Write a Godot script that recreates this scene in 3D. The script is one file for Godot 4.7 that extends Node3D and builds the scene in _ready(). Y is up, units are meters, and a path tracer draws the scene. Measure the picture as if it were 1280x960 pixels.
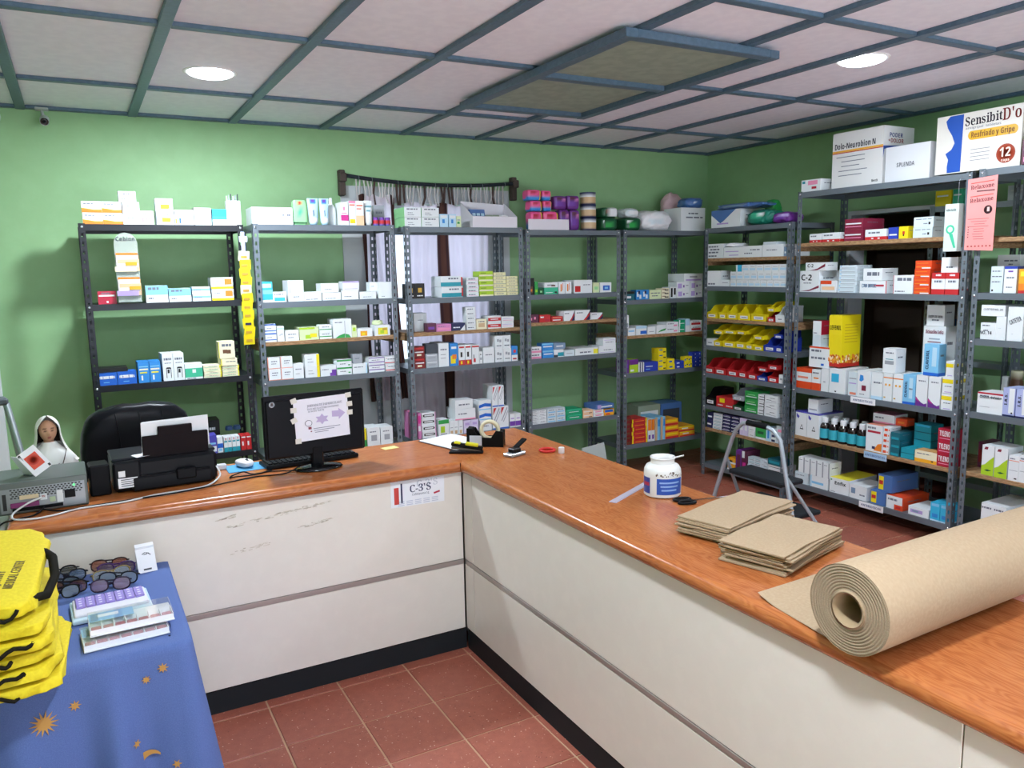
extends Node3D
# A small pharmacy: L-shaped counter, slotted-angle racks full of medicine cartons, green walls.

const PAL := {
	"white": "dfe4e6", "paper": "e9e9ec", "cream": "e6dfc0", "lemoncream": "e4dfae", "ice": "ccd8de", "pale": "cfdcae", "grey": "9a9fa6", "silver": "a9afb6",
	"slate": "3c424b", "steel": "7b93ad", "black": "17171a", "red": "c0272b", "crimson": "b01f3a", "darkred": "7c1d20", "wine": "7d1f3a", "vermilion": "dc4a1e",
	"orange": "e5802a", "amber": "e9a522", "gold": "c29a3a", "yellow": "e8d21c", "lemon": "e6dc3c", "lime": "a8cc2e", "green": "2f9a4a", "mint": "93d694",
	"jade": "3fb58e", "dkjade": "1d7a66", "emerald": "159a6a", "dkgreen": "1c5232", "sage": "93a08c", "teal": "1f93a4", "dkteal": "16606e", "cyan": "35b0d8",
	"sky": "7ebfe4", "ltblue": "b4d6ea", "azure": "2f86cf", "blue": "1f5fc0", "royal": "2a3fa6", "navy": "1d2450", "indigo": "4a46a8", "denim": "4a6fa8",
	"periwinkle": "a9b2dc", "violet": "6f3fa0", "purple": "6a2f86", "lilac": "b09bd0", "lavender": "cdc4e0", "plum": "5c2740", "orchid": "d07fb4", "magenta": "cc2f8c",
	"pink": "e58fb0", "hotpink": "e4568e", "blush": "dcb8bc", "salmon": "e0876e", "peach": "ecc39c", "sand": "c9ab84", "sandy": "cf9a5a", "brown": "6b4630",
	"kraft": "b39a72", "text": "6a6f7c", "text_w": "e8ecf2"}
const RACKS := {
	"A": {"from": 0.04, "to": 0.945, "levels": [2.05, 1.59, 1.112, 0.628]},
	"B": {"from": 1, "to": 1.94, "levels": [2.058, 1.567, 1.312, 1.062, 0.541]},
	"C": {"from": 2.015, "to": 2.945, "levels": [2.052, 1.557, 1.316, 1.062, 0.553]},
	"D": {"from": 2.97, "to": 3.84, "levels": [2.038, 1.553, 1.341, 1.064, 0.552]},
	"E": {"from": 3.87, "to": 4.75, "levels": [2.04, 1.482, 1.191, 0.882, 0.28]},
	"F": {"from": -4.985, "to": -4.09, "levels": [2.045, 1.806, 1.582, 1.322, 1.098, 0.868, 0.602, 0.41, 0.103]},
	"G": {"from": -4.04, "to": -2.79, "levels": [2.246, 1.893, 1.551, 0.859, 0.508, 0.156]},
	"H": {"from": -2.755, "to": -1.55, "levels": [2.255, 1.875, 1.566, 1.302, 0.875, 0.515, 0.139]},
}
const STYLES := [
	["white", "", "", [["orange", [0, 0, 1, 0, 1, 0.22, 0.6, 0.2, 0.3, 0.3, 0, 0.36]], ["amber", [0, 0.36, 0.3, 0.3, 0.6, 0.2, 1, 0.22, 1, 0.28, 0.6, 0.27, 0.3, 0.36, 0, 0.42]], ["text", 0.1, 0.72, 0.6, 0.82]]],
	["white", "", "", [["text", 0.25, 0.55, 0.7, 0.66], ["text", 0.25, 0.3, 0.5, 0.38]]],
	["white", "", "", [["text", 0.25, 0.68, 0.7, 0.8], ["text", 0.1, 0.2, 0.4, 0.3], ["lilac", 0.1, 0.45, 0.5, 0.5]]],
	["white", "", "", [["pink", 0.12, 0.15, 0.3, 0.5], ["pink", 0.38, 0.15, 0.56, 0.5], ["pink", 0.64, 0.15, 0.82, 0.5], ["text", 0.1, 0.75, 0.5, 0.83]]],
	["white", "", "", [["yellow", 0.3, 0.25, 0.8, 0.55], ["amber", 0.3, 0.2, 0.75, 0.28], ["text", 0.3, 0.75, 0.7, 0.83]]],
	["white", "", "", [["orange", 0.02, 0.1, 0.1, 0.4], ["blue", 0.22, 0.1, 0.32, 0.45]]],
	["white", "", "", [["pink", 0.05, 0.38, 0.95, 0.42], ["lilac", 0.1, 0.6, 0.6, 0.64]]],
	["teal", "", "", [["white", 0, 0, 1, 0.35], ["cyan", 0, 0.35, 1, 0.55], ["teal", 0, 0.62, 1, 0.66]]],
	["white", "", "", []],
	["crimson", "", "", [["white", 0.05, 0.6, 0.9, 0.72], ["white", 0.45, 0.1, 0.55, 0.25], ["text", 0.2, 0.8, 0.7, 0.9]]],
	["white", "", "", [["sky", 0, 0.45, 1, 1], ["text", 0.1, 0.75, 0.6, 0.9], ["text", 0.1, 0.2, 0.35, 0.3]]],
	["white", "", "", [["sky", 0, 0.45, 1, 0.75], ["text", 0.1, 0.5, 0.5, 0.6]]],
	["white", "", "", [["orange", 0.62, 0.35, 0.95, 0.85], ["yellow", 0, 0, 1, 0.2], ["text", 0.1, 0.6, 0.4, 0.68]]],
	["blue", "", "", [["text_w", 0.15, 0.5, 0.85, 0.72], ["sky", 0.3, 0.2, 0.6, 0.25]]],
	["azure", "", "", [["cream", 0.1, 0.6, 0.9, 0.68], ["lemon", 0.15, 0.45, 0.8, 0.52], ["white", 0.25, 0.12, 0.4, 0.35], ["sky", 0.1, 0.75, 0.9, 0.8]]],
	["white", "", "", [["text", 0.15, 0.76, 0.85, 0.84], ["text", 0.2, 0.64, 0.8, 0.67], ["black", 0.3, 0.1, 0.36, 0.48], ["black", 0.72, 0.1, 0.78, 0.48], ["black", 0.36, 0.44, 0.72, 0.5], ["black", 0.42, 0.28, 0.62, 0.42]]],
	["white", "", "", [["jade", 0, 0.12, 1, 0.7], ["white", 0.42, 0.4, 0.62, 0.62], ["text", 0.1, 0.02, 0.6, 0.08]]],
	["cream", "", "", [["jade", 0.05, 0.3, 0.8, 0.4], ["lemon", 0.92, 0, 1, 1], ["text", 0.3, 0.6, 0.8, 0.7]]],
	["cream", "", "", [["text", 0.3, 0.5, 0.9, 0.6], ["lemon", 0, 0, 0.06, 1]]],
	["cream", "", "", [["brown", 0.25, 0.3, 0.52, 0.52], ["brown", 0.48, 0.28, 0.75, 0.5], ["text", 0.2, 0.7, 0.8, 0.85], ["lemon", 0, 0, 0.04, 1]]],
	["black", "", "", []],
	["black", "", "", [["gold", 0.15, 0.2, 0.85, 0.35], ["text_w", 0.3, 0.65, 0.7, 0.75]]],
	["indigo", "", "", [["sky", 0.1, 0.5, 0.9, 0.6], ["white", 0.6, 0.1, 0.95, 0.4]]],
	["white", "", "", [["blue", 0, 0.3, 1, 0.6], ["sky", 0.2, 0.1, 0.8, 0.25]]],
	["white", "", "", [["teal", 0, 0, 1, 0.3], ["teal", 0.1, 0.65, 0.9, 0.75], ["crimson", 0.4, 0.8, 0.6, 0.95]]],
	["red", "", "", [["white", 0.2, 0.3, 0.5, 0.6], ["white", 0.1, 0.85, 0.9, 0.93]]],
	["denim", "", "", []],
	["white", "", "", [["text", 0.74, 0.5, 0.8, 0.62], ["text", 0.86, 0.5, 0.95, 0.62]]],
	["mint", "", "", [["green", 0.3, 0.3, 0.75, 0.75], ["jade", 0.42, 0.4, 0.62, 0.65], ["dkgreen", 0, 0.02, 1, 0.12], ["red", 0.5, 0.82, 0.62, 0.95]]],
	["ltblue", "", "", [["azure", 0.2, 0.8, 0.8, 0.95], ["violet", 0.35, 0.85, 0.65, 0.95], ["navy", 0.4, 0.35, 0.6, 0.6], ["white", 0.1, 0.1, 0.9, 0.3]]],
	["white", "", "", [["sky", 0.2, 0.55, 0.8, 0.6], ["text", 0.25, 0.3, 0.7, 0.35]]],
	["white", "", "", [["magenta", 0, 0.2, 1, 0.45], ["pink", 0.3, 0.65, 0.6, 0.8], ["pink", 0.1, 0.5, 0.8, 0.55]]],
	["white", "", "", [["yellow", 0.1, 0.08, 0.9, 0.25], ["salmon", 0.1, 0.8, 0.9, 0.86], ["pink", 0, 0.9, 1, 1]]],
	["white", "", "", [["peach", 0, 0, 1, 0.4], ["salmon", 0.1, 0.78, 0.9, 0.84], ["salmon", 0.1, 0.65, 0.7, 0.7]]],
	["white", "", "", [["teal", 0.1, 0.75, 0.9, 0.82], ["teal", 0.2, 0.6, 0.8, 0.64]]],
	["grey", "", "", [["text", 0.2, 0.6, 0.8, 0.7]]],
	["violet", "", "", [["red", 0.2, 0.3, 0.8, 0.6], ["blue", 0, 0.05, 1, 0.2]]],
	["cyan", "", "", [["sky", 0, 0.4, 1, 0.6], ["white", 0, 0, 1, 0.12], ["ltblue", 0.1, 0.7, 0.9, 0.9]]],
	["white", "", "", [["cyan", 0.1, 0.1, 0.9, 0.45], ["text", 0.1, 0.7, 0.8, 0.8]]],
	["white", "", "", [["grey", 0.08, 0.4, 0.12, 0.95], ["text", 0.3, 0.2, 0.7, 0.24]]],
	["white", "", "", [["text", 0.1, 0.15, 0.8, 0.22]]],
	["white", "", "", [["text", 0.15, 0.2, 0.7, 0.27]]],
	["white", "", "", [["text", 0.2, 0.3, 0.6, 0.37]]],
	["white", "", "", [["text", 0.15, 0.3, 0.6, 0.38]]],
	["white", "", "", [["lilac", 0, 0.85, 1, 1], ["lilac", 0.1, 0.15, 0.9, 0.2]]],
	["white", "", "", [["text", 0.2, 0.25, 0.7, 0.32]]],
	["white", "", "", [["text", 0.2, 0.5, 0.6, 0.56]]],
	["white", "", "", [["text", 0.2, 0.1, 0.4, 0.14]]],
	["white", "", "", [["blue", 0, 0.86, 1, 1], ["blue", 0, 0.2, 1, 0.3], ["text", 0.2, 0.5, 0.6, 0.56]]],
	["white", "", "", [["grey", 0.2, 0.4, 0.5, 0.44], ["grey", 0.45, 0.45, 0.8, 0.5], ["ltblue", 0, 0.8, 1, 0.9]]],
	["white", "", "", [["text", 0.2, 0.6, 0.8, 0.68], ["text", 0.2, 0.3, 0.6, 0.36]]],
	["pale", "", "", [["lime", 0.3, 0.1, 0.6, 0.4], ["yellow", 0.55, 0.2, 0.9, 0.5], ["lime", 0, 0.85, 0.8, 1]]],
	["white", "", "", [["green", 0, 0.3, 1, 0.42], ["text", 0.2, 0.65, 0.8, 0.75]]],
	["white", "", "", [["green", [0.1, 0, 0.95, 0, 0.85, 0.16, 0.6, 0.23, 0.3, 0.14]], ["grey", 0.62, 0, 0.65, 0.9], ["text", 0.1, 0.8, 0.5, 0.85]]],
	["pale", "", "", [["lime", 0.2, 0.5, 0.8, 0.8]]],
	["white", "", "", [["amber", 0.2, 0.1, 0.65, 0.7], ["yellow", 0.3, 0.2, 0.5, 0.5]]],
	["white", "", "", [["lemon", 0.2, 0.1, 0.85, 0.75], ["lime", 0.35, 0.2, 0.6, 0.5], ["gold", 0.5, 0.5, 0.8, 0.7]]],
	["pale", "", "", []],
	["white", "", "", [["salmon", 0, 0, 0.06, 1], ["salmon", 0, 0, 1, 0.05], ["text", 0.3, 0.6, 0.8, 0.68], ["text", 0.3, 0.4, 0.7, 0.46]]],
	["white", "", "", [["text", 0.2, 0.6, 0.8, 0.66], ["grey", 0.2, 0.3, 0.6, 0.34]]],
	["white", "", "", [["yellow", 0.8, 0, 1, 1], ["grey", 0.2, 0.55, 0.5, 0.6], ["text", 0.2, 0.3, 0.6, 0.35]]],
	["white", "", "", [["violet", 0.72, 0, 1, 0.6], ["violet", 0.6, 0, 0.8, 0.3], ["text", 0.1, 0.6, 0.5, 0.68]]],
	["white", "", "", [["green", 0, 0.8, 1, 1], ["green", 0.75, 0.2, 0.9, 0.35], ["text", 0.2, 0.4, 0.6, 0.5]]],
	["white", "", "", [["text", 0.1, 0.6, 0.7, 0.68], ["ltblue", 0.9, 0, 1, 1]]],
	["grey", "", "", [["text", 0.2, 0.5, 0.7, 0.6]]],
	["white", "", "", [["violet", 0, 0.3, 1, 0.42], ["violet", 0, 0.9, 1, 1], ["text", 0.2, 0.6, 0.7, 0.68]]],
	["white", "", "", [["red", 0, 0.08, 1, 0.22], ["text", 0.2, 0.6, 0.8, 0.72], ["red", 0.1, 0.7, 0.16, 0.8]]],
	["yellow", "", "", [["green", 0, 0, 1, 0.4]]],
	["white", "", "", [["grey", 0.3, 0.3, 0.75, 0.6], ["text", 0.2, 0.75, 0.7, 0.8]]],
	["white", "mint", "mint", [["text", 0.15, 0.75, 0.8, 0.88], ["text", 0.2, 0.4, 0.5, 0.46], ["text", 0.2, 0.2, 0.6, 0.26]]],
	["ltblue", "", "", [["azure", 0.3, 0.3, 0.6, 0.6], ["white", 0.1, 0.7, 0.9, 0.9]]],
	["pale", "", "", [["green", 0.2, 0.3, 0.7, 0.5], ["grey", 0.2, 0.6, 0.8, 0.7]]],
	["black", "", "", [["gold", 0.3, 0.4, 0.7, 0.7], ["text_w", 0.2, 0.15, 0.8, 0.22]]],
	["white", "", "", [["teal", 0, 0.03, 1, 0.42], ["text", 0.35, 0.7, 0.8, 0.85], ["red", 0.93, 0.1, 1, 0.9]]],
	["white", "", "", [["text", 0.15, 0.4, 0.75, 0.65], ["pink", 0.05, 0.2, 0.9, 0.28]]],
	["lime", "", "", [["cream", 0, 0, 1, 0.3], ["dkgreen", 0.1, 0.6, 0.5, 0.7]]],
	["lemoncream", "", "", [["grey", 0, 0, 1, 0.1], ["text", 0.2, 0.45, 0.8, 0.6]]],
	["white", "", "", [["text", 0.3, 0.6, 0.7, 0.64]]],
	["plum", "", "", [["violet", 0.1, 0.3, 0.8, 0.6]]],
	["orchid", "", "", [["pink", 0.1, 0.2, 0.9, 0.5], ["text", 0.1, 0.65, 0.6, 0.75]]],
	["navy", "", "", [["white", [0.6, 0, 1, 0, 1, 0.8]], ["text_w", 0.1, 0.35, 0.6, 0.5]]],
	["white", "", "", [["text", 0.15, 0.4, 0.8, 0.6]]],
	["cream", "", "", [["sand", 0.2, 0.2, 0.8, 0.6], ["text", 0.2, 0.7, 0.8, 0.8]]],
	["white", "", "", [["red", 0, 0.2, 1, 0.7], ["white", 0.2, 0.4, 0.8, 0.52]]],
	["white", "", "", [["pink", 0.1, 0.3, 0.9, 0.38], ["lilac", 0.1, 0.6, 0.9, 0.68]]],
	["darkred", "", "", [["white", 0.1, 0.45, 0.9, 0.55], ["cream", 0.3, 0.15, 0.7, 0.32], ["red", 0.1, 0.75, 0.9, 0.9]]],
	["silver", "", "", [["grey", 0.2, 0.3, 0.8, 0.5], ["white", 0.1, 0.7, 0.9, 0.8]]],
	["slate", "", "", []],
	["white", "", "", [["text", 0.2, 0.7, 0.8, 0.76], ["grey", 0.2, 0.5, 0.7, 0.53], ["grey", 0.2, 0.35, 0.7, 0.38]]],
	["azure", "", "", [["yellow", 0.1, 0.1, 0.7, 0.45], ["orange", 0.3, 0.3, 0.8, 0.5], ["white", 0.2, 0.75, 0.8, 0.85]]],
	["white", "", "", [["red", 0, 0, 1, 0.25], ["black", 0.3, 0.4, 0.6, 0.65], ["yellow", 0.3, 0.05, 0.6, 0.2], ["red", 0.1, 0.85, 0.9, 0.93]]],
	["white", "", "", [["red", 0.2, 0.1, 0.5, 0.3], ["black", 0.2, 0.3, 0.3, 0.5], ["red", 0, 0.88, 1, 0.95]]],
	["white", "", "", [["grey", 0.2, 0.3, 0.8, 0.5], ["black", 0.3, 0.7, 0.6, 0.8]]],
	["white", "", "", [["text", 0.2, 0.5, 0.8, 0.56]]],
	["white", "", "", [["grey", 0.25, 0.55, 0.5, 0.75], ["grey", 0.55, 0.5, 0.8, 0.7], ["text", 0.2, 0.2, 0.8, 0.28]]],
	["azure", "", "", [["white", 0, 0, 1, 0.4], ["red", 0.3, 0.55, 0.7, 0.75], ["crimson", 0.2, 0.1, 0.8, 0.2]]],
	["orchid", "", "", [["white", 0.6, 0, 0.9, 0.9], ["magenta", 0.1, 0.3, 0.5, 0.6]]],
	["orchid", "", "", [["white", 0.1, 0.3, 0.8, 0.5], ["magenta", 0.1, 0.6, 0.9, 0.9]]],
	["white", "", "", [["black", 0.15, 0.35, 0.85, 0.45], ["black", 0.15, 0.65, 0.85, 0.75], ["black", 0.1, 0.4, 0.2, 0.7], ["black", 0.8, 0.4, 0.9, 0.7], ["orchid", 0.95, 0, 1, 1]]],
	["white", "", "", [["green", 0, 0.75, 1, 1], ["lime", 0.2, 0.2, 0.6, 0.6], ["text", 0.2, 0.1, 0.8, 0.15]]],
	["white", "", "", [["sand", 0.2, 0.05, 0.8, 0.3], ["grey", 0.2, 0.5, 0.8, 0.55]]],
	["lavender", "", "", [["white", 0.2, 0.2, 0.8, 0.4], ["lilac", 0.2, 0.6, 0.8, 0.8]]],
	["white", "", "", [["pink", 0, 0, 1, 0.12], ["text", 0.15, 0.5, 0.6, 0.6]]],
	["white", "", "", [["text", 0.2, 0.4, 0.8, 0.55]]],
	["white", "", "", [["text", 0.2, 0.4, 0.7, 0.5]]],
	["white", "", "", [["blue", [0, 0.25, 0.5, 0.4, 1, 0.3, 1, 0.62, 0.5, 0.72, 0, 0.55]], ["sky", 0, 0.05, 1, 0.15]]],
	["white", "", "", [["red", [0.05, 0.62, 0.5, 0.95, 0.15, 0.95]], ["grey", [0.1, 0.35, 0.2, 0.35, 0.9, 0.9, 0.8, 0.95]], ["grey", [0.3, 0.3, 0.4, 0.3, 0.95, 0.75, 0.95, 0.82]], ["blue", 0, 0, 1, 0.06]]],
	["white", "", "", [["violet", 0, 0.1, 1, 0.45], ["lilac", 0.2, 0.6, 0.8, 0.7]]],
	["black", "", "", [["brown", 0.3, 0.1, 0.7, 0.5], ["orange", 0.3, 0.2, 0.6, 0.35]]],
	["green", "", "", [["lime", 0.2, 0.2, 0.8, 0.4]]],
	["dkgreen", "", "", [["mint", 0.3, 0.3, 0.7, 0.6]]],
	["jade", "", "", [["white", 0.1, 0.2, 0.6, 0.3], ["black", 0.75, 0.15, 0.92, 0.4]]],
	["white", "", "", [["grey", 0.2, 0.3, 0.7, 0.6], ["brown", 0.5, 0.2, 0.8, 0.5]]],
	["white", "", "", [["orange", 0.3, 0.2, 0.5, 0.8], ["salmon", 0.6, 0.3, 0.7, 0.9]]],
	["white", "", "", [["red", 0.05, 0.1, 0.35, 0.55], ["text", 0.5, 0.6, 0.9, 0.66]]],
	["pale", "", "", [["mint", 0.2, 0.3, 0.8, 0.6]]],
	["white", "", "", [["blue", 0.25, 0.2, 0.85, 0.7], ["sky", 0.4, 0.35, 0.7, 0.55]]],
	["plum", "", "", [["pink", 0.1, 0.3, 0.3, 0.6], ["pink", 0.5, 0.4, 0.7, 0.7]]],
	["red", "", "", [["white", 0.1, 0.6, 0.4, 0.8], ["crimson", 0.5, 0.1, 0.9, 0.4]]],
	["red", "", "", [["white", 0.1, 0.2, 0.8, 0.4], ["salmon", 0.1, 0.7, 0.9, 0.9]]],
	["white", "", "", [["navy", [0.62, 0, 0.95, 0, 1, 0.1, 1, 0.95]], ["red", [0.55, 0, 0.72, 0, 1, 0.55, 1, 0.75]], ["text", 0.1, 0.7, 0.5, 0.8]]],
	["white", "", "", [["pink", 0, 0, 1, 0.35], ["text", 0.15, 0.5, 0.85, 0.72]]],
	["azure", "", "", [["white", 0.1, 0.45, 0.9, 0.62], ["sky", 0, 0.8, 1, 1]]],
	["white", "", "", [["teal", 0.4, 0.1, 1, 0.6], ["slate", 0, 0, 0.4, 0.3]]],
	["steel", "", "", [["white", 0.2, 0.4, 0.8, 0.6]]],
	["ice", "", "", [["grey", 0.2, 0.4, 0.8, 0.5]]],
	["white", "", "", [["lemon", 0.8, 0.1, 1, 0.8], ["text", 0.2, 0.3, 0.7, 0.5]]],
	["white", "", "", [["text", 0.3, 0.4, 0.8, 0.5], ["lilac", 0.1, 0.1, 0.9, 0.15]]],
	["white", "", "", [["text", 0.2, 0.4, 0.8, 0.5], ["lilac", 0.1, 0.7, 0.9, 0.75]]],
	["white", "", "", [["grey", 0.1, 0.2, 0.9, 0.3], ["text", 0.2, 0.6, 0.8, 0.75]]],
	["ice", "", "", [["sky", 0.1, 0.1, 0.9, 0.35], ["text", 0.2, 0.6, 0.8, 0.75]]],
	["emerald", "", "", [["white", 0.2, 0.4, 0.8, 0.5], ["jade", 0.1, 0.75, 0.9, 0.9]]],
	["peach", "", "", [["white", 0.1, 0.5, 0.7, 0.7], ["brown", 0.6, 0.1, 0.9, 0.3]]],
	["white", "", "", [["pink", 0.2, 0.2, 0.8, 0.5], ["salmon", 0.1, 0.7, 0.9, 0.85]]],
	["amber", "", "", [["blue", 0.1, 0.5, 0.9, 0.9], ["red", 0.2, 0.1, 0.6, 0.3]]],
	["denim", "", "", [["white", 0.3, 0.3, 0.9, 0.6], ["lilac", 0.1, 0.1, 0.3, 0.9]]],
	["dkteal", "", "", [["white", 0.1, 0.2, 0.6, 0.45], ["black", 0, 0.7, 1, 1]]],
	["azure", "", "", [["white", 0.1, 0.3, 0.4, 0.8], ["white", 0.5, 0.1, 0.8, 0.5], ["navy", 0.3, 0.6, 0.6, 0.9]]],
	["pale", "", "", [["text", 0.1, 0.6, 0.9, 0.7], ["text", 0.2, 0.3, 0.7, 0.4]]],
	["cream", "", "", [["black", 0.4, 0.3, 0.9, 0.6], ["brown", 0.1, 0.6, 0.5, 0.8]]],
	["white", "", "", [["black", 0.1, 0.1, 0.4, 0.9], ["black", 0.6, 0.3, 0.9, 0.9]]],
	["white", "", "", [["lilac", 0.1, 0.2, 0.4, 0.8], ["violet", 0.5, 0.3, 0.6, 0.6], ["grey", 0.7, 0.5, 0.9, 0.6]]],
	["white", "", "", [["lilac", 0.1, 0.1, 0.9, 0.3], ["grey", 0.3, 0.5, 0.7, 0.7]]],
	["white", "", "", [["grey", 0.2, 0.4, 0.8, 0.6]]],
	["white", "", "", [["sky", 0.1, 0.5, 0.9, 0.7]]],
	["white", "", "", [["blue", 0.4, 0.1, 1, 0.45], ["ltblue", 0, 0.7, 1, 1]]],
	["white", "", "", [["grey", 0.2, 0.3, 0.8, 0.4]]],
	["white", "", "", [["green", [0.1, 0.15, 0.9, 0.35, 1, 0.6, 0.5, 0.45]]]],
	["white", "", "", [["pink", 0.6, 0.2, 0.9, 0.5], ["text", 0.1, 0.6, 0.6, 0.75]]],
	["emerald", "", "", [["white", 0, 0, 0.2, 1], ["white", 0.2, 0.4, 0.9, 0.5]]],
	["ltblue", "", "", [["white", 0, 0, 1, 0.5]]],
	["white", "", "", [["red", 0.1, 0.2, 0.9, 0.6], ["text", 0.2, 0.7, 0.8, 0.8]]],
	["purple", "", "", [["violet", 0.2, 0.4, 0.8, 0.7]]],
	["lime", "", "", [["purple", 0, 0.6, 1, 1], ["white", 0.1, 0.1, 0.5, 0.25]]],
	["white", "", "", [["navy", 0.2, 0, 0.4, 1], ["navy", 0.6, 0, 0.8, 1]]],
	["royal", "", "", [["white", 0.1, 0.5, 0.6, 0.58], ["sky", 0.1, 0.2, 0.4, 0.28]]],
	["yellow", "", "", [["black", 0.6, 0.2, 0.9, 0.4], ["blue", 0.1, 0.6, 0.5, 0.8]]],
	["yellow", "", "", [["blue", 0.3, 0.3, 0.7, 0.6]]],
	["royal", "", "", [["white", 0.2, 0.3, 0.5, 0.6]]],
	["yellow", "", "", [["blue", 0.1, 0.3, 0.4, 0.6], ["black", 0.6, 0.5, 0.9, 0.7]]],
	["royal", "", "", [["white", 0.6, 0.3, 0.8, 0.6]]],
	["darkred", "", "", [["brown", 0.2, 0.2, 0.8, 0.6]]],
	["red", "", "", [["yellow", 0, 0, 0.1, 1], ["yellow", 0.9, 0, 1, 1], ["orange", 0.2, 0.3, 0.8, 0.5]]],
	["white", "", "", [["orange", 0, 0.5, 1, 1], ["violet", 0.2, 0.1, 0.8, 0.3]]],
	["sky", "", "", [["sand", 0, 0, 0.5, 1], ["azure", 0.6, 0.6, 1, 0.9]]],
	["amber", "", "", [["red", 0, 0, 1, 0.35], ["yellow", 0.1, 0.6, 0.9, 0.8]]],
	["amber", "", "", [["red", 0, 0, 1, 0.3], ["white", 0.2, 0.5, 0.6, 0.7], ["yellow", 0, 0.8, 1, 1]]],
	["sage", "", "", [["white", 0.1, 0.6, 0.9, 0.8]]],
	["denim", "", "", [["slate", 0.1, 0.2, 0.9, 0.8]]],
	["white", "", "", [["text", 0.1, 0.75, 0.7, 0.85], ["text", 0.2, 0.55, 0.8, 0.65], ["text", 0.1, 0.35, 0.7, 0.45], ["text", 0.1, 0.1, 0.6, 0.2]]],
	["white", "", "", [["lilac", 0.1, 0.55, 0.8, 0.63], ["lilac", 0.3, 0.2, 0.8, 0.28]]],
	["white", "", "", [["text", 0.1, 0.3, 0.5, 0.4], ["text", 0.4, 0.6, 0.9, 0.7]]],
	["white", "", "", [["text", 0.2, 0.5, 0.7, 0.58]]],
	["steel", "", "", [["white", 0.2, 0.3, 0.8, 0.5]]],
	["paper", "", "", []],
	["ice", "", "", []],
	["white", "", "", [["text", 0.1, 0.1, 0.6, 0.2]]],
	["white", "", "", [["ltblue", 0.1, 0.2, 0.9, 0.5], ["grey", 0.2, 0.65, 0.8, 0.7]]],
	["white", "", "", [["grey", 0.2, 0.5, 0.8, 0.6]]],
	["cyan", "", "", [["white", 0, 0, 0.3, 1]]],
	["red", "", "", [["yellow", 0.2, 0.45, 0.5, 0.85], ["text_w", 0.1, 0.15, 0.4, 0.25], ["text_w", 0.6, 0.15, 0.95, 0.25]]],
	["green", "", "", [["white", 0.1, 0.2, 0.9, 0.3], ["mint", 0.2, 0.5, 0.8, 0.6], ["dkgreen", 0, 0, 1, 0.05]]],
	["white", "", "", [["black", 0.1, 0.2, 0.9, 0.3], ["black", 0.2, 0.6, 1, 0.7], ["black", 0.9, 0, 1, 1]]],
	["white", "", "", [["black", 0.1, 0.3, 0.5, 0.36], ["black", 0.4, 0.6, 0.8, 0.66], ["grey", 0.5, 0.2, 0.9, 0.26]]],
	["navy", "", "", [["white", 0.1, 0.4, 0.9, 0.6]]],
	["white", "", "", [["teal", 0.1, 0.2, 0.9, 0.35], ["grey", 0.1, 0.6, 0.9, 0.7]]],
	["navy", "", "", [["white", 0.05, 0.3, 0.9, 0.5], ["lilac", 0.2, 0.7, 0.8, 0.8]]],
	["lavender", "", "", [["white", 0.2, 0.3, 0.8, 0.6]]],
	["green", "", "", [["white", 0, 0, 1, 0.15], ["dkgreen", 0.2, 0.4, 0.8, 0.6]]],
	["ltblue", "", "", [["azure", 0.3, 0.2, 0.7, 0.8]]],
	["white", "", "", [["navy", 0.1, 0.1, 0.9, 0.6]]],
	["ice", "", "", [["pink", 0.2, 0.3, 0.8, 0.6]]],
	["amber", "", "", [["black", 0.1, 0.2, 0.6, 0.6], ["white", 0, 0, 1, 0.3]]],
	["purple", "", "", [["plum", 0.2, 0.2, 0.8, 0.8]]],
	["plum", "", "", [["white", 0.1, 0.7, 0.6, 1], ["magenta", 0.2, 0.1, 0.8, 0.5]]],
	["ice", "", "", [["grey", 0.1, 0.2, 0.9, 0.4], ["teal", 0.1, 0.7, 0.9, 0.8]]],
	["ice", "", "", [["black", 0.3, 0.2, 0.9, 0.3], ["grey", 0.1, 0.6, 0.6, 0.7]]],
	["white", "", "", [["black", 0.05, 0.25, 0.8, 0.4]]],
	["dkteal", "", "", [["teal", 0.1, 0.3, 0.9, 0.7]]],
	["white", "", "", [["pink", 0.35, 0.55, 0.85, 0.9], ["teal", 0.05, 0.7, 0.2, 0.9], ["crimson", 0.55, 0.2, 0.8, 0.4]]],
	["white", "", "", [["red", 0, 0, 1, 0.3], ["text", 0.1, 0.65, 0.6, 0.8], ["white", 0.3, 0.08, 0.4, 0.2], ["white", 0.6, 0.08, 0.7, 0.2]]],
	["wine", "", "", [["white", 0.05, 0.5, 0.9, 0.62], ["pink", 0.05, 0.25, 0.9, 0.32]]],
	["white", "", "", [["red", 0, 0, 1, 0.3], ["text", 0.15, 0.6, 0.7, 0.75], ["white", 0.3, 0.08, 0.4, 0.2], ["white", 0.6, 0.08, 0.7, 0.2]]],
	["royal", "", "", [["white", 0.1, 0.3, 0.9, 0.42]]],
	["yellow", "", "", [["red", 0.4, 0.35, 0.65, 0.6], ["black", 0.45, 0.2, 0.6, 0.35]]],
	["ice", "", "", [["text", 0.1, 0.75, 0.9, 0.82], ["black", 0.75, 0.25, 0.85, 0.5], ["text", 0.5, 0.3, 0.7, 0.4]]],
	["white", "", "", [["wine", [0.03, 0.03, 0.5, 0.04, 1, 0.2, 1, 0.32, 0.5, 0.1]], ["text", 0.2, 0.4, 0.6, 0.44]]],
	["white", "", "", [["wine", [0.2, 0.03, 0.6, 0.05, 1, 0.5, 1, 0.85, 0.6, 0.25]]]],
	["white", "", "", [["vermilion", 0, 0.7, 0.7, 1], ["peach", 0.1, 0.2, 0.9, 0.5]]],
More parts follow.
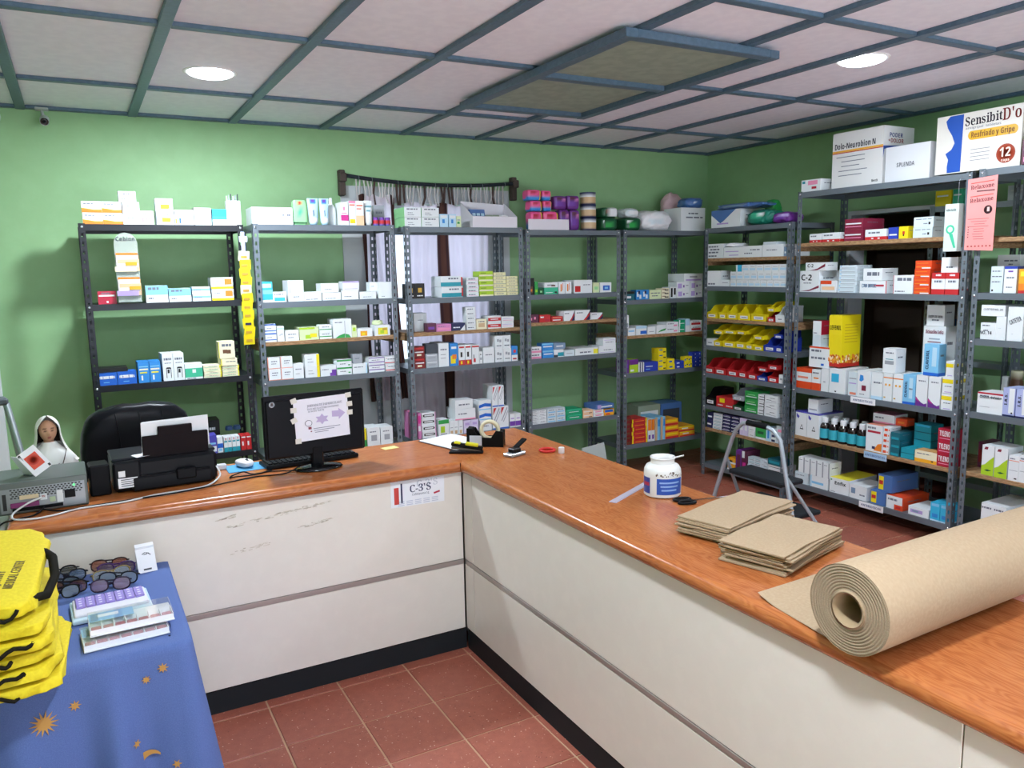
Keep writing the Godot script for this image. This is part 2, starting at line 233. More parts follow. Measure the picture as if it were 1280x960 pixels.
	["ice", "", "", [["grey", 0.1, 0.2, 0.9, 0.35], ["sky", 0.05, 0.6, 0.12, 0.9]]],
	["white", "", "", [["text", 0.15, 0.5, 0.6, 0.75], ["crimson", 0.55, 0.55, 0.9, 0.7], ["red", 0.97, 0, 1, 1]]],
	["white", "", "", [["text", 0.2, 0.4, 0.85, 0.7]]],
	["white", "", "", [["text", 0.2, 0.7, 0.95, 0.86], ["crimson", 0, 0, 0.03, 1], ["text", 0.1, 0.1, 0.6, 0.16]]],
	["vermilion", "", "", [["orange", 0.05, 0.2, 0.9, 0.3], ["white", 0.4, 0.05, 0.95, 0.18], ["orange", 0.05, 0.65, 0.8, 0.72]]],
	["red", "", "", [["white", 0, 0.25, 1, 0.72], ["text", 0.2, 0.55, 0.8, 0.65], ["text_w", 0.3, 0.85, 0.7, 0.93]]],
	["white", "", "", [["text", 0.3, 0.3, 0.7, 0.4]]],
	["vermilion", "", "", [["white", 0, 0.35, 1, 0.8], ["salmon", 0.1, 0.5, 0.8, 0.6]]],
	["white", "", "", [["vermilion", 0, 0, 1, 0.35], ["orange", 0.2, 0.55, 0.8, 0.62], ["text", 0.1, 0.8, 0.8, 0.87]]],
	["white", "", "", [["grey", 0.3, 0.4, 0.6, 0.45]]],
	["white", "", "", [["cyan", 0.12, 0.45, 0.6, 0.8], ["black", 0.35, 0.05, 0.45, 0.1]]],
	["ice", "", "", [["grey", 0.1, 0.7, 0.9, 0.75], ["lilac", 0.1, 0.5, 0.9, 0.55], ["salmon", 0.2, 0.05, 0.9, 0.15]]],
	["white", "", "", [["azure", [0.15, 0.62, 0.3, 0.58, 0.5, 0.66, 0.45, 0.82, 0.2, 0.84]], ["wine", 0.35, 0.25, 0.7, 0.45], ["text", 0.2, 0.1, 0.6, 0.13]]],
	["white", "", "", [["ltblue", 0, 0, 1, 0.12], ["text", 0.2, 0.6, 0.9, 0.66]]],
	["white", "", "", [["orange", 0, 0.82, 1, 0.86], ["amber", 0.2, 0.55, 0.4, 0.62], ["amber", 0.6, 0.55, 0.8, 0.62], ["gold", 0.1, 0.1, 0.3, 0.15]]],
	["sky", "", "", [["blue", 0, 0, 1, 0.08], ["ltblue", 0.5, 0.2, 0.8, 0.9], ["text", 0.5, 0.5, 0.8, 0.55]]],
	["white", "", "", [["purple", [0, 0, 1, 0, 1, 0.12, 0.75, 0.08, 0.5, 0.12, 0.25, 0.2, 0, 0.3]], ["magenta", [0, 0.22, 0.2, 0.16, 0.4, 0.12, 0.2, 0.2, 0, 0.28]], ["text", 0.2, 0.8, 0.8, 0.84]]],
	["white", "", "", [["yellow", 0, 0.6, 0.9, 0.85], ["lilac", 0.2, 0.05, 0.8, 0.1], ["text", 0.2, 0.4, 0.8, 0.45]]],
	["white", "", "", [["yellow", 0, 0.6, 0.9, 0.85], ["lilac", 0.2, 0.05, 0.8, 0.1]]],
	["white", "", "", [["vermilion", 0, 0.92, 1, 1], ["text", 0.1, 0.75, 0.6, 0.85], ["blue", 0.6, 0.1, 0.75, 0.2], ["text", 0.1, 0.4, 0.8, 0.5]]],
	["white", "crimson", "crimson", [["text", 0.1, 0.1, 0.5, 0.16]]],
	["sky", "", "", [["blue", 0, 0, 1, 0.1], ["ltblue", 0.55, 0.3, 0.85, 0.9]]],
	["white", "", "", [["grey", 0.25, 0.72, 0.75, 0.75], ["wine", 0.2, 0.66, 0.8, 0.68], ["grey", 0.75, 0.2, 0.77, 0.6]]],
	["white", "", "", [["text", 0.3, 0.25, 0.7, 0.32]]],
	["white", "", "", [["teal", 0.2, 0.55, 0.8, 0.58], ["grey", 0.15, 0.35, 0.85, 0.5], ["text", 0.2, 0.8, 0.8, 0.85]]],
	["white", "", "indigo", [["indigo", [0.1, 0.92, 0.1, 0.78, 0.28, 0.7, 0.36, 0.8]], ["indigo", 0, 0.96, 1, 1], ["black", [0.42, 0.28, 0.58, 0.5, 0.74, 0.28]], ["white", [0.48, 0.32, 0.58, 0.44, 0.68, 0.32]]]],
	["white", "", "", [["grey", 0.1, 0.2, 0.9, 0.3]]],
	["white", "", "salmon", [["crimson", 0.1, 0.7, 0.9, 0.78], ["orange", [0.5, 0.05, 1, 0.05, 1, 0.35, 0.75, 0.3]], ["navy", 0.4, 0.1, 0.6, 0.2], ["text", 0.1, 0.85, 0.6, 0.92]]],
	["white", "", "pink", [["text", 0.1, 0.5, 0.5, 0.65], ["pink", 0, 0, 1, 0.15]]],
	["white", "", "", [["vermilion", 0.1, 0.2, 0.6, 0.7], ["salmon", 0.7, 0.3, 0.9, 0.6]]],
	["vermilion", "", "", [["orange", 0.2, 0.3, 0.8, 0.6]]],
	["dkteal", "", "", [["teal", 0.1, 0.1, 0.9, 0.4]]],
	["teal", "", "", [["dkteal", 0, 0, 1, 0.1]]],
	["teal", "", "", [["dkteal", 0, 0.3, 1, 0.34], ["dkteal", 0, 0.64, 1, 0.68], ["cyan", 0.1, 0.9, 0.9, 0.97]]],
	["cream", "", "sandy", [["amber", 0, 0, 1, 0.3], ["text", 0.1, 0.7, 0.7, 0.78], ["black", 0.75, 0.15, 0.85, 0.25]]],
	["crimson", "", "", [["white", 0, 0, 0, 0], ["pink", 0.1, 0.2, 0.9, 0.26]]],
	["ice", "", "", [["text", 0.1, 0.7, 0.7, 0.76]]],
	["white", "", "", [["grey", 0.8, 0, 1, 1], ["text", 0.1, 0.8, 0.6, 0.84]]],
	["white", "", "", [["sky", 0.1, 0.3, 0.75, 0.5], ["ltblue", 0, 0, 0.1, 1]]],
	["white", "", "lemon", [["grey", 0.05, 0.05, 0.3, 0.1], ["green", 0.05, 0.8, 0.12, 0.9]]],
	["white", "", "", [["steel", 0.1, 0.35, 0.35, 0.75], ["text", 0.6, 0.3, 0.9, 0.4]]],
	["denim", "", "", [["yellow", 0.05, 0.1, 0.4, 0.9], ["red", 0.08, 0.4, 0.36, 0.65]]],
	["white", "vermilion", "vermilion", [["vermilion", 0.5, 0, 1, 0.4], ["text", 0.1, 0.65, 0.7, 0.8], ["red", 0.6, 0.1, 0.9, 0.3]]],
	["white", "", "", [["lilac", 0.1, 0.3, 0.7, 0.7], ["steel", 0.2, 0.4, 0.5, 0.6]]],
	["cyan", "", "", [["sky", 0.1, 0.8, 0.9, 0.95], ["ltblue", 0, 0, 1, 0.08], ["azure", 0.2, 0.2, 0.8, 0.4]]],
	["ice", "", "", [["text", 0.1, 0.8, 0.8, 0.84], ["text", 0.1, 0.6, 0.9, 0.64], ["text", 0.1, 0.4, 0.8, 0.44], ["black", 0.1, 0.06, 0.25, 0.13]]],
	["white", "", "", [["royal", 0, 0.9, 1, 1], ["violet", 0.3, 0.78, 0.7, 0.84], ["text", 0.2, 0.55, 0.8, 0.6], ["text", 0.2, 0.2, 0.7, 0.24]]],
	["amber", "", "", [["orange", 0, 0, 1, 0.4], ["red", 0, 0, 1, 0.12], ["lemon", 0.1, 0.7, 0.9, 0.9]]],
	["white", "", "", [["text", 0.3, 0.82, 0.9, 0.86], ["text", 0.5, 0.72, 0.7, 0.76]]],
	["white", "", "", [["text", 0.1, 0.8, 0.6, 0.87], ["text", 0.2, 0.5, 0.5, 0.58]]],
	["white", "", "", [["grey", 0.2, 0.5, 0.5, 0.51]]],
	["white", "", "", [["grey", 0.3, 0.2, 0.4, 0.21]]],
	["white", "", "", [["crimson", 0, 0.92, 1, 1], ["text", 0.1, 0.8, 0.45, 0.86], ["text", 0.5, 0.76, 0.95, 0.82], ["grey", 0.1, 0.3, 0.5, 0.32]]],
	["periwinkle", "", "", [["white", 0.5, 0.12, 0.95, 1], ["navy", 0, 0, 1, 0.06], ["black", 0.72, 0.1, 0.85, 0.16]]],
	["lemon", "", "", [["white", 0, 0.6, 1, 1]]],
	["brown", "", "", [["cream", 0.1, 0.8, 0.9, 1]]],
	["white", "", "", [["lime", [0, 0, 1, 0, 1, 0.66, 0.6, 0.5, 0.3, 0.36, 0, 0.3]], ["dkgreen", [0.25, 0.16, 0.5, 0.13, 0.85, 0.17, 0.5, 0.2]], ["wine", [0.15, 0.86, 0.25, 0.95, 0.5, 0.95, 0.45, 0.86]]]],
	["white", "", "", [["salmon", 0, 0.78, 1, 0.81], ["text", 0.1, 0.85, 0.6, 0.9], ["black", 0.6, 0.07, 0.85, 0.12], ["grey", 0.1, 0.4, 0.9, 0.42]]],
	["plum", "", "", [["darkred", 0.1, 0.2, 0.9, 0.7]]],
	["white", "", "", [["text", 0.05, 0.85, 0.8, 0.9], ["black", 0.05, 0.45, 0.5, 0.49], ["text", 0.3, 0.3, 0.8, 0.36], ["navy", 0.2, 0.08, 0.65, 0.2]]],
	["white", "", "", [["text", 0.05, 0.75, 0.6, 0.84], ["black", 0.05, 0.6, 0.6, 0.62]]],
	["yellow", "", "", []],
	["red", "", "", []],
	["white", "", "", [["grey", 0.2, 0.3, 0.8, 0.5]]],
	["royal", "", "", []],
	["dkgreen", "", "", []],
	["silver", "", "", []],
	["hotpink", "", "", [["azure", 0, 0, 1, 0.35], ["yellow", 0.85, 0, 1, 1], ["crimson", 0.2, 0.5, 0.6, 0.85]]],
	["purple", "", "", [["violet", 0.1, 0.2, 0.5, 0.6], ["orchid", 0.5, 0.5, 0.9, 0.8], ["plum", 0.2, 0.7, 0.6, 0.9]]],
	["navy", "", "", [["sand", 0.1, 0.2, 0.9, 0.6], ["white", 0.2, 0.65, 0.8, 0.8], ["brown", 0.4, 0.25, 0.8, 0.5]]],
	["dkgreen", "", "", [["green", 0.2, 0.2, 0.7, 0.7], ["white", 0.1, 0.55, 0.4, 0.75], ["crimson", 0.55, 0.4, 0.75, 0.6]]],
	["dkgreen", "", "", [["white", 0.4, 0.1, 1, 1], ["brown", 0.2, 0.4, 0.4, 0.8]]],
	["ice", "", "", [["white", 0.2, 0.3, 0.8, 0.7]]],
	["paper", "", "", [["ice", 0.2, 0.3, 0.6, 0.6]]],
	["white", "", "", [["text", 0.3, 0.72, 0.7, 0.78], ["text", 0.2, 0.55, 0.9, 0.61]]],
	["denim", "", "", [["white", 0.3, 0.4, 0.4, 0.5]]],
	["blush", "", "", [["paper", 0.2, 0.2, 0.6, 0.6]]],
	["white", "", "", [["lilac", 0.2, 0.18, 0.6, 0.26], ["denim", [0, 1, 0, 0.75, 0.32, 0.25, 0.42, 0.35, 0.85, 1]]]],
	["denim", "", "", [["steel", 0.2, 0.3, 0.7, 0.7]]],
	["dkjade", "", "", [["jade", 0.3, 0.4, 0.7, 0.8], ["white", 0.6, 0.6, 0.8, 0.8]]],
	["green", "", "", [["mint", 0.3, 0.3, 0.7, 0.7]]],
	["purple", "", "", [["violet", 0.2, 0.3, 0.8, 0.6], ["lilac", 0.5, 0.6, 0.9, 0.8]]],
]
# look, name, category, kind, rack, shelf, style, lettering, [[along, base, set back, turn, width, height, depth] ...] ("" = carton; size given again only where it changes)
const STOCK := [
	["white carton with orange lower band", "", "", "", "A", 1, 0, [], [[0.118, 2.05, 0.015, 0.6, 0.102, 0.064, 0.093], [0.222, 2.05, 0.015, 0.1], [0.118, 2.115, 0.015, -1.8], [0.222, 2.115, 0.014, -1.9]], 2],
	["plain white carton with tiny grey print", "", "", "", "A", 1, 1, [], [[0.321, 2.05, 0.015, -1.6, 0.089, 0.064, 0.085], [0.321, 2.115, 0.015, 1.3]], 2],
	["single white carton topping the white pair", "", "", "", "A", 1, 2, [], [[0.306, 2.18, 0.014, 0.5, 0.092, 0.06, 0.079]]],
	["white carton printed with three pink tablets", "", "", "", "A", 1, 3, [], [[0.403, 2.05, 0.013, -0.4, 0.074, 0.079, 0.087]]],
	["white carton with a yellow bar print", "", "", "", "A", 1, 4, [], [[0.503, 2.05, 0.016, 1.4, 0.096, 0.076, 0.108], [0.503, 2.127, 0.016, -1.4]], 2],
	["white carton with small blue and orange spots", "", "", "", "A", 1, 5, [], [[0.608, 2.05, 0.014, 1.3, 0.106, 0.089, 0.091]]],
	["white carton with a thin pink line", "", "", "", "A", 1, 6, [], [[0.714, 2.05, 0.013, 0.6, 0.096, 0.103, 0.089]]],
	["turquoise banded carton", "", "", "", "A", 1, 7, [], [[0.813, 2.05, 0.012, -1.7, 0.084, 0.097, 0.09]]],
	["tall white open carton holding thin sticks", "stick_holder", "", "sticks", "A", 1, 8, [], [[0.898, 2.05, 0.016, -1.2, 0.083, 0.192, 0.05]]],
	["crimson carton with white lettering", "", "", "", "A", 2, 9, [], [[0.156, 1.59, 0.013, -0.7, 0.097, 0.075, 0.1]]],
	["taller white carton with pale blue upper half", "", "", "", "A", 2, 10, [], [[0.424, 1.59, 0.012, -0.8, 0.122, 0.101, 0.121]]],
	["lower white carton with pale blue upper half", "", "", "", "A", 2, 10, [], [[0.553, 1.59, 0.014, -1.0, 0.125, 0.081, 0.133]]],
	["flat white carton with light blue stripe", "flat_carton", "", "", "A", 2, 11, [], [[0.674, 1.59, 0.012, 1.5, 0.104, 0.043, 0.104], [0.674, 1.634, 0.016, -0.8]], 2],
	["white carton with orange dots and yellow foot", "", "", "", "A", 2, 12, [], [[0.8, 1.59, 0.015, -0.3, 0.13, 0.07, 0.145], [0.8, 1.662, 0.016, -1.4]], 2],
	["wide royal blue carton with white lettering", "", "", "", "A", 3, 13, ["MONISTAN", 0.5, 0.6, 0.2, "paper"], [[0.116, 1.112, 0.016, 0.7, 0.103, 0.077, 0.1], [0.222, 1.112, 0.014, 0.3]]],
	["tall azure carton with cream lettering", "upright_carton", "", "", "A", 3, 14, [], [[0.314, 1.112, 0.013, 0.8, 0.061, 0.125, 0.134], [0.378, 1.112, 0.013, 0.3]]],
	["tall white carton with black bracket drawing", "upright_carton", "", "", "A", 3, 15, [], [[0.449, 1.112, 0.015, 1.8, 0.06, 0.166, 0.157], [0.512, 1.112, 0.012, 0.7]]],
	["white carton with jade green middle", "", "", "", "A", 3, 16, [], [[0.596, 1.112, 0.014, 0.6, 0.101, 0.096, 0.085]]],
	["flat cream carton with jade stripe", "flat_carton", "", "", "A", 3, 17, [], [[0.707, 1.112, 0.015, -0.9, 0.104, 0.018, 0.116], [0.707, 1.131, 0.015, 0.7], [0.707, 1.151, 0.02, -0.2], [0.706, 1.17, 0.021, -1.5, 0.102, 0.018, 0.116]], 4],
	["flat cream carton with jade stripe under bean carton", "flat_carton", "", "", "A", 3, 17, [], [[0.816, 1.112, 0.014, -1.5, 0.1, 0.016, 0.084], [0.816, 1.129, 0.016, -0.4], [0.816, 1.146, 0.019, -1.7], [0.816, 1.163, 0.018, 0.2]], 4],
	["plain cream carton under the bean carton", "flat_carton", "", "", "A", 3, 18, [], [[0.807, 1.18, 0.015, 1.5, 0.098, 0.045, 0.108]]],
	["cream carton printed with brown beans", "", "", "", "A", 3, 19, [], [[0.799, 1.226, 0.013, -0.6, 0.096, 0.107, 0.096]]],
	["thin black case lying on blue cartons", "flat_carton", "", "", "A", 3, 20, [], [[0.147, 1.19, 0.015, 1.8, 0.161, 0.025, 0.12]]],
	["black carton with gold lettering", "upright_carton", "", "", "A", 4, 21, [], [[0.702, 0.628, 0.183, -1.1, 0.093, 0.183, 0.156]]],
	["indigo carton beside toothpaste cartons", "upright_carton", "", "", "A", 4, 22, [], [[0.665, 0.628, 0.012, 0.4, 0.069, 0.117, 0.103]]],
	["narrow white carton with blue band", "upright_carton", "", "", "A", 4, 23, [], [[0.72, 0.628, 0.016, -0.2, 0.033, 0.098, 0.087]]],
	["slim white carton with teal foot", "upright_carton", "", "", "A", 4, 24, [], [[0.753, 0.628, 0.013, 0.9, 0.023, 0.095, 0.087], [0.778, 0.628, 0.014, 0.0], [0.803, 0.628, 0.013, 0.4], [0.828, 0.628, 0.016, 0.8]]],
	["slim red carton with white spot", "upright_carton", "", "", "A", 4, 25, [], [[0.862, 0.628, 0.015, 0.6, 0.031, 0.093, 0.098], [0.896, 0.628, 0.013, -0.2]]],
	["blue capped jar behind the slim cartons", "jar", "jar", "jar", "A", 4, 26, [], [[0.813, 0.724, 0.221, -1.8, 0.048, 0.028, 0.05], [0.863, 0.724, 0.223, -1.2]]],
	["long low white carton", "flat_carton", "", "", "B", 1, 27, [], [[1.133, 2.058, 0.015, -0.6, 0.254, 0.107, 0.2]]],
	["mint green refill pouch", "refill_pouch", "pouch", "pouch", "B", 1, 28, [], [[1.31, 2.058, 0.016, -2.0, 0.09, 0.159, 0.06]]],
	["pale blue cream tube standing on cap", "cream_tube", "tube", "tube", "B", 1, 29, [], [[1.398, 2.058, 0.015, -1.6, 0.073, 0.181, 0.05], [1.471, 2.058, 0.013, -1.9, 0.064, 0.181, 0.05]]],
	["white lotion bottle with pointed cap", "lotion_bottle", "bottle", "bottle", "B", 1, 30, [], [[1.537, 2.058, 0.013, -1.4, 0.066, 0.183, 0.195]]],
	["white carton with magenta band", "upright_carton", "", "", "B", 1, 31, [], [[1.601, 2.058, 0.013, -0.5, 0.05, 0.149, 0.131]]],
	["white carton with yellow and salmon lines", "upright_carton", "", "", "B", 1, 32, [], [[1.653, 2.058, 0.015, 1.0, 0.046, 0.159, 0.134]]],
	["white carton with peach foot", "upright_carton", "", "", "B", 1, 33, [], [[1.707, 2.058, 0.012, -1.7, 0.053, 0.16, 0.152]]],
	["white cream tube with teal lettering", "cream_tube", "tube", "tube", "B", 1, 34, [], [[1.77, 2.058, 0.015, -0.6, 0.06, 0.175, 0.045]]],
	["plain grey carton behind purple pots", "upright_carton", "", "", "B", 1, 35, [], [[1.879, 2.058, 0.123, -1.4, 0.075, 0.144, 0.127]]],
	["tiny purple pot with red label", "balm_pot", "pot", "jar", "B", 1, 36, [], [[1.823, 2.058, 0.016, 0.1, 0.04, 0.056, 0.05], [1.866, 2.058, 0.015, 0.1], [1.908, 2.058, 0.016, 0.1]]],
	["upright cyan carton", "upright_carton", "", "", "B", 2, 37, [], [[1.068, 1.567, 0.015, 0.8, 0.07, 0.132, 0.145]]],
	["low white carton with cyan lettering", "", "", "", "B", 2, 38, [], [[1.147, 1.567, 0.013, -1.3, 0.084, 0.065, 0.076]]],
	["tall plain white carton", "upright_carton", "", "", "B", 2, 39, [], [[1.251, 1.567, 0.012, 1.1, 0.1, 0.136, 0.142]]],
	["long low white carton", "", "", "", "B", 2, 40, [], [[1.36, 1.567, 0.014, 1.2, 0.113, 0.059, 0.106]]],
	["second long low white carton", "flat_carton", "", "", "B", 2, 41, [], [[1.486, 1.567, 0.015, 1.2, 0.124, 0.051, 0.139]]],
	["white carton on two long ones", "flat_carton", "", "", "B", 2, 42, [], [[1.477, 1.619, 0.014, -1.1, 0.119, 0.059, 0.129]]],
	["white carton under a lavender one", "", "", "", "B", 2, 43, [], [[1.614, 1.567, 0.013, -1.9, 0.115, 0.06, 0.112]]],
	["white carton with lavender edge", "", "", "", "B", 2, 44, [], [[1.621, 1.628, 0.014, -1.0, 0.112, 0.06, 0.093]]],
	["small white carton beside largest white carton", "flat_carton", "", "", "B", 2, 45, [], [[1.737, 1.567, 0.016, -0.2, 0.116, 0.049, 0.119]]],
	["narrow white carton perched at the back", "", "", "", "B", 2, 46, [], [[1.789, 1.617, 0.054, 1.8, 0.05, 0.062, 0.069]]],
	["large plain white carton by the post", "", "", "", "B", 2, 47, [], [[1.868, 1.567, 0.014, -1.1, 0.108, 0.111, 0.104]]],
	["white carton with blue edges", "", "", "", "B", 3, 48, [], [[1.074, 1.312, 0.014, 0.5, 0.073, 0.057, 0.065], [1.074, 1.37, 0.017, 1.4]], 2],
	["small white carton with grey tick", "upright_carton", "", "", "B", 3, 49, [], [[1.138, 1.312, 0.013, 0.6, 0.044, 0.098, 0.093]]],
	["white carton with fine grey text", "", "", "", "B", 3, 50, [], [[1.21, 1.312, 0.013, 1.6, 0.088, 0.067, 0.075]]],
	["pale green carton with yellow flowers", "", "", "", "B", 3, 51, [], [[1.323, 1.312, 0.014, -0.1, 0.126, 0.082, 0.133]]],
	["white carton with green stripe", "", "", "", "B", 3, 52, [], [[1.433, 1.312, 0.014, -0.7, 0.082, 0.046, 0.073], [1.433, 1.359, 0.016, 1.9]], 2],
	["tall white carton with green leaf", "", "", "", "B", 3, 53, [], [[1.546, 1.312, 0.013, 1.8, 0.127, 0.127, 0.119]]],
	["narrow pale green carton", "upright_carton", "", "", "B", 3, 54, [], [[1.63, 1.312, 0.015, -0.7, 0.033, 0.082, 0.085]]],
	["white carton with amber square", "", "", "", "B", 3, 55, [], [[1.703, 1.312, 0.015, 1.2, 0.107, 0.055, 0.092]]],
	["white carton with yellow green blur", "", "", "", "B", 3, 56, [], [[1.828, 1.312, 0.015, 1.9, 0.109, 0.073, 0.094]]],
	["round pale tin lid", "round_tin", "tin", "jar", "B", 3, 57, [], [[1.814, 1.387, 0.031, 0.2, 0.077, 0.028, 0.08]]],
	["white carton with salmon edge", "", "", "", "B", 4, 58, [], [[1.083, 1.062, 0.016, 1.9, 0.078, 0.074, 0.068], [1.164, 1.062, 0.013, 0.1], [1.083, 1.137, 0.017, -0.3], [1.164, 1.137, 0.017, 1.3]], 2],
	["white carton between salmon and yellow cartons", "upright_carton", "", "", "B", 4, 59, [], [[1.24, 1.062, 0.014, -0.8, 0.066, 0.097, 0.084]]],
	["white carton with yellow end", "", "", "", "B", 4, 60, [], [[1.333, 1.062, 0.013, -1.0, 0.096, 0.076, 0.086], [1.333, 1.139, 0.015, -1.5]], 2],
	["white carton with violet corner", "", "", "", "B", 4, 61, [], [[1.438, 1.062, 0.013, -0.2, 0.105, 0.069, 0.115]]],
	["white carton with green top edge", "flat_carton", "", "", "B", 4, 62, [], [[1.55, 1.062, 0.015, -0.3, 0.102, 0.05, 0.102], [1.55, 1.113, 0.017, 0.0]], 2],
	["white carton with pale blue end", "", "", "", "B", 4, 63, [], [[1.658, 1.062, 0.012, -1.9, 0.102, 0.069, 0.101]]],
	["grey carton on pale blue ended carton", "", "", "", "B", 4, 64, [], [[1.645, 1.132, 0.015, -2.0, 0.063, 0.062, 0.061]]],
	["white carton with violet stripe", "flat_carton", "", "", "B", 4, 65, [], [[1.777, 1.062, 0.015, -0.1, 0.112, 0.05, 0.119], [1.777, 1.113, 0.016, 0.2]], 2],
	["white carton with red stripe", "", "", "", "B", 4, 66, [], [[1.887, 1.062, 0.012, 0.2, 0.094, 0.049, 0.086], [1.887, 1.113, 0.016, -1.6]], 2],
	["narrow yellow and green carton", "upright_carton", "", "", "B", 5, 67, [], [[1.666, 0.541, 0.014, -0.4, 0.028, 0.132, 0.129]]],
	["white carton with grey emblem", "upright_carton", "", "", "B", 5, 68, [], [[1.732, 0.541, 0.012, 0.2, 0.092, 0.135, 0.141], [1.829, 0.541, 0.015, -0.2, 0.089, 0.129, 0.134]]],
	["white carton with mint green sides", "", "", "", "C", 1, 69, [], [[2.082, 2.052, 0.013, 0.0, 0.122, 0.065, 0.2], [2.211, 2.052, 0.012, 0.8, 0.132, 0.065, 0.2], [2.082, 2.119, 0.014, 0.1, 0.122, 0.065, 0.2], [2.211, 2.119, 0.014, 1.8, 0.132, 0.065, 0.2]], 2],
	["pale blue carton", "upright_carton", "", "", "C", 1, 70, [], [[2.315, 2.052, 0.015, 1.8, 0.064, 0.09, 0.092], [2.381, 2.052, 0.012, 1.8, 0.056, 0.089, 0.079]]],
	["narrow pale green carton beside display tray", "upright_carton", "", "", "C", 1, 71, [], [[2.432, 2.052, 0.015, -0.8, 0.037, 0.078, 0.084]]],
	["black carton with gold emblem", "upright_carton", "", "", "C", 2, 72, [], [[2.05, 1.557, 0.015, -1.0, 0.059, 0.103, 0.097], [2.115, 1.557, 0.013, 1.1, 0.071, 0.105, 0.088]]],
	["white carton with wide teal foot", "flat_carton", "", "", "C", 2, 73, [], [[2.365, 1.557, 0.015, 0.9, 0.169, 0.074, 0.183], [2.365, 1.633, 0.015, -1.4]], 2],
	["thin white carton in a stack of five", "flat_carton", "", "", "C", 2, 74, [], [[2.531, 1.557, 0.016, -1.1, 0.094, 0.027, 0.103], [2.531, 1.585, 0.018, -0.4], [2.531, 1.613, 0.016, 2.0], [2.531, 1.641, 0.021, -1.4], [2.531, 1.669, 0.021, 0.1]], 5],
	["thin lime green carton", "flat_carton", "", "", "C", 2, 75, [], [[2.642, 1.557, 0.014, -0.7, 0.112, 0.035, 0.104], [2.642, 1.593, 0.016, -1.9], [2.642, 1.63, 0.016, -0.2], [2.642, 1.666, 0.022, -0.7], [2.642, 1.702, 0.021, 0.0]], 5],
	["thin pale yellow carton beside lime stack", "flat_carton", "", "", "C", 2, 76, [], [[2.755, 1.557, 0.016, 1.2, 0.103, 0.027, 0.087], [2.755, 1.586, 0.018, -1.6], [2.755, 1.614, 0.018, -1.8], [2.755, 1.643, 0.02, -0.9], [2.755, 1.671, 0.023, -0.3], [2.755, 1.7, 0.025, 1.3]], 6],
	["thin pale yellow carton by the post", "flat_carton", "", "", "C", 2, 76, [], [[2.859, 1.557, 0.015, 1.7, 0.098, 0.022, 0.088], [2.859, 1.581, 0.015, 0.8], [2.859, 1.604, 0.019, -1.8], [2.859, 1.628, 0.02, -0.3], [2.859, 1.651, 0.023, 1.8], [2.859, 1.675, 0.023, 1.2]], 6],
	["tall plain white carton", "upright_carton", "", "", "C", 3, 77, [], [[2.157, 1.316, 0.123, -1.7, 0.095, 0.132, 0.11]]],
	["plum carton", "", "", "", "C", 3, 78, [], [[2.197, 1.316, 0.012, -0.6, 0.066, 0.062, 0.072]]],
	["orchid pink carton", "flat_carton", "", "", "C", 3, 79, [], [[2.291, 1.316, 0.015, -0.9, 0.116, 0.051, 0.115]]],
	["navy carton with white corner", "", "", "", "C", 3, 80, [], [[2.407, 1.316, 0.012, -1.0, 0.105, 0.054, 0.09]]],
	["small white carton in a stack of five", "flat_carton", "", "", "C", 3, 81, [], [[2.51, 1.316, 0.015, -1.8, 0.074, 0.032, 0.064], [2.51, 1.35, 0.016, -0.8], [2.51, 1.383, 0.018, 1.0], [2.51, 1.417, 0.02, 0.0], [2.51, 1.45, 0.023, -0.6]], 5],
	["cream carton with sand blur", "", "", "", "C", 3, 82, [], [[2.594, 1.316, 0.014, -1.9, 0.083, 0.074, 0.069]]],
	["white carton with broad red band", "flat_carton", "", "", "C", 3, 83, [], [[2.699, 1.316, 0.012, -1.2, 0.107, 0.046, 0.112], [2.699, 1.363, 0.014, 1.7]], 2],
	["white carton with pink and lilac lines", "flat_carton", "", "", "C", 3, 84, [], [[2.811, 1.316, 0.015, -0.3, 0.104, 0.04, 0.088], [2.811, 1.358, 0.014, 1.3]], 2],
	["dark red carton with white lines", "", "", "", "C", 4, 85, [], [[2.095, 1.062, 0.012, 0.8, 0.083, 0.077, 0.078], [2.095, 1.14, 0.018, -0.6]], 2],
	["silver grey carton", "", "", "", "C", 4, 86, [], [[2.191, 1.062, 0.014, 0.5, 0.093, 0.049, 0.1], [2.191, 1.112, 0.015, -0.6]], 2],
	["slate block imitating dark shadow above silver pair", "", "", "", "C", 4, 87, [], [[2.193, 1.162, 0.015, -1.7, 0.088, 0.07, 0.074]]],  # dark slate body stands in for the shadow behind the boxes
	["tall white carton with grey text", "upright_carton", "", "", "C", 4, 88, [], [[2.285, 1.062, 0.014, -1.3, 0.079, 0.169, 0.174]]],
	["azure carton with yellow figure", "upright_carton", "", "", "C", 4, 89, [], [[2.362, 1.062, 0.015, 1.5, 0.067, 0.164, 0.136]]],
	["white carton with red foot and black figure", "upright_carton", "", "", "C", 4, 90, [], [[2.427, 1.062, 0.014, -1.0, 0.049, 0.146, 0.147], [2.479, 1.062, 0.014, -0.2]]],
	["white carton with small red figures", "upright_carton", "", "", "C", 4, 91, [], [[2.538, 1.062, 0.012, -0.9, 0.056, 0.142, 0.121]]],
	["very narrow white carton", "upright_carton", "", "", "C", 4, 92, [], [[2.582, 1.062, 0.016, 0.1, 0.026, 0.09, 0.099]]],
	["plain white carton beside patterned block", "", "", "", "C", 4, 93, [], [[2.648, 1.062, 0.016, -0.8, 0.091, 0.115, 0.101]]],
	["white carton with grey leaf motif", "upright_carton", "", "", "C", 4, 94, [], [[2.735, 1.062, 0.016, -0.5, 0.065, 0.098, 0.09], [2.803, 1.062, 0.012, 0.0], [2.735, 1.161, 0.016, 0.0], [2.803, 1.161, 0.018, -0.9]], 2],
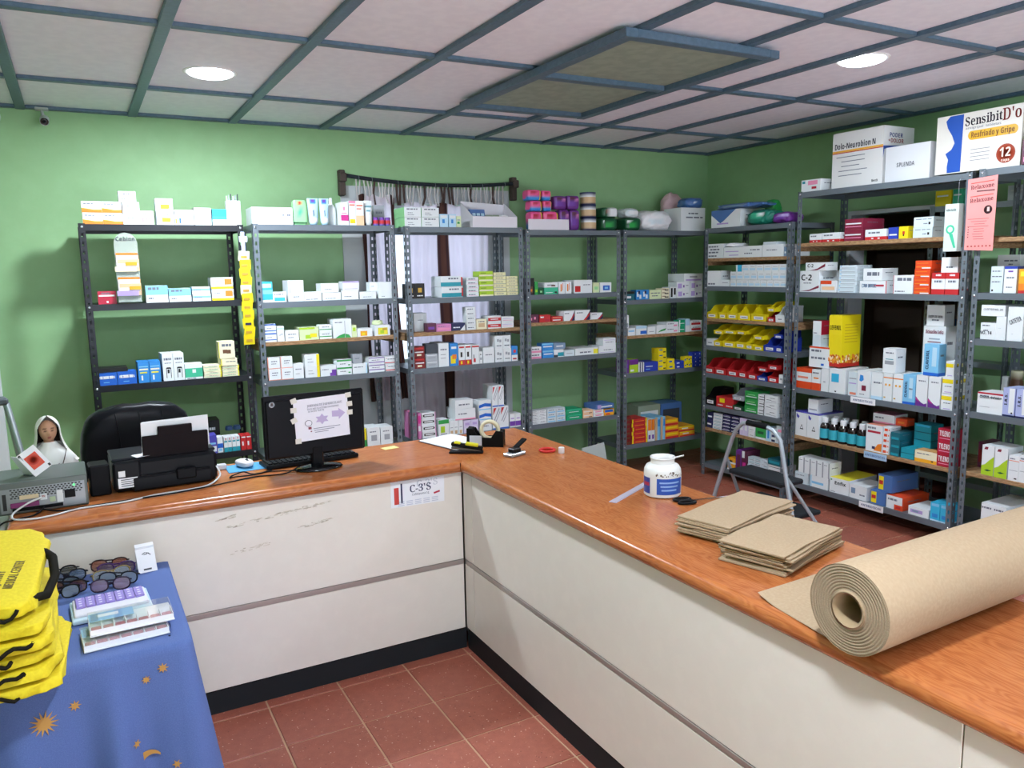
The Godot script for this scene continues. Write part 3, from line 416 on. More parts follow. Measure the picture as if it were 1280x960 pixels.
	["blue and white carton with red spot", "upright_carton", "", "", "C", 4, 95, [], [[2.867, 1.062, 0.013, -1.8, 0.051, 0.113, 0.094]]],
	["pink and white upright carton", "upright_carton", "", "", "C", 5, 96, [], [[2.035, 0.553, 0.014, -0.5, 0.027, 0.194, 0.157]]],
	["narrow pink carton beside looped print cartons", "upright_carton", "", "", "C", 5, 97, [], [[2.076, 0.553, 0.012, 0.5, 0.025, 0.188, 0.185]]],
	["white carton with black loop print", "flat_carton", "", "", "C", 5, 98, [], [[2.151, 0.553, 0.014, 1.5, 0.108, 0.045, 0.11], [2.151, 0.599, 0.015, -0.7], [2.151, 0.645, 0.02, -1.4], [2.151, 0.691, 0.02, 0.6]], 4],
	["white carton with green top", "upright_carton", "", "", "C", 5, 99, [], [[2.265, 0.553, 0.015, 1.6, 0.083, 0.119, 0.098]]],
	["little white carton with sand foot", "upright_carton", "", "", "C", 5, 100, [], [[2.328, 0.553, 0.014, 0.6, 0.034, 0.102, 0.102], [2.364, 0.553, 0.015, 0.0], [2.401, 0.553, 0.012, 0.7]]],
	["lavender carton", "upright_carton", "", "", "C", 5, 101, [], [[2.455, 0.553, 0.015, 0.3, 0.059, 0.096, 0.101], [2.516, 0.553, 0.015, 0.7]]],
	["white carton with pink foot", "flat_carton", "", "", "C", 5, 102, [], [[2.445, 0.656, 0.014, -1.9, 0.162, 0.08, 0.166]]],
	["flat white carton topping the lavender ones", "flat_carton", "", "", "C", 5, 103, [], [[2.434, 0.737, 0.013, -1.6, 0.141, 0.067, 0.121]]],
	["low white carton under blue slashed ones", "", "", "", "C", 5, 104, [], [[2.61, 0.553, 0.012, 0.5, 0.093, 0.078, 0.1]]],
	["white carton with blue slash", "", "", "", "C", 5, 105, [], [[2.606, 0.633, 0.013, -0.0, 0.101, 0.074, 0.102], [2.606, 0.708, 0.018, 1.2]], 2],
	["white carton with red corner slash", "upright_carton", "", "", "C", 5, 106, [], [[2.7, 0.553, 0.012, 0.1, 0.068, 0.172, 0.177], [2.77, 0.553, 0.013, -1.7]]],
	["white carton with red corner slash, upper pair", "upright_carton", "", "", "C", 5, 106, [], [[2.693, 0.726, 0.014, -0.9, 0.047, 0.158, 0.163], [2.742, 0.726, 0.014, 0.5]]],
	["little white carton with violet band", "upright_carton", "", "", "C", 5, 107, [], [[2.836, 0.553, 0.014, 1.0, 0.046, 0.104, 0.091], [2.885, 0.553, 0.012, -0.2]]],
	["narrow black and brown carton", "upright_carton", "", "", "D", 2, 108, [], [[3.023, 1.553, 0.013, 0.5, 0.043, 0.126, 0.12]]],
	["thin green carton", "upright_carton", "", "", "D", 2, 109, [], [[3.065, 1.553, 0.013, -0.8, 0.028, 0.098, 0.098]]],
	["low dark green carton", "", "", "", "D", 2, 110, [], [[3.106, 1.553, 0.014, 0.5, 0.044, 0.048, 0.05]]],
	["jade green carton", "flat_carton", "", "", "D", 2, 111, [], [[3.197, 1.553, 0.013, -2.0, 0.12, 0.051, 0.109]]],
	["white carton on jade carton", "flat_carton", "", "", "D", 2, 112, [], [[3.197, 1.605, 0.014, 0.7, 0.12, 0.037, 0.1]]],
	["white carton with orange streaks", "upright_carton", "", "", "D", 2, 113, [], [[3.292, 1.553, 0.013, -0.8, 0.056, 0.092, 0.094], [3.351, 1.553, 0.012, -0.1]]],
	["white carton with red square", "", "", "", "D", 2, 114, [], [[3.489, 1.553, 0.015, 1.6, 0.173, 0.101, 0.165]]],
	["pale green carton", "upright_carton", "", "", "D", 2, 115, [], [[3.614, 1.553, 0.016, 1.7, 0.058, 0.079, 0.069]]],
	["white carton with blue square", "", "", "", "D", 2, 116, [], [[3.704, 1.553, 0.012, 1.3, 0.111, 0.077, 0.091]]],
	["plum patterned carton", "", "", "", "D", 3, 117, [], [[3.039, 1.341, 0.012, -0.9, 0.082, 0.063, 0.092]]],
	["red carton with white spot", "", "", "", "D", 3, 118, [], [[3.14, 1.341, 0.016, -1.2, 0.099, 0.055, 0.088]]],
	["flat red and white carton", "flat_carton", "", "", "D", 3, 119, [], [[3.248, 1.341, 0.015, 0.1, 0.101, 0.039, 0.101]]],
	["white carton with navy and red corner", "", "", "", "D", 3, 120, [], [[3.357, 1.341, 0.015, 1.3, 0.1, 0.077, 0.111], [3.484, 1.341, 0.015, 0.8, 0.142, 0.078, 0.137]]],
	["smaller white carton with navy corner", "flat_carton", "", "", "D", 3, 120, [], [[3.619, 1.341, 0.015, -0.1, 0.115, 0.051, 0.102]]],
	["white carton with pink foot", "flat_carton", "", "", "D", 4, 121, [], [[3.052, 1.064, 0.016, -0.0, 0.099, 0.045, 0.082], [3.052, 1.11, 0.014, -0.8]], 2],
	["azure carton with white lettering", "", "", "", "D", 4, 122, [], [[3.162, 1.064, 0.013, -0.7, 0.099, 0.056, 0.085], [3.162, 1.121, 0.017, -2.0]], 2],
	["white and teal carton", "", "", "", "D", 4, 123, [], [[3.261, 1.064, 0.015, -1.5, 0.089, 0.059, 0.093]]],
	["steel blue carton on teal one", "flat_carton", "", "", "D", 4, 124, [], [[3.267, 1.125, 0.014, 1.6, 0.106, 0.047, 0.117]]],
	["icy white carton", "", "", "", "D", 4, 125, [], [[3.357, 1.064, 0.013, -0.4, 0.093, 0.048, 0.085]]],
	["long white carton with lemon end", "flat_carton", "", "", "D", 4, 126, [], [[3.521, 1.064, 0.013, -0.6, 0.215, 0.053, 0.2]]],
	["white carton below a square one", "flat_carton", "", "", "D", 4, 127, [], [[3.722, 1.064, 0.014, -1.8, 0.166, 0.06, 0.156]]],
	["square white carton by the post", "flat_carton", "", "", "D", 4, 128, [], [[3.743, 1.125, 0.015, -0.9, 0.123, 0.059, 0.104]]],
	["flat white carton in a double stack", "flat_carton", "", "", "D", 5, 129, [], [[3.036, 0.552, 0.014, -0.9, 0.068, 0.026, 0.076], [3.107, 0.552, 0.012, -1.2], [3.036, 0.579, 0.015, 1.8], [3.107, 0.579, 0.017, 1.2], [3.036, 0.605, 0.017, 1.7], [3.107, 0.605, 0.02, 0.2], [3.036, 0.632, 0.02, -1.8], [3.107, 0.632, 0.02, -0.2]], 4],
	["flat icy blue carton in a double stack", "flat_carton", "", "", "D", 5, 130, [], [[3.189, 0.552, 0.013, -0.9, 0.082, 0.035, 0.087], [3.274, 0.552, 0.016, 1.7], [3.189, 0.588, 0.017, -0.1], [3.274, 0.588, 0.015, -0.8], [3.189, 0.624, 0.018, 1.9], [3.274, 0.624, 0.018, 0.6]], 3],
	["emerald green carton", "flat_carton", "", "", "D", 5, 131, [], [[3.399, 0.552, 0.012, -0.4, 0.152, 0.042, 0.137], [3.399, 0.595, 0.017, -1.4]], 2],
	["peach carton", "flat_carton", "", "", "D", 5, 132, [], [[3.531, 0.552, 0.015, -0.0, 0.097, 0.031, 0.085], [3.531, 0.584, 0.016, 1.6]], 2],
	["white carton with pink print", "flat_carton", "", "", "D", 5, 133, [], [[3.634, 0.552, 0.012, -1.4, 0.098, 0.028, 0.111], [3.634, 0.581, 0.016, -1.6]], 2],
	["amber and blue carton", "", "", "", "D", 5, 134, [], [[3.738, 0.552, 0.015, -1.0, 0.1, 0.051, 0.092]]],
	["flat denim blue carton laid on top", "flat_carton", "", "", "D", 5, 135, [], [[3.693, 0.611, 0.013, 1.5, 0.184, 0.037, 0.164]]],
	["dark teal carton", "", "", "", "E", 2, 136, [], [[3.948, 1.482, 0.013, -0.3, 0.089, 0.07, 0.094]]],
	["blue and white mottled carton", "", "", "", "E", 2, 137, [], [[4.042, 1.482, 0.013, -0.6, 0.064, 0.079, 0.077], [4.109, 1.482, 0.016, -0.9]]],
	["pale green carton with dark text", "", "", "", "E", 2, 138, [], [[4.209, 1.482, 0.015, 0.0, 0.12, 0.075, 0.134]]],
	["cream carton with black arrow", "flat_carton", "", "", "E", 2, 139, [], [[4.316, 1.482, 0.015, -1.1, 0.079, 0.028, 0.08], [4.316, 1.511, 0.016, -1.0], [4.316, 1.54, 0.017, -0.2]], 3],
	["white carton with black cross", "upright_carton", "", "", "E", 2, 140, [], [[4.397, 1.482, 0.015, 1.5, 0.067, 0.094, 0.104]]],
	["white carton with lilac end", "flat_carton", "", "", "E", 2, 141, [], [[4.507, 1.482, 0.016, 0.8, 0.139, 0.066, 0.114], [4.649, 1.482, 0.015, -0.1], [4.507, 1.549, 0.015, -2.0], [4.649, 1.549, 0.015, 1.7]], 2],
	["white carton with lilac foot", "flat_carton", "", "", "E", 2, 142, [], [[4.614, 1.617, 0.015, 1.9, 0.214, 0.066, 0.2]]],
	["tall narrow white carton", "upright_carton", "", "", "E", 3, 143, [], [[3.972, 1.191, 0.083, -0.7, 0.034, 0.164, 0.144]]],
	["white carton with sky stripe", "", "", "", "E", 3, 144, [], [[3.961, 1.191, 0.013, 1.8, 0.074, 0.061, 0.067]]],
	["white carton with blue corner", "", "", "", "E", 3, 145, [], [[4.063, 1.191, 0.013, 1.1, 0.112, 0.076, 0.116]]],
	["white carton between blue and green ones", "", "", "", "E", 3, 146, [], [[4.17, 1.191, 0.012, -1.8, 0.081, 0.064, 0.078]]],
	["white carton with green swoosh", "", "", "", "E", 3, 147, [], [[4.272, 1.191, 0.014, 1.7, 0.105, 0.072, 0.111]]],
	["white carton with pink spot", "flat_carton", "", "", "E", 3, 148, [], [[4.394, 1.191, 0.014, -1.5, 0.128, 0.045, 0.129], [4.394, 1.237, 0.016, 0.5]], 2],
	["emerald carton with white edge", "", "", "", "E", 3, 149, [], [[4.496, 1.191, 0.015, -1.7, 0.065, 0.051, 0.068], [4.496, 1.243, 0.014, 0.3]], 2],
	["narrow pale blue carton", "upright_carton", "", "", "E", 3, 150, [], [[4.559, 1.191, 0.014, 0.4, 0.048, 0.11, 0.102]]],
	["white carton with red block", "flat_carton", "", "", "E", 3, 151, [], [[4.654, 1.191, 0.014, -0.2, 0.129, 0.045, 0.106], [4.654, 1.238, 0.018, 0.6]], 2],
	["purple carton", "upright_carton", "", "", "E", 4, 152, [], [[3.916, 0.882, 0.012, -0.5, 0.047, 0.113, 0.122]]],
	["lime and purple carton", "", "", "", "E", 4, 153, [], [[3.989, 0.882, 0.016, 0.8, 0.088, 0.111, 0.098]]],
	["white carton with navy stripes", "upright_carton", "", "", "E", 4, 154, [], [[4.067, 0.882, 0.016, -0.0, 0.057, 0.081, 0.073]]],
	["royal blue carton", "", "", "", "E", 4, 155, [], [[4.171, 0.882, 0.013, -1.0, 0.14, 0.077, 0.143]]],
	["small yellow carton in the tall stack", "", "", "", "E", 4, 156, [], [[4.291, 0.882, 0.015, -1.1, 0.086, 0.045, 0.089], [4.291, 0.928, 0.018, -0.6], [4.291, 0.974, 0.017, 0.7], [4.291, 1.02, 0.02, 1.2]], 4],
	["small yellow carton in the low stack", "", "", "", "E", 4, 157, [], [[4.381, 0.882, 0.012, -1.2, 0.081, 0.044, 0.085], [4.381, 0.927, 0.018, -0.8]], 2],
	["small royal blue carton", "flat_carton", "", "", "E", 4, 158, [], [[4.476, 0.882, 0.014, -1.1, 0.096, 0.031, 0.103], [4.476, 0.914, 0.016, -0.8]], 2],
	["small yellow carton between blue cartons", "", "", "", "E", 4, 159, [], [[4.55, 0.882, 0.012, -0.6, 0.041, 0.047, 0.052], [4.594, 0.882, 0.014, -0.2], [4.55, 0.93, 0.015, 0.9], [4.594, 0.93, 0.017, -0.2]], 2],
	["small royal blue carton by the post", "", "", "", "E", 4, 160, [], [[4.646, 0.882, 0.016, -1.4, 0.048, 0.031, 0.05], [4.696, 0.882, 0.016, -1.8], [4.646, 0.914, 0.015, 1.6], [4.696, 0.914, 0.017, 0.9], [4.646, 0.946, 0.02, 1.7], [4.696, 0.946, 0.017, -1.3], [4.646, 0.978, 0.021, 1.0], [4.696, 0.978, 0.022, 0.7]], 4],
	["dark red carton", "", "", "", "E", 5, 161, [], [[3.935, 0.28, 0.013, -0.7, 0.066, 0.038, 0.063], [3.935, 0.319, 0.017, -2.0], [3.935, 0.358, 0.018, -0.6], [3.935, 0.396, 0.022, -1.5], [3.935, 0.435, 0.024, -1.2], [3.935, 0.474, 0.023, 1.3]], 6],
	["red carton with yellow edges", "flat_carton", "", "", "E", 5, 162, [], [[4.055, 0.28, 0.013, -1.8, 0.159, 0.033, 0.17], [4.055, 0.315, 0.014, -0.5], [4.055, 0.349, 0.019, -1.2], [4.055, 0.384, 0.019, 1.6], [4.055, 0.418, 0.024, -0.4], [4.055, 0.453, 0.024, 1.1]], 6],
	["white carton with orange top", "upright_carton", "", "", "E", 5, 163, [], [[4.159, 0.28, 0.016, -0.9, 0.033, 0.188, 0.153], [4.195, 0.28, 0.015, -0.5]]],
	["sky blue and sand carton", "upright_carton", "", "", "E", 5, 164, [], [[4.242, 0.28, 0.015, -0.6, 0.051, 0.199, 0.2], [4.296, 0.28, 0.014, 1.8]]],
	["amber carton with red foot", "flat_carton", "", "", "E", 5, 165, [], [[4.399, 0.28, 0.014, 0.9, 0.143, 0.055, 0.143], [4.399, 0.336, 0.015, -0.9], [4.399, 0.393, 0.02, 1.0]], 3],
	["broad amber carton with red foot", "flat_carton", "", "", "E", 5, 166, [], [[4.567, 0.28, 0.013, 1.8, 0.172, 0.043, 0.188], [4.567, 0.324, 0.018, -1.1]], 2],
	["sage grey carton behind the red stacks", "", "", "", "E", 5, 167, [], [[4.341, 0.28, 0.254, 1.8, 0.25, 0.26, 0.2]]],
	["denim blue plastic case", "", "", "", "E", 5, 168, [], [[4.591, 0.28, 0.252, -0.3, 0.235, 0.257, 0.2]]],
	["white box with four lines of marker writing", "storage_box", "box", "", "F", 2, 169, [], [[-4.883, 1.806, 0.012, 1.7, 0.178, 0.114, 0.28]]],
	["white box with faint lilac writing", "storage_box", "box", "", "F", 2, 170, [], [[-4.686, 1.806, 0.015, 1.2, 0.199, 0.081, 0.28]]],
	["white box with slanted marker writing", "storage_box", "box", "", "F", 2, 171, [], [[-4.482, 1.806, 0.014, 1.3, 0.2, 0.085, 0.28]]],
	["white box with one word", "storage_box", "box", "", "F", 2, 172, [], [[-4.275, 1.806, 0.014, 0.4, 0.2, 0.089, 0.28]]],
	["narrow steel blue carton", "upright_carton", "", "", "F", 2, 173, [], [[-4.153, 1.806, 0.013, -0.3, 0.024, 0.067, 0.061]]],
	["crumpled white paper", "crumpled_paper", "paper", "crumple", "F", 2, 174, [], [[-4.715, 1.888, 0.014, -1.7, 0.134, 0.034, 0.14]]],
	["flat icy blue folded sheet on boxes", "flat_carton", "", "", "F", 2, 175, [], [[-4.305, 1.896, 0.014, 1.0, 0.125, 0.019, 0.1]]],
	["large white carton leaning sideways", "", "", "", "F", 3, 176, [], [[-4.899, 1.582, 0.014, 7.0, 0.142, 0.123, 0.13]]],
	["low white carton beside the vial cartons", "", "", "", "F", 3, 178, [], [[-4.763, 1.582, 0.016, 0.2, 0.104, 0.052, 0.087]]],
	["small white vial carton, bottom tier", "", "", "", "F", 3, 177, [], [[-4.672, 1.582, 0.013, 1.9, 0.061, 0.05, 0.1], [-4.608, 1.582, 0.015, 2.0], [-4.545, 1.582, 0.014, -1.7], [-4.481, 1.582, 0.015, -0.0], [-4.417, 1.582, 0.014, -0.2], [-4.353, 1.582, 0.014, -0.3], [-4.29, 1.582, 0.013, 0.7], [-4.226, 1.582, 0.014, 1.4], [-4.162, 1.582, 0.013, -1.5]]],
	["small white vial carton, middle tier", "", "", "", "F", 3, 177, [], [[-4.67, 1.634, 0.015, -0.8, 0.069, 0.063, 0.1], [-4.598, 1.634, 0.013, -0.5], [-4.526, 1.634, 0.014, -1.2], [-4.455, 1.634, 0.014, -1.0], [-4.383, 1.634, 0.015, 1.5], [-4.311, 1.634, 0.013, -0.7], [-4.24, 1.634, 0.013, 2.0], [-4.168, 1.634, 0.012, -1.1]]],
	["small white vial carton, top tier", "", "", "", "F", 3, 177, [], [[-4.546, 1.697, 0.014, 0.6, 0.072, 0.052, 0.1], [-4.471, 1.697, 0.016, -1.6], [-4.396, 1.697, 0.012, 1.3], [-4.322, 1.697, 0.015, 1.7], [-4.247, 1.697, 0.016, -0.8], [-4.172, 1.697, 0.015, -1.2]]],
	["small cyan vial carton", "", "", "", "F", 3, 179, [], [[-4.618, 1.697, 0.016, 0.3, 0.056, 0.052, 0.1]]],
	["red carton with yellow letters", "flat_carton", "", "", "F", 7, 180, [], [[-4.74, 0.602, 0.013, 1.5, 0.185, 0.085, 0.2]]],
	["green carton with white scrollwork", "flat_carton", "", "", "F", 7, 181, [], [[-4.452, 0.602, 0.014, 1.1, 0.133, 0.055, 0.127], [-4.452, 0.658, 0.018, -1.6], [-4.452, 0.715, 0.017, 0.5]], 3],
	["white carton with black stripes", "", "", "", "F", 7, 182, [], [[-4.347, 0.602, 0.013, -1.4, 0.066, 0.052, 0.059], [-4.347, 0.655, 0.016, -1.0], [-4.347, 0.709, 0.017, 0.6]], 3],
	["white carton with black curves", "flat_carton", "", "", "F", 7, 183, [], [[-4.248, 0.602, 0.016, -0.7, 0.122, 0.053, 0.107], [-4.248, 0.656, 0.015, -1.3], [-4.248, 0.711, 0.018, -1.2]], 3],
	["navy carton with white band", "", "", "", "F", 8, 184, [], [[-4.908, 0.41, 0.012, -1.7, 0.06, 0.062, 0.066], [-4.908, 0.473, 0.017, -0.4]], 2],
	["white carton with teal lines", "flat_carton", "", "", "F", 8, 185, [], [[-4.82, 0.41, 0.013, -1.6, 0.101, 0.025, 0.1], [-4.82, 0.436, 0.017, 0.8], [-4.82, 0.463, 0.017, -0.9], [-4.82, 0.489, 0.02, 1.8], [-4.82, 0.515, 0.022, 0.3]], 5],
	["navy carton with white label", "flat_carton", "", "", "F", 8, 186, [], [[-4.716, 0.41, 0.013, 1.5, 0.096, 0.026, 0.089], [-4.618, 0.41, 0.016, -0.5], [-4.716, 0.437, 0.016, 0.9], [-4.618, 0.437, 0.016, -2.0], [-4.716, 0.465, 0.019, -0.3], [-4.618, 0.465, 0.019, -0.4], [-4.716, 0.492, 0.021, -0.2], [-4.618, 0.492, 0.021, -1.9], [-4.716, 0.52, 0.02, 0.6], [-4.618, 0.52, 0.023, -1.6]], 5],
	["lavender white carton", "upright_carton", "", "", "F", 8, 187, [], [[-4.543, 0.41, 0.013, 0.0, 0.042, 0.136, 0.135], [-4.499, 0.41, 0.015, -0.4]]],
	["plain white carton in the trio", "", "", "", "F", 8, 146, [], [[-4.439, 0.41, 0.015, -1.6, 0.067, 0.044, 0.066], [-4.439, 0.456, 0.014, 1.2], [-4.439, 0.501, 0.02, -1.2]], 3],
	["green carton with white foot", "", "", "", "F", 8, 188, [], [[-4.347, 0.41, 0.016, 1.9, 0.099, 0.104, 0.089]]],
	["pale blue carton", "upright_carton", "", "", "F", 8, 189, [], [[-4.268, 0.41, 0.016, 0.9, 0.045, 0.108, 0.103]]],
	["white carton with navy slash", "", "", "", "F", 8, 190, [], [[-4.217, 0.41, 0.015, 0.2, 0.044, 0.035, 0.05], [-4.217, 0.446, 0.017, -0.7], [-4.217, 0.482, 0.018, -0.6]], 3],
	["icy white carton with pink print", "", "", "", "F", 8, 191, [], [[-4.154, 0.41, 0.015, 1.3, 0.071, 0.067, 0.068], [-4.154, 0.478, 0.017, -1.1]], 2],
	["amber and black carton", "", "", "", "F", 9, 192, [], [[-4.647, 0.103, 0.012, -0.5, 0.084, 0.048, 0.08], [-4.647, 0.152, 0.017, -1.0]], 2],
	["tall purple carton", "upright_carton", "", "", "F", 9, 193, [], [[-4.571, 0.103, 0.014, 1.6, 0.058, 0.178, 0.16]]],
	["tall plum carton with white top", "upright_carton", "", "", "F", 9, 194, [], [[-4.509, 0.103, 0.012, 1.0, 0.055, 0.18, 0.147]]],
	["icy white carton", "flat_carton", "", "", "F", 9, 195, [], [[-4.44, 0.103, 0.015, -1.5, 0.067, 0.028, 0.057], [-4.37, 0.103, 0.013, 0.2], [-4.44, 0.133, 0.015, -0.8], [-4.37, 0.133, 0.015, 0.3], [-4.44, 0.162, 0.017, 0.6], [-4.37, 0.162, 0.016, -0.2], [-4.44, 0.192, 0.022, 0.5], [-4.37, 0.192, 0.018, -1.1], [-4.44, 0.221, 0.022, 1.1], [-4.37, 0.221, 0.02, -1.3]], 5],
	["icy white carton with black line", "flat_carton", "", "", "F", 9, 196, [], [[-4.3, 0.103, 0.015, -1.5, 0.059, 0.029, 0.058], [-4.3, 0.134, 0.015, -1.6], [-4.3, 0.164, 0.016, 0.0], [-4.3, 0.195, 0.022, 0.5], [-4.3, 0.226, 0.023, 0.9]], 5],
	["white carton with black dash", "flat_carton", "", "", "F", 9, 197, [], [[-4.194, 0.103, 0.012, -1.8, 0.14, 0.025, 0.147], [-4.194, 0.129, 0.014, -0.5], [-4.194, 0.155, 0.02, -1.5], [-4.194, 0.181, 0.021, 2.0], [-4.194, 0.207, 0.022, 1.3]], 5],
	["dark teal carton lying on top", "flat_carton", "", "", "F", 9, 198, [], [[-4.201, 0.233, 0.016, -0.0, 0.128, 0.046, 0.112]]],
	["small white carton with pink print", "flat_carton", "", "", "G", 1, 199, [], [[-3.944, 2.246, 0.015, -1.3, 0.166, 0.081, 0.183]]],
	["white carton with red foot", "", "", "", "G", 2, 200, [], [[-3.89, 1.893, 0.015, -1.7, 0.099, 0.06, 0.105], [-3.758, 1.893, 0.014, -1.4, 0.148, 0.062, 0.137]]],
	["wine red carton with white lettering", "flat_carton", "", "", "G", 2, 201, [], [[-3.58, 1.893, 0.015, -0.9, 0.145, 0.071, 0.2], [-3.58, 1.965, 0.017, -1.4]], 2],
	["white carton with red foot beside blue carton", "flat_carton", "", "", "G", 2, 202, [], [[-3.412, 1.893, 0.015, -1.2, 0.157, 0.067, 0.151]]],
	["small royal blue carton", "", "", "", "G", 2, 203, [], [[-3.288, 1.893, 0.014, 0.0, 0.066, 0.072, 0.04]]],
	["small yellow carton with red emblem", "", "", "", "G", 2, 204, [], [[-3.215, 1.893, 0.013, -1.9, 0.064, 0.074, 0.06]]],
	["pale grey carton with black dot", "flat_carton", "", "", "G", 2, 205, [], [[-3.088, 1.893, 0.015, -1.4, 0.127, 0.061, 0.12], [-3.088, 1.955, 0.017, 0.7]], 2],
	["large white carton with maroon swoosh", "", "", "", "G", 3, 206, ["C-2", 0.35, 0.68, 0.28, "black"], [[-3.927, 1.551, 0.015, -1.3, 0.171, 0.147, 0.2]]],
	["small white carton with maroon swoosh", "flat_carton", "", "", "G", 3, 207, ["C-2", 0.25, 0.6, 0.4, "black"], [[-3.879, 1.699, 0.014, -1.5, 0.171, 0.057, 0.12]]],
	["white carton with vermilion tab", "", "", "", "G", 3, 208, [], [[-3.764, 1.551, 0.013, -0.6, 0.131, 0.079, 0.128]]],
	["thin icy blue carton", "flat_carton", "", "", "G", 3, 209, [], [[-3.617, 1.551, 0.012, 0.3, 0.138, 0.025, 0.149], [-3.617, 1.577, 0.017, -1.6], [-3.617, 1.603, 0.02, 0.5], [-3.617, 1.63, 0.019, 1.2], [-3.617, 1.656, 0.022, 2.0], [-3.617, 1.682, 0.023, -0.6], [-3.617, 1.708, 0.026, -0.2]], 7],
	["wide white carton with outlined capitals", "flat_carton", "", "", "G", 3, 210, ["DOLVIZ", 0.35, 0.6, 0.3, "steel"], [[-3.417, 1.551, 0.015, 1.0, 0.196, 0.079, 0.16]]],
	["white carton with faint capitals on the wide one", "", "", "", "G", 3, 211, [], [[-3.424, 1.632, 0.016, 1.3, 0.137, 0.078, 0.16]]],
	["white carton with dark script beside orange stack", "", "", "", "G", 3, 212, [], [[-3.202, 1.551, 0.014, 0.6, 0.134, 0.115, 0.12]]],
	["vermilion carton in a stack of four", "flat_carton", "", "", "G", 3, 213, [], [[-3.076, 1.551, 0.016, 0.3, 0.104, 0.05, 0.2], [-3.076, 1.602, 0.015, -0.7], [-3.076, 1.653, 0.02, -1.9], [-3.076, 1.704, 0.021, 0.5]], 4],
	["red carton with white label", "upright_carton", "", "", "G", 3, 214, [], [[-2.969, 1.551, 0.013, 0.1, 0.083, 0.129, 0.1], [-2.883, 1.551, 0.015, -1.5]]],
	["white storage box over red label cartons", "storage_box", "box", "", "G", 3, 215, [], [[-2.916, 1.681, 0.032, 0.6, 0.102, 0.09, 0.07]]],
	["vermilion carton with white band", "", "", "", "G", 4, 216, [], [[-3.946, 0.859, 0.016, -2.0, 0.135, 0.146, 0.24]]],
	["white carton with vermilion foot", "upright_carton", "", "", "G", 4, 217, [], [[-3.835, 0.859, 0.013, -1.6, 0.075, 0.147, 0.24]]],
	["narrow plain white carton", "upright_carton", "", "", "G", 4, 218, [], [[-3.762, 0.859, 0.013, -1.1, 0.061, 0.159, 0.2]]],
	["white carton with cyan square", "", "", "", "G", 4, 219, [], [[-3.66, 0.859, 0.013, 0.4, 0.128, 0.17, 0.24]]],
	["white carton with grey lettering and salmon foot", "upright_carton", "", "", "G", 4, 220, [], [[-3.537, 0.859, 0.014, 0.5, 0.07, 0.162, 0.2]]],
	["white carton with blue drop", "upright_carton", "", "", "G", 4, 221, [], [[-3.447, 0.859, 0.012, -1.5, 0.097, 0.179, 0.2]]],
	["white carton with pale blue foot", "upright_carton", "", "", "G", 4, 222, [], [[-3.35, 0.859, 0.015, -1.0, 0.082, 0.176, 0.2]]],
	["white carton with orange dots", "upright_carton", "", "", "G", 4, 223, [], [[-3.27, 0.859, 0.015, -1.6, 0.066, 0.181, 0.2], [-3.201, 0.859, 0.013, 1.5]]],
	["sky blue carton with vertical navy word", "upright_carton", "", "", "G", 4, 224, ["CLAVOXIL", 0.25, 0.5, 0.2, "navy", 90], [[-3.121, 0.859, 0.014, -0.4, 0.084, 0.187, 0.2]]],
	["white carton with purple wave foot", "upright_carton", "", "", "G", 4, 225, [], [[-3.033, 0.859, 0.014, -2.0, 0.077, 0.193, 0.2], [-2.953, 0.859, 0.013, 0.2]]],
	["white carton with yellow patch", "upright_carton", "", "", "G", 4, 226, [], [[-2.871, 0.859, 0.013, 0.6, 0.072, 0.1, 0.2], [-2.871, 0.961, 0.014, 1.7]], 2],
	["upper white carton with yellow patch", "upright_carton", "", "", "G", 4, 227, [], [[-2.869, 1.062, 0.022, 1.6, 0.049, 0.092, 0.095]]],
	["white carton with vermilion top edge", "", "", "", "G", 4, 228, [], [[-3.837, 1.02, 0.034, 0.1, 0.172, 0.147, 0.14]]],
	["plain pale carton under red ended one", "", "", "", "G", 4, 175, [], [[-3.877, 1.168, 0.051, -1.0, 0.069, 0.079, 0.14]]],
	["white carton with crimson end", "upright_carton", "", "", "G", 4, 229, [], [[-3.881, 1.248, 0.054, 1.1, 0.071, 0.098, 0.14]]],
	["sky blue carton standing before the tall carton", "upright_carton", "", "", "G", 4, 230, ["CLAVOXIL", 0.25, 0.5, 0.2, "navy", 90], [[-2.992, 1.054, 0.024, 0.2, 0.097, 0.194, 0.07]]],
	["tall white carton under the drip set box", "upright_carton", "", "", "G", 4, 231, ["Dicloxacilina Sodica", 0.5, 0.88, 0.075, "wine"], [[-3.031, 1.054, 0.104, -1.4, 0.146, 0.298, 0.1]]],
	["white paper box topping the tall carton", "storage_box", "box", "", "G", 4, 232, ["EQUIPO DE SUERO", 0.5, 0.45, 0.12, "slate"], [[-3.031, 1.353, 0.102, 0.4, 0.114, 0.129, 0.1]]],
	["solitary white carton standing on the row", "upright_carton", "", "", "G", 4, 233, [], [[-3.274, 1.042, 0.02, 0.6, 0.091, 0.157, 0.1]]],
	["white carton with indigo drop", "upright_carton", "", "", "G", 5, 234, [], [[-3.957, 0.508, 0.015, -1.3, 0.103, 0.178, 0.25], [-3.851, 0.508, 0.014, -0.8]]],
	["flat white carton on indigo drop cartons", "", "", "", "G", 5, 235, [], [[-3.875, 0.687, 0.034, 1.6, 0.083, 0.099, 0.16]]],
	["white carton with orange fruit", "upright_carton", "", "", "G", 5, 236, [], [[-3.356, 0.508, 0.014, 0.9, 0.118, 0.179, 0.2]]],
	["white carton laid above the fruit carton", "flat_carton", "", "", "G", 5, 237, [], [[-3.356, 0.688, 0.104, 1.4, 0.155, 0.062, 0.14]]],
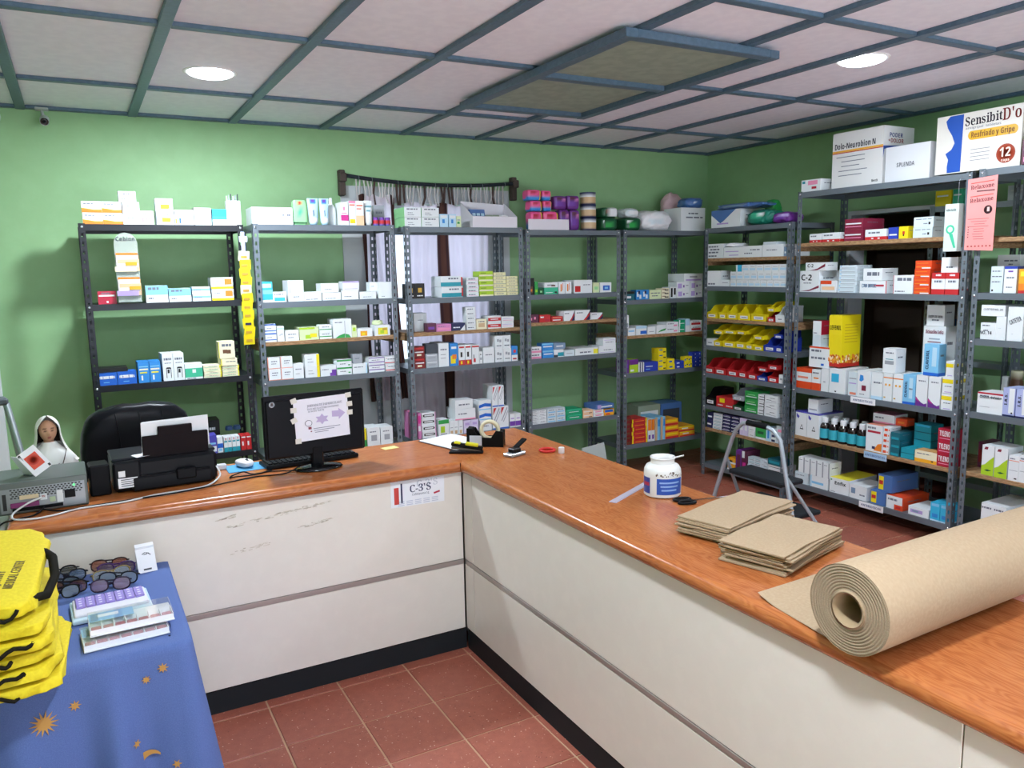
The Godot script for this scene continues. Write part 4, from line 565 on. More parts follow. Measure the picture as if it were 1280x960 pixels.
	["white carton with vermilion print", "", "", "", "G", 5, 238, [], [[-3.265, 0.508, 0.014, -0.1, 0.048, 0.035, 0.1], [-3.265, 0.544, 0.016, -0.2], [-3.265, 0.58, 0.018, -1.6], [-3.265, 0.616, 0.02, -1.8], [-3.265, 0.652, 0.021, 1.0]], 5],
	["vermilion carton behind teal blocks", "", "", "", "G", 5, 239, [], [[-3.24, 0.688, 0.123, 0.8, 0.078, 0.047, 0.081]]],
	["dark teal carton", "", "", "", "G", 5, 240, [], [[-3.2, 0.508, 0.014, 0.2, 0.065, 0.051, 0.14], [-3.2, 0.56, 0.015, 1.2], [-3.2, 0.612, 0.016, -0.9]], 3],
	["flat teal carton", "flat_carton", "", "", "G", 5, 241, [], [[-3.111, 0.508, 0.013, 1.9, 0.089, 0.033, 0.14], [-3.111, 0.542, 0.016, 1.5]], 2],
	["large teal carton block", "", "", "", "G", 5, 242, [], [[-3.072, 0.577, 0.104, -1.0, 0.114, 0.15, 0.12]]],
	["cream carton with sandy top", "", "", "", "G", 5, 243, [], [[-2.986, 0.508, 0.014, 1.0, 0.144, 0.073, 0.087]]],
	["crimson carton with white lettering", "", "", "", "G", 5, 244, ["TYLENOL", 0.5, 0.62, 0.42, "paper"], [[-2.865, 0.508, 0.016, 1.0, 0.097, 0.077, 0.1], [-2.865, 0.586, 0.015, 1.5], [-2.865, 0.664, 0.017, -1.0]], 3],
	["low icy white carton", "", "", "", "G", 6, 245, [], [[-3.937, 0.156, 0.013, 0.8, 0.117, 0.083, 0.128]]],
	["upright thin white carton in a rank of five", "upright_carton", "", "", "G", 6, 246, [], [[-3.941, 0.24, 0.013, 1.9, 0.053, 0.113, 0.12], [-3.885, 0.24, 0.012, 1.4], [-3.829, 0.24, 0.014, 1.4], [-3.774, 0.24, 0.013, 0.9], [-3.719, 0.24, 0.013, -0.8, 0.052, 0.113, 0.12]]],
	["low white carton with sky label", "", "", "", "G", 6, 247, [], [[-3.782, 0.156, 0.014, 0.5, 0.155, 0.083, 0.22]]],
	["white carton with yellow lid", "", "", "", "G", 6, 248, ["Enfix", 0.55, 0.68, 0.22, "black"], [[-3.614, 0.156, 0.015, 1.6, 0.155, 0.107, 0.3]]],
	["white carton with blue roundel", "", "", "", "G", 6, 249, [], [[-3.455, 0.156, 0.015, -1.9, 0.139, 0.095, 0.2]]],
	["denim blue carton with yellow panel", "", "", "", "G", 6, 250, [], [[-3.308, 0.156, 0.015, 1.7, 0.11, 0.094, 0.28]]],
	["denim blue carton with yellow panel, upper one", "", "", "", "G", 6, 250, [], [[-3.265, 0.251, 0.031, -1.4, 0.104, 0.111, 0.26]]],
	["white carton with vermilion sides", "", "", "", "G", 6, 251, [], [[-3.18, 0.156, 0.016, -1.8, 0.117, 0.087, 0.26]]],
	["white carton with lilac cloud", "flat_carton", "", "", "G", 6, 252, [], [[-3.013, 0.156, 0.014, 0.5, 0.138, 0.055, 0.2]]],
	["cyan carton", "upright_carton", "", "", "G", 6, 253, [], [[-2.904, 0.156, 0.014, 0.9, 0.06, 0.116, 0.12], [-2.841, 0.156, 0.015, 0.4]]],
	["pale carton with rows of fine text", "upright_carton", "", "", "H", 3, 254, [], [[-2.624, 1.566, 0.013, 1.3, 0.067, 0.148, 0.12]]],
	["white carton with royal blue top edge", "upright_carton", "", "", "H", 3, 255, [], [[-2.552, 1.566, 0.015, 1.6, 0.066, 0.148, 0.12]]],
	["amber carton with red foot", "upright_carton", "", "", "H", 3, 256, [], [[-2.466, 1.566, 0.015, 1.5, 0.079, 0.132, 0.12]]],
	["big white storage box with faint writing", "storage_box", "box", "", "H", 3, 257, [], [[-2.686, 1.566, 0.223, 1.8, 0.125, 0.212, 0.2]]],
	["white paper wrapped box marked fourteen", "storage_box", "box", "", "H", 4, 258, ["NO. 14", 0.35, 0.4, 0.2, "slate"], [[-2.651, 1.302, 0.015, -1.2, 0.086, 0.094, 0.25]]],
	["blank white paper wrapped box", "storage_box", "box", "", "H", 4, 259, [], [[-2.579, 1.302, 0.015, -1.9, 0.054, 0.132, 0.25]]],
	["white paper wrapped box with slanted capitals", "storage_box", "box", "", "H", 4, 260, ["CATETER", 0.5, 0.6, 0.13, "slate", 25], [[-2.509, 1.302, 0.015, 1.2, 0.082, 0.189, 0.25]]],
	["white box marked twenty resting on wrapped boxes", "storage_box", "box", "", "H", 4, 260, ["CATETER NO. 20", 0.5, 0.6, 0.17, "slate"], [[-2.636, 1.435, 0.013, 3.0, 0.129, 0.062, 0.2]]],
	["wide white carton with crimson top edge", "", "", "", "H", 5, 261, ["Cefaxin  Cefaxin", 0.5, 0.78, 0.12, "slate"], [[-2.616, 0.875, 0.015, 0.5, 0.144, 0.121, 0.14]]],
	["periwinkle carton with vertical initials", "upright_carton", "", "", "H", 5, 262, ["I.R.S.", 0.27, 0.6, 0.22, "black", 90], [[-2.508, 0.875, 0.014, -1.6, 0.066, 0.162, 0.14], [-2.439, 0.875, 0.015, 1.0]]],
	["jar with lemon label behind cartons", "jar", "jar", "jar", "H", 5, 263, [], [[-2.728, 0.875, 0.281, -0.2, 0.042, 0.178, 0.154]]],
	["wide brown jar behind cartons", "jar", "jar", "jar", "H", 5, 264, [], [[-2.67, 0.875, 0.282, -0.9, 0.072, 0.218, 0.177]]],
	["white carton with lime green foot", "upright_carton", "", "", "H", 6, 265, [], [[-2.603, 0.515, 0.014, -0.5, 0.07, 0.175, 0.16], [-2.531, 0.515, 0.013, 1.9]]],
	["white carton with salmon line", "upright_carton", "", "", "H", 6, 266, [], [[-2.459, 0.515, 0.012, 1.4, 0.055, 0.144, 0.16], [-2.398, 0.515, 0.013, -1.9, 0.056, 0.155, 0.16]]],
	["plum carton set back in the shade", "upright_carton", "", "", "H", 6, 267, [], [[-2.727, 0.515, 0.161, 0.5, 0.044, 0.155, 0.144]]],
	["tall white carton with barcode", "upright_carton", "", "", "H", 7, 268, [], [[-2.587, 0.139, 0.013, 0.8, 0.071, 0.21, 0.3], [-2.513, 0.139, 0.012, -1.1]]],
	["low wide white carton", "upright_carton", "", "", "H", 7, 269, [], [[-2.412, 0.139, 0.015, -1.6, 0.061, 0.184, 0.2], [-2.349, 0.139, 0.015, -1.3]]],
	["yellow hopper bin in the front rank", "storage_bin", "bin", "bin", "F", 4, 270, [], [[-4.901, 1.322, 0.016, -1.2, 0.133, 0.103, 0.2], [-4.783, 1.322, 0.014, 1.9, 0.081, 0.106, 0.2], [-4.674, 1.322, 0.016, -0.0, 0.118, 0.113, 0.2], [-4.544, 1.322, 0.012, 1.2, 0.127, 0.114, 0.2], [-4.394, 1.322, 0.015, -0.0, 0.152, 0.116, 0.2]]],
	["red hopper bin under a yellow one", "storage_bin", "bin", "bin", "F", 4, 271, [], [[-4.271, 1.322, 0.013, 1.3, 0.065, 0.073, 0.2]]],
	["white hopper bin beside the post", "storage_bin", "bin", "bin", "F", 4, 8, [], [[-4.186, 1.322, 0.014, 1.8, 0.083, 0.119, 0.2]]],
	["yellow hopper bin stacked on the red bin", "storage_bin", "bin", "bin", "F", 4, 270, [], [[-4.27, 1.397, 0.014, -1.1, 0.073, 0.07, 0.2]]],
	["white carton beside the yellow bins", "", "", "", "F", 5, 272, [], [[-4.918, 1.098, 0.012, -1.6, 0.083, 0.055, 0.086]]],
	["yellow hopper bin in the lower tier", "storage_bin", "bin", "bin", "F", 5, 270, [], [[-4.826, 1.098, 0.013, -1.7, 0.086, 0.097, 0.2], [-4.703, 1.098, 0.014, 0.8, 0.136, 0.108, 0.2], [-4.578, 1.098, 0.014, 0.5, 0.105, 0.11, 0.2], [-4.48, 1.098, 0.013, -0.4, 0.073, 0.094, 0.2], [-4.39, 1.098, 0.013, 1.6, 0.091, 0.081, 0.2]]],
	["blue hopper bin in the lower tier", "storage_bin", "bin", "bin", "F", 5, 273, [], [[-4.28, 1.098, 0.015, 1.6, 0.113, 0.102, 0.2], [-4.186, 1.098, 0.016, -1.2, 0.063, 0.103, 0.2]]],
	["yellow hopper bin in the upper tier", "storage_bin", "bin", "bin", "F", 5, 270, [], [[-4.823, 1.196, 0.014, 1.6, 0.103, 0.07, 0.2], [-4.694, 1.207, 0.012, -0.5, 0.132, 0.059, 0.2], [-4.572, 1.209, 0.015, -1.1, 0.096, 0.057, 0.2], [-4.39, 1.18, 0.012, 0.1, 0.093, 0.07, 0.2]], 4],
	["blue hopper bin in the upper tier", "storage_bin", "bin", "bin", "F", 5, 273, [], [[-4.196, 1.202, 0.014, 1.0, 0.075, 0.064, 0.2]]],
	["red hopper bin in the front rank", "storage_bin", "bin", "bin", "F", 6, 271, [], [[-4.918, 0.868, 0.013, -0.6, 0.104, 0.114, 0.2], [-4.79, 0.868, 0.013, -1.4, 0.129, 0.119, 0.2], [-4.657, 0.868, 0.015, 0.6, 0.116, 0.117, 0.2], [-4.545, 0.868, 0.014, -1.3, 0.091, 0.117, 0.2], [-4.444, 0.868, 0.012, 1.1, 0.096, 0.102, 0.2]]],
	["blue hopper bin under a red one", "storage_bin", "bin", "bin", "F", 6, 273, [], [[-4.34, 0.868, 0.013, -1.5, 0.097, 0.07, 0.2]]],
	["red hopper bin under another red bin", "storage_bin", "bin", "bin", "F", 6, 271, [], [[-4.236, 0.868, 0.012, 1.5, 0.095, 0.094, 0.2]]],
	["red hopper bin stacked on the blue bin", "storage_bin", "bin", "bin", "F", 6, 271, [], [[-4.337, 0.939, 0.014, -1.2, 0.09, 0.072, 0.2]]],
	["red hopper bin stacked on a red bin", "storage_bin", "bin", "bin", "F", 6, 271, [], [[-4.235, 0.963, 0.014, 0.8, 0.095, 0.079, 0.2]]],
	["white carton beside the red bins", "upright_carton", "", "", "F", 6, 143, [], [[-4.157, 0.868, 0.015, -0.7, 0.042, 0.066, 0.071]]],
	["black hopper bin with white tag", "storage_bin", "bin", "bin", "F", 7, 20, [], [[-4.9, 0.602, 0.014, -0.7, 0.116, 0.137, 0.2]]],
	["dark green hopper bin", "storage_bin", "bin", "bin", "F", 7, 274, [], [[-4.583, 0.602, 0.012, -1.4, 0.111, 0.08, 0.2]]],
	["grey hopper bin stacked on green bin", "storage_bin", "bin", "bin", "F", 7, 275, [], [[-4.587, 0.683, 0.013, -1.2, 0.117, 0.083, 0.2]]],
	["pink and blue pad pack, bottom tier", "pad_pack", "pack", "pack", "D", 1, 276, [], [[3.091, 2.041, 0.034, 0.9, 0.104, 0.136, 0.1], [3.218, 2.041, 0.033, 1.8, 0.137, 0.138, 0.1]]],
	["pink and blue pad pack, middle tier", "pad_pack", "pack", "pack", "D", 1, 276, [], [[3.089, 2.178, 0.033, -0.5, 0.102, 0.078, 0.1], [3.187, 2.18, 0.034, 1.2, 0.078, 0.078, 0.1]], 2],
	["pink and blue pad pack, top tier", "pad_pack", "pack", "pack", "D", 1, 276, [], [[3.073, 2.257, 0.032, -0.3, 0.119, 0.079, 0.1], [3.181, 2.259, 0.032, 0.6, 0.081, 0.073, 0.1]], 2],
	["purple pad pack, lower tier", "pad_pack", "pack", "pack", "D", 1, 277, [], [[3.339, 2.041, 0.033, -1.2, 0.089, 0.154, 0.1], [3.433, 2.041, 0.031, -1.9, 0.087, 0.155, 0.1]]],
	["purple pad pack, upper tier", "pad_pack", "pack", "pack", "D", 1, 277, [], [[3.302, 2.196, 0.031, 1.2, 0.112, 0.101, 0.1], [3.42, 2.198, 0.032, 0.0, 0.114, 0.103, 0.1]], 2],
	["navy and tan tin", "milk_tin", "tin", "tin", "D", 1, 278, [], [[3.584, 2.041, 0.012, -1.4, 0.129, 0.096, 0.13], [3.584, 2.138, 0.015, -0.4], [3.584, 2.235, 0.018, 1.6]], 3],
	["dark green diaper pack underneath", "diaper_pack", "pack", "pack", "D", 1, 279, [], [[3.754, 2.041, 0.013, 0.3, 0.159, 0.097, 0.22]]],
	["dark green and white diaper pack on top", "diaper_pack", "pack", "pack", "D", 1, 280, [], [[3.758, 2.14, 0.014, -0.3, 0.153, 0.079, 0.2]]],
	["dark green diaper pack beside white one", "diaper_pack", "pack", "pack", "E", 1, 279, [], [[3.984, 2.04, 0.014, 0.9, 0.157, 0.102, 0.2]]],
	["white wrapped pack on green pack", "diaper_pack", "pack", "pillow", "E", 1, 281, [], [[3.985, 2.143, 0.015, 1.1, 0.153, 0.074, 0.18]]],
	["large white soft pack", "diaper_pack", "pack", "pillow", "E", 1, 282, [], [[4.248, 2.04, 0.014, 1.4, 0.318, 0.164, 0.24]]],
	["white storage box with printed words", "storage_box", "box", "", "E", 1, 283, [], [[4.602, 2.04, 0.013, 0.6, 0.264, 0.191, 0.22]]],
	["denim blue bag on white box", "plastic_bag", "bag", "pillow", "E", 1, 284, [], [[4.648, 2.232, 0.012, -0.7, 0.176, 0.087, 0.18]]],
	["pale pink plastic bag behind white box", "plastic_bag", "bag", "pillow", "E", 1, 285, [], [[4.64, 2.04, 0.271, -1.6, 0.208, 0.331, 0.12]]],
	["white box draped with blue plastic", "storage_box", "box", "", "F", 1, 286, [], [[-4.772, 2.045, 0.013, 1.1, 0.312, 0.136, 0.3]]],
	["blue plastic bag on white box", "plastic_bag", "bag", "pillow", "F", 1, 287, [], [[-4.677, 2.182, 0.014, 0.5, 0.495, 0.044, 0.234]]],
	["jade green wrapped pack", "wrapped_pack", "pack", "pillow", "F", 1, 288, [], [[-4.449, 2.045, 0.014, -0.3, 0.262, 0.113, 0.2]]],
	["green plastic bag behind jade pack", "plastic_bag", "bag", "pillow", "F", 1, 289, [], [[-4.561, 2.045, 0.25, 0.5, 0.106, 0.2, 0.12]]],
	["purple wrapped pack", "wrapped_pack", "pack", "pillow", "F", 1, 290, [], [[-4.227, 2.045, 0.013, 0.7, 0.151, 0.082, 0.2]]],
]

var M := {}
var ink := {}
var taken := {}
var mesh_cache := {}
var rng := RandomNumberGenerator.new()

# ------------------------------------------------------------------ mesh building
class MB:
	var st := SurfaceTool.new()
	var col := Color(1, 1, 1)
	func _init():
		st.begin(Mesh.PRIMITIVE_TRIANGLES)
	func v(p: Vector3, n: Vector3, uv := Vector2.ZERO):
		st.set_color(col)
		st.set_normal(n)
		st.set_uv(uv)
		st.add_vertex(p)
	func quad(a: Vector3, b: Vector3, c: Vector3, d: Vector3, uvs := []):   # counter-clockwise seen from outside
		var n := (b - a).cross(c - a)
		if n.length_squared() < 1e-16:
			n = (c - a).cross(d - a)
		n = n.normalized()
		var u: Array = uvs if uvs.size() == 4 else [Vector2(0, 0), Vector2(1, 0), Vector2(1, 1), Vector2(0, 1)]
		v(a, n, u[0]); v(c, n, u[2]); v(b, n, u[1])
		v(a, n, u[0]); v(d, n, u[3]); v(c, n, u[2])
	func box(c: Vector3, s: Vector3, b := Basis.IDENTITY):
		var h := s * 0.5
		var p := []
		for k in 8:
			p.append(c + b * Vector3(h.x if k & 1 else -h.x, h.y if k & 2 else -h.y, h.z if k & 4 else -h.z))
		quad(p[4], p[5], p[7], p[6]); quad(p[1], p[0], p[2], p[3])
		quad(p[5], p[1], p[3], p[7]); quad(p[0], p[4], p[6], p[2])
		quad(p[6], p[7], p[3], p[2]); quad(p[0], p[1], p[5], p[4])
	func cham(c: Vector3, s: Vector3, r: float, b := Basis.IDENTITY):    # box with bevelled edges all round
		var h := s * 0.5
		var q := func(x, y, z, ax): return c + b * Vector3(x * (h.x - (0.0 if ax == 0 else r)), y * (h.y - (0.0 if ax == 1 else r)), z * (h.z - (0.0 if ax == 2 else r)))
		for s1 in [-1, 1]:
			quad_o(q.call(s1, -1, -1, 0), q.call(s1, 1, -1, 0), q.call(s1, 1, 1, 0), q.call(s1, -1, 1, 0), c)
			quad_o(q.call(-1, s1, -1, 1), q.call(1, s1, -1, 1), q.call(1, s1, 1, 1), q.call(-1, s1, 1, 1), c)
			quad_o(q.call(-1, -1, s1, 2), q.call(1, -1, s1, 2), q.call(1, 1, s1, 2), q.call(-1, 1, s1, 2), c)
			for s2 in [-1, 1]:
				quad_o(q.call(s1, s2, -1, 0), q.call(s1, s2, 1, 0), q.call(s1, s2, 1, 1), q.call(s1, s2, -1, 1), c)
				quad_o(q.call(s1, -1, s2, 0), q.call(s1, 1, s2, 0), q.call(s1, 1, s2, 2), q.call(s1, -1, s2, 2), c)
				quad_o(q.call(-1, s1, s2, 1), q.call(1, s1, s2, 1), q.call(1, s1, s2, 2), q.call(-1, s1, s2, 2), c)
				for s3 in [-1, 1]:
					tri_o(q.call(s1, s2, s3, 0), q.call(s1, s2, s3, 1), q.call(s1, s2, s3, 2), c)
	func quad_o(a, b, c, d, inside: Vector3):
		if (b - a).cross(c - a).dot((a + c) * 0.5 - inside) < 0.0:
			quad(d, c, b, a)
		else:
			quad(a, b, c, d)
	func tri_o(a, b, c, inside: Vector3):
		var n: Vector3 = (b - a).cross(c - a)
		if n.dot(a - inside) < 0.0:
			n = -n
			v(a, n.normalized()); v(b, n.normalized()); v(c, n.normalized())
		else:
			v(a, n.normalized()); v(c, n.normalized()); v(b, n.normalized())
	func grid(P: Array, wrap_u := false, cols = null):    # rows of points, smooth normals
		var nv := P.size()
		var nu: int = P[0].size()
		var N := []
		for j in nv:
			var r := []
			for i in nu:
				var du: Vector3 = P[j][(i + 1) % nu if wrap_u else mini(i + 1, nu - 1)] - P[j][(i - 1 + nu) % nu if wrap_u else maxi(i - 1, 0)]
				var dv: Vector3 = P[mini(j + 1, nv - 1)][i] - P[maxi(j - 1, 0)][i]
				var n := du.cross(dv)
				if n.length_squared() < 1e-18:
					n = Vector3.UP
				r.append(n.normalized())
			N.append(r)
		for j in nv - 1:
			for i in (nu if wrap_u else nu - 1):
				var k := (i + 1) % nu
				var q := [[j, i], [j, k], [j + 1, k], [j + 1, i]]
				for t in [0, 2, 1, 0, 3, 2]:
					var e: Array = q[t]
					if cols != null:
						col = cols[e[0]][e[1]]
					v(P[e[0]][e[1]], N[e[0]][e[1]], Vector2(float(e[1]) / nu, float(e[0]) / nv))
	func lathe(prof: Array, n := 24, xf := Transform3D.IDENTITY, cols = null, a0 := 0.0, a1 := TAU):   # prof: Vector2(radius, height) from the bottom up
		var P := []
		var C := []
		var full := absf(a1 - a0 - TAU) < 0.001
		for j in prof.size():
			var r := []
			var c := []
			for i in (n if full else n + 1):
				var a := a0 + (a1 - a0) * i / n
				r.append(xf * Vector3(prof[j].x * sin(a), prof[j].y, prof[j].x * cos(a)))
				c.append(cols[j] if cols != null else col)
			P.append(r)
			C.append(c)
		grid(P, full, C if cols != null else null)
	func tube(pts: Array, r: float, n := 8, closed := false):
		var P := []
		var up := Vector3.UP
		for j in pts.size():
			var t: Vector3 = (pts[mini(j + 1, pts.size() - 1)] - pts[maxi(j - 1, 0)]).normalized()
			if closed:
				t = (pts[(j + 1) % pts.size()] - pts[(j - 1 + pts.size()) % pts.size()]).normalized()
			var s := t.cross(up)
			if s.length() < 0.2:
				s = t.cross(Vector3.RIGHT)
			s = s.normalized()
			up = s.cross(t).normalized()
			var ring := []
			for i in n:
				var a := TAU * i / n
				ring.append(pts[j] + (s * cos(a) + up * sin(a)) * r)
			P.append(ring)
		if closed:
			P.append(P[0])
		grid(P, true)
		if not closed:
			cap(P[0], true)
			cap(P[P.size() - 1], false)
	func cap(ring: Array, flip: bool):
		var c := Vector3.ZERO
		for p in ring:
			c += p
		c /= ring.size()
		for i in ring.size():
			var a: Vector3 = ring[i]
			var b: Vector3 = ring[(i + 1) % ring.size()]
			var n := (a - c).cross(b - c).normalized()
			if flip:
				v(c, -n); v(a, -n); v(b, -n)
			else:
				v(c, n); v(b, n); v(a, n)
	func slab(poly: Array, z0: float, z1: float, xf := Transform3D.IDENTITY):   # polygon (x, y) given thickness along z
		var idx := Geometry2D.triangulate_polygon(PackedVector2Array(poly))
		var mid := xf * Vector3(0, 0, (z0 + z1) * 0.5)
		for k in range(0, idx.size(), 3):
			for z in [z0, z1]:
				var a: Vector3 = xf * Vector3(poly[idx[k]].x, poly[idx[k]].y, z)
				var b: Vector3 = xf * Vector3(poly[idx[k + 1]].x, poly[idx[k + 1]].y, z)
				var c: Vector3 = xf * Vector3(poly[idx[k + 2]].x, poly[idx[k + 2]].y, z)
				var away: Vector3 = xf.basis * Vector3(0, 0, 1 if z == z1 else -1)
				if (z1 < z0):
					away = -away
				tri_o(a, b, c, a - away)
		for i in poly.size():
			var p: Vector2 = poly[i]
			var q: Vector2 = poly[(i + 1) % poly.size()]
			if Geometry2D.is_polygon_clockwise(PackedVector2Array(poly)):
				quad(xf * Vector3(q.x, q.y, z0), xf * Vector3(p.x, p.y, z0), xf * Vector3(p.x, p.y, z1), xf * Vector3(q.x, q.y, z1))
			else:
				quad(xf * Vector3(p.x, p.y, z0), xf * Vector3(q.x, q.y, z0), xf * Vector3(q.x, q.y, z1), xf * Vector3(p.x, p.y, z1))
	func mesh() -> ArrayMesh:
		return st.commit()

func pc(c) -> Color:      # palette name or hex to a linear vertex colour
	return Color.html(PAL.get(c, c)).srgb_to_linear()
func mat(hex: String, rough := 0.5, metal := 0.0, coat := 0.0) -> StandardMaterial3D:
	var key := "%s|%s|%s|%s" % [hex, rough, metal, coat]
	if not M.has(key):
		var m := StandardMaterial3D.new()
		m.albedo_color = Color.html(PAL.get(hex, hex))
		m.roughness = rough
		m.metallic = metal
		if m.albedo_color.get_luminance() < 0.2 and rough > 0.2 and metal == 0.0:
			m.metallic_specular = 0.22      # moulded black plastic and leather
		if coat > 0.0:
			m.clearcoat_enabled = true
			m.clearcoat = coat
			m.clearcoat_roughness = 0.1
		M[key] = m
	return M[key]
func vmat(rough: float) -> StandardMaterial3D:     # colour comes from the print (vertex colours)
	var key := "v%s" % rough
	if not M.has(key):
		var m := StandardMaterial3D.new()
		m.vertex_color_use_as_albedo = true
		m.roughness = rough
		M[key] = m
	return M[key]
func glass(hex: String, alpha: float) -> StandardMaterial3D:
	var key := "g%s%s" % [hex, alpha]
	if not M.has(key):
		var m := StandardMaterial3D.new()
		var c := Color.html(PAL.get(hex, hex))
		c.a = alpha
		m.albedo_color = c
		m.transparency = BaseMaterial3D.TRANSPARENCY_ALPHA
		m.roughness = 0.06
		M[key] = m
	return M[key]
func noisy(hex_a: String, hex_b: String, scale: Vector3, freq: float, rough: float, octaves := 4, warp := 0.0, lo := 0.3, hi := 0.7) -> StandardMaterial3D:
	var n := FastNoiseLite.new()
	n.seed = 11
	n.frequency = freq
	n.fractal_octaves = octaves
	if warp > 0.0:
		n.domain_warp_enabled = true
		n.domain_warp_amplitude = warp
		n.domain_warp_frequency = freq * 0.6
	var t := NoiseTexture2D.new()
	t.width = 512
	t.height = 512
	t.seamless = true
	t.noise = n
	var g := Gradient.new()
	g.offsets = PackedFloat32Array([lo, hi])
	g.colors = PackedColorArray([Color.html(hex_a), Color.html(hex_b)])
	t.color_ramp = g
	var m := StandardMaterial3D.new()
	m.albedo_texture = t
	m.roughness = rough
	m.uv1_triplanar = true
	m.uv1_world_triplanar = true
	m.uv1_scale = scale
	return m

func numbered(n: String) -> String:
	var k: int = taken.get(n, 0)
	taken[n] = k + 1
	return n if k == 0 else "%s_%03d" % [n, k]
func tag(o: Node3D, label: String, category := "", group := "", kind := ""):
	o.set_meta("label", label)
	if category != "":
		o.set_meta("category", category)
	if group != "":
		o.set_meta("group", group)
	if kind != "":
		o.set_meta("kind", kind)
func thing(called: String, label: String, category: String, at := Vector3.ZERO, turn := 0.0, group := "") -> Node3D:
	var o := Node3D.new()
	o.name = numbered(called)
	add_child(o)
	o.position = at
	o.rotation_degrees.y = turn
	tag(o, label, category, group)
	return o
func part(parent: Node, called: String, b: MB, m: Material) -> MeshInstance3D:
	return part_mesh(parent, called, b.mesh(), m)
func part_mesh(parent: Node, called: String, me: Mesh, m: Material) -> MeshInstance3D:
	var o := MeshInstance3D.new()
	o.mesh = me
	o.material_override = m
	o.cast_shadow = GeometryInstance3D.SHADOW_CASTING_SETTING_ON
	if parent == self:
		o.name = numbered(called)
		add_child(o)
	else:
		o.name = called
		parent.add_child(o, true)
	return o
func struct(called: String, b: MB, m: Material, label: String) -> MeshInstance3D:
	var o := part(self, called, b, m)
	tag(o, label, "", "", "structure")
	return o
func lettering(parent: Node, s: String, size: float, at: Vector3, b: Basis, colour: String, width := 0.0, serif := false) -> MeshInstance3D:
	var t := TextMesh.new()
	var f := SystemFont.new()
	f.font_names = PackedStringArray(["Droid Serif" if serif else "Droid Sans"])
	f.font_weight = 700 if size > 0.012 else 400
	t.font = f
	t.text = s
	t.font_size = 32
	t.pixel_size = size / 23.0
	t.depth = 0.0004
	t.curve_step = 3.0
	var o := part_mesh(parent, "lettering", t, mat(colour, 0.6))
	var w := t.get_aabb().size.x
	var k := 1.0
	if width > 0.0 and w > 0.0:
		k = width / w
	o.transform = Transform3D(b * Basis.from_scale(Vector3(k, 1, 1)), at)
	return o

# ------------------------------------------------------------------ cartons and other stock
func marks(b: MB, ms: Array, x0: float, y0: float, w: float, h: float, z: float, xf := Transform3D.IDENTITY):
	var k := 0
	for m in ms:
		k += 1
		var zz := z + 0.00025 + 0.00012 * k
		b.col = pc(m[0])
		if m.size() == 2:
			var poly := PackedVector2Array()
			for i in range(0, m[1].size(), 2):
				poly.append(Vector2(x0 + w * m[1][i], y0 + h * m[1][i + 1]))
			var idx := Geometry2D.triangulate_polygon(poly)
			for i in range(0, idx.size(), 3):
				b.tri_o(xf * Vector3(poly[idx[i]].x, poly[idx[i]].y, zz), xf * Vector3(poly[idx[i + 1]].x, poly[idx[i + 1]].y, zz), xf * Vector3(poly[idx[i + 2]].x, poly[idx[i + 2]].y, zz), xf * Vector3(poly[idx[i]].x, poly[idx[i]].y, zz - 1.0))
			continue
		var a := Vector2(x0 + w * m[1], y0 + h * m[2])
		var c := Vector2(x0 + w * m[3], y0 + h * m[4])
		if String(m[0]).begins_with("text"):
			var x := a.x
			while x < c.x - 0.001:
				var e := minf(x + (c.x - a.x) * rng.randf_range(0.14, 0.4), c.x)
				b.quad(xf * Vector3(x, a.y, zz), xf * Vector3(e, a.y, zz), xf * Vector3(e, c.y, zz), xf * Vector3(x, c.y, zz))
				x = e + (c.x - a.x) * 0.06
		else:
			b.quad(xf * Vector3(a.x, a.y, zz), xf * Vector3(c.x, a.y, zz), xf * Vector3(c.x, c.y, zz), xf * Vector3(a.x, c.y, zz))
func carton_mesh(w: float, h: float, d: float, s: Array) -> ArrayMesh:
	var b := MB.new()
	var x := w / 2
	var z := d / 2
	b.col = pc(s[0])
	b.quad(Vector3(-x, 0, z), Vector3(x, 0, z), Vector3(x, h, z), Vector3(-x, h, z))
	b.quad(Vector3(x, 0, -z), Vector3(-x, 0, -z), Vector3(-x, h, -z), Vector3(x, h, -z))
	b.quad(Vector3(-x, 0, -z), Vector3(x, 0, -z), Vector3(x, 0, z), Vector3(-x, 0, z))
	b.col = pc(s[1])
	b.quad(Vector3(x, 0, z), Vector3(x, 0, -z), Vector3(x, h, -z), Vector3(x, h, z))
	b.quad(Vector3(-x, 0, -z), Vector3(-x, 0, z), Vector3(-x, h, z), Vector3(-x, h, -z))
	b.col = pc(s[2])
	b.quad(Vector3(-x, h, z), Vector3(x, h, z), Vector3(x, h, -z), Vector3(-x, h, -z))
	b.col = pc("grey")       # tuck-in lip of the end flap
	b.quad(Vector3(x + 0.0003, h * 0.04, -z * 0.9), Vector3(x + 0.0003, h * 0.04, -z * 0.9 - 0.0006), Vector3(x + 0.0003, h * 0.96, -z * 0.9 - 0.0006), Vector3(x + 0.0003, h * 0.96, -z * 0.9))
	marks(b, s[3], -x, 0, w, h, z)
	# print that runs on round the end panel
	var side := []
	for m in s[3]:
		if m.size() > 2 and m[3] - m[1] > 0.85:
			side.append(m)
	side.append(["text", 0.2, 0.62, 0.7, 0.68])
	marks(b, side, -z, 0, d, h, x, Transform3D(Basis(Vector3.UP, PI / 2), Vector3.ZERO))
	return b.mesh()
func face_colour(s: Array, u: float, t: float) -> Color:
	var c := pc(s[0])
	for m in s[3]:
		if u >= m[1] and u <= m[3] and t >= m[2] and t <= m[4]:
			c = pc(m[0])
	return c
func sp(a: float, e: float) -> float:
	return signf(a) * pow(absf(a), e)
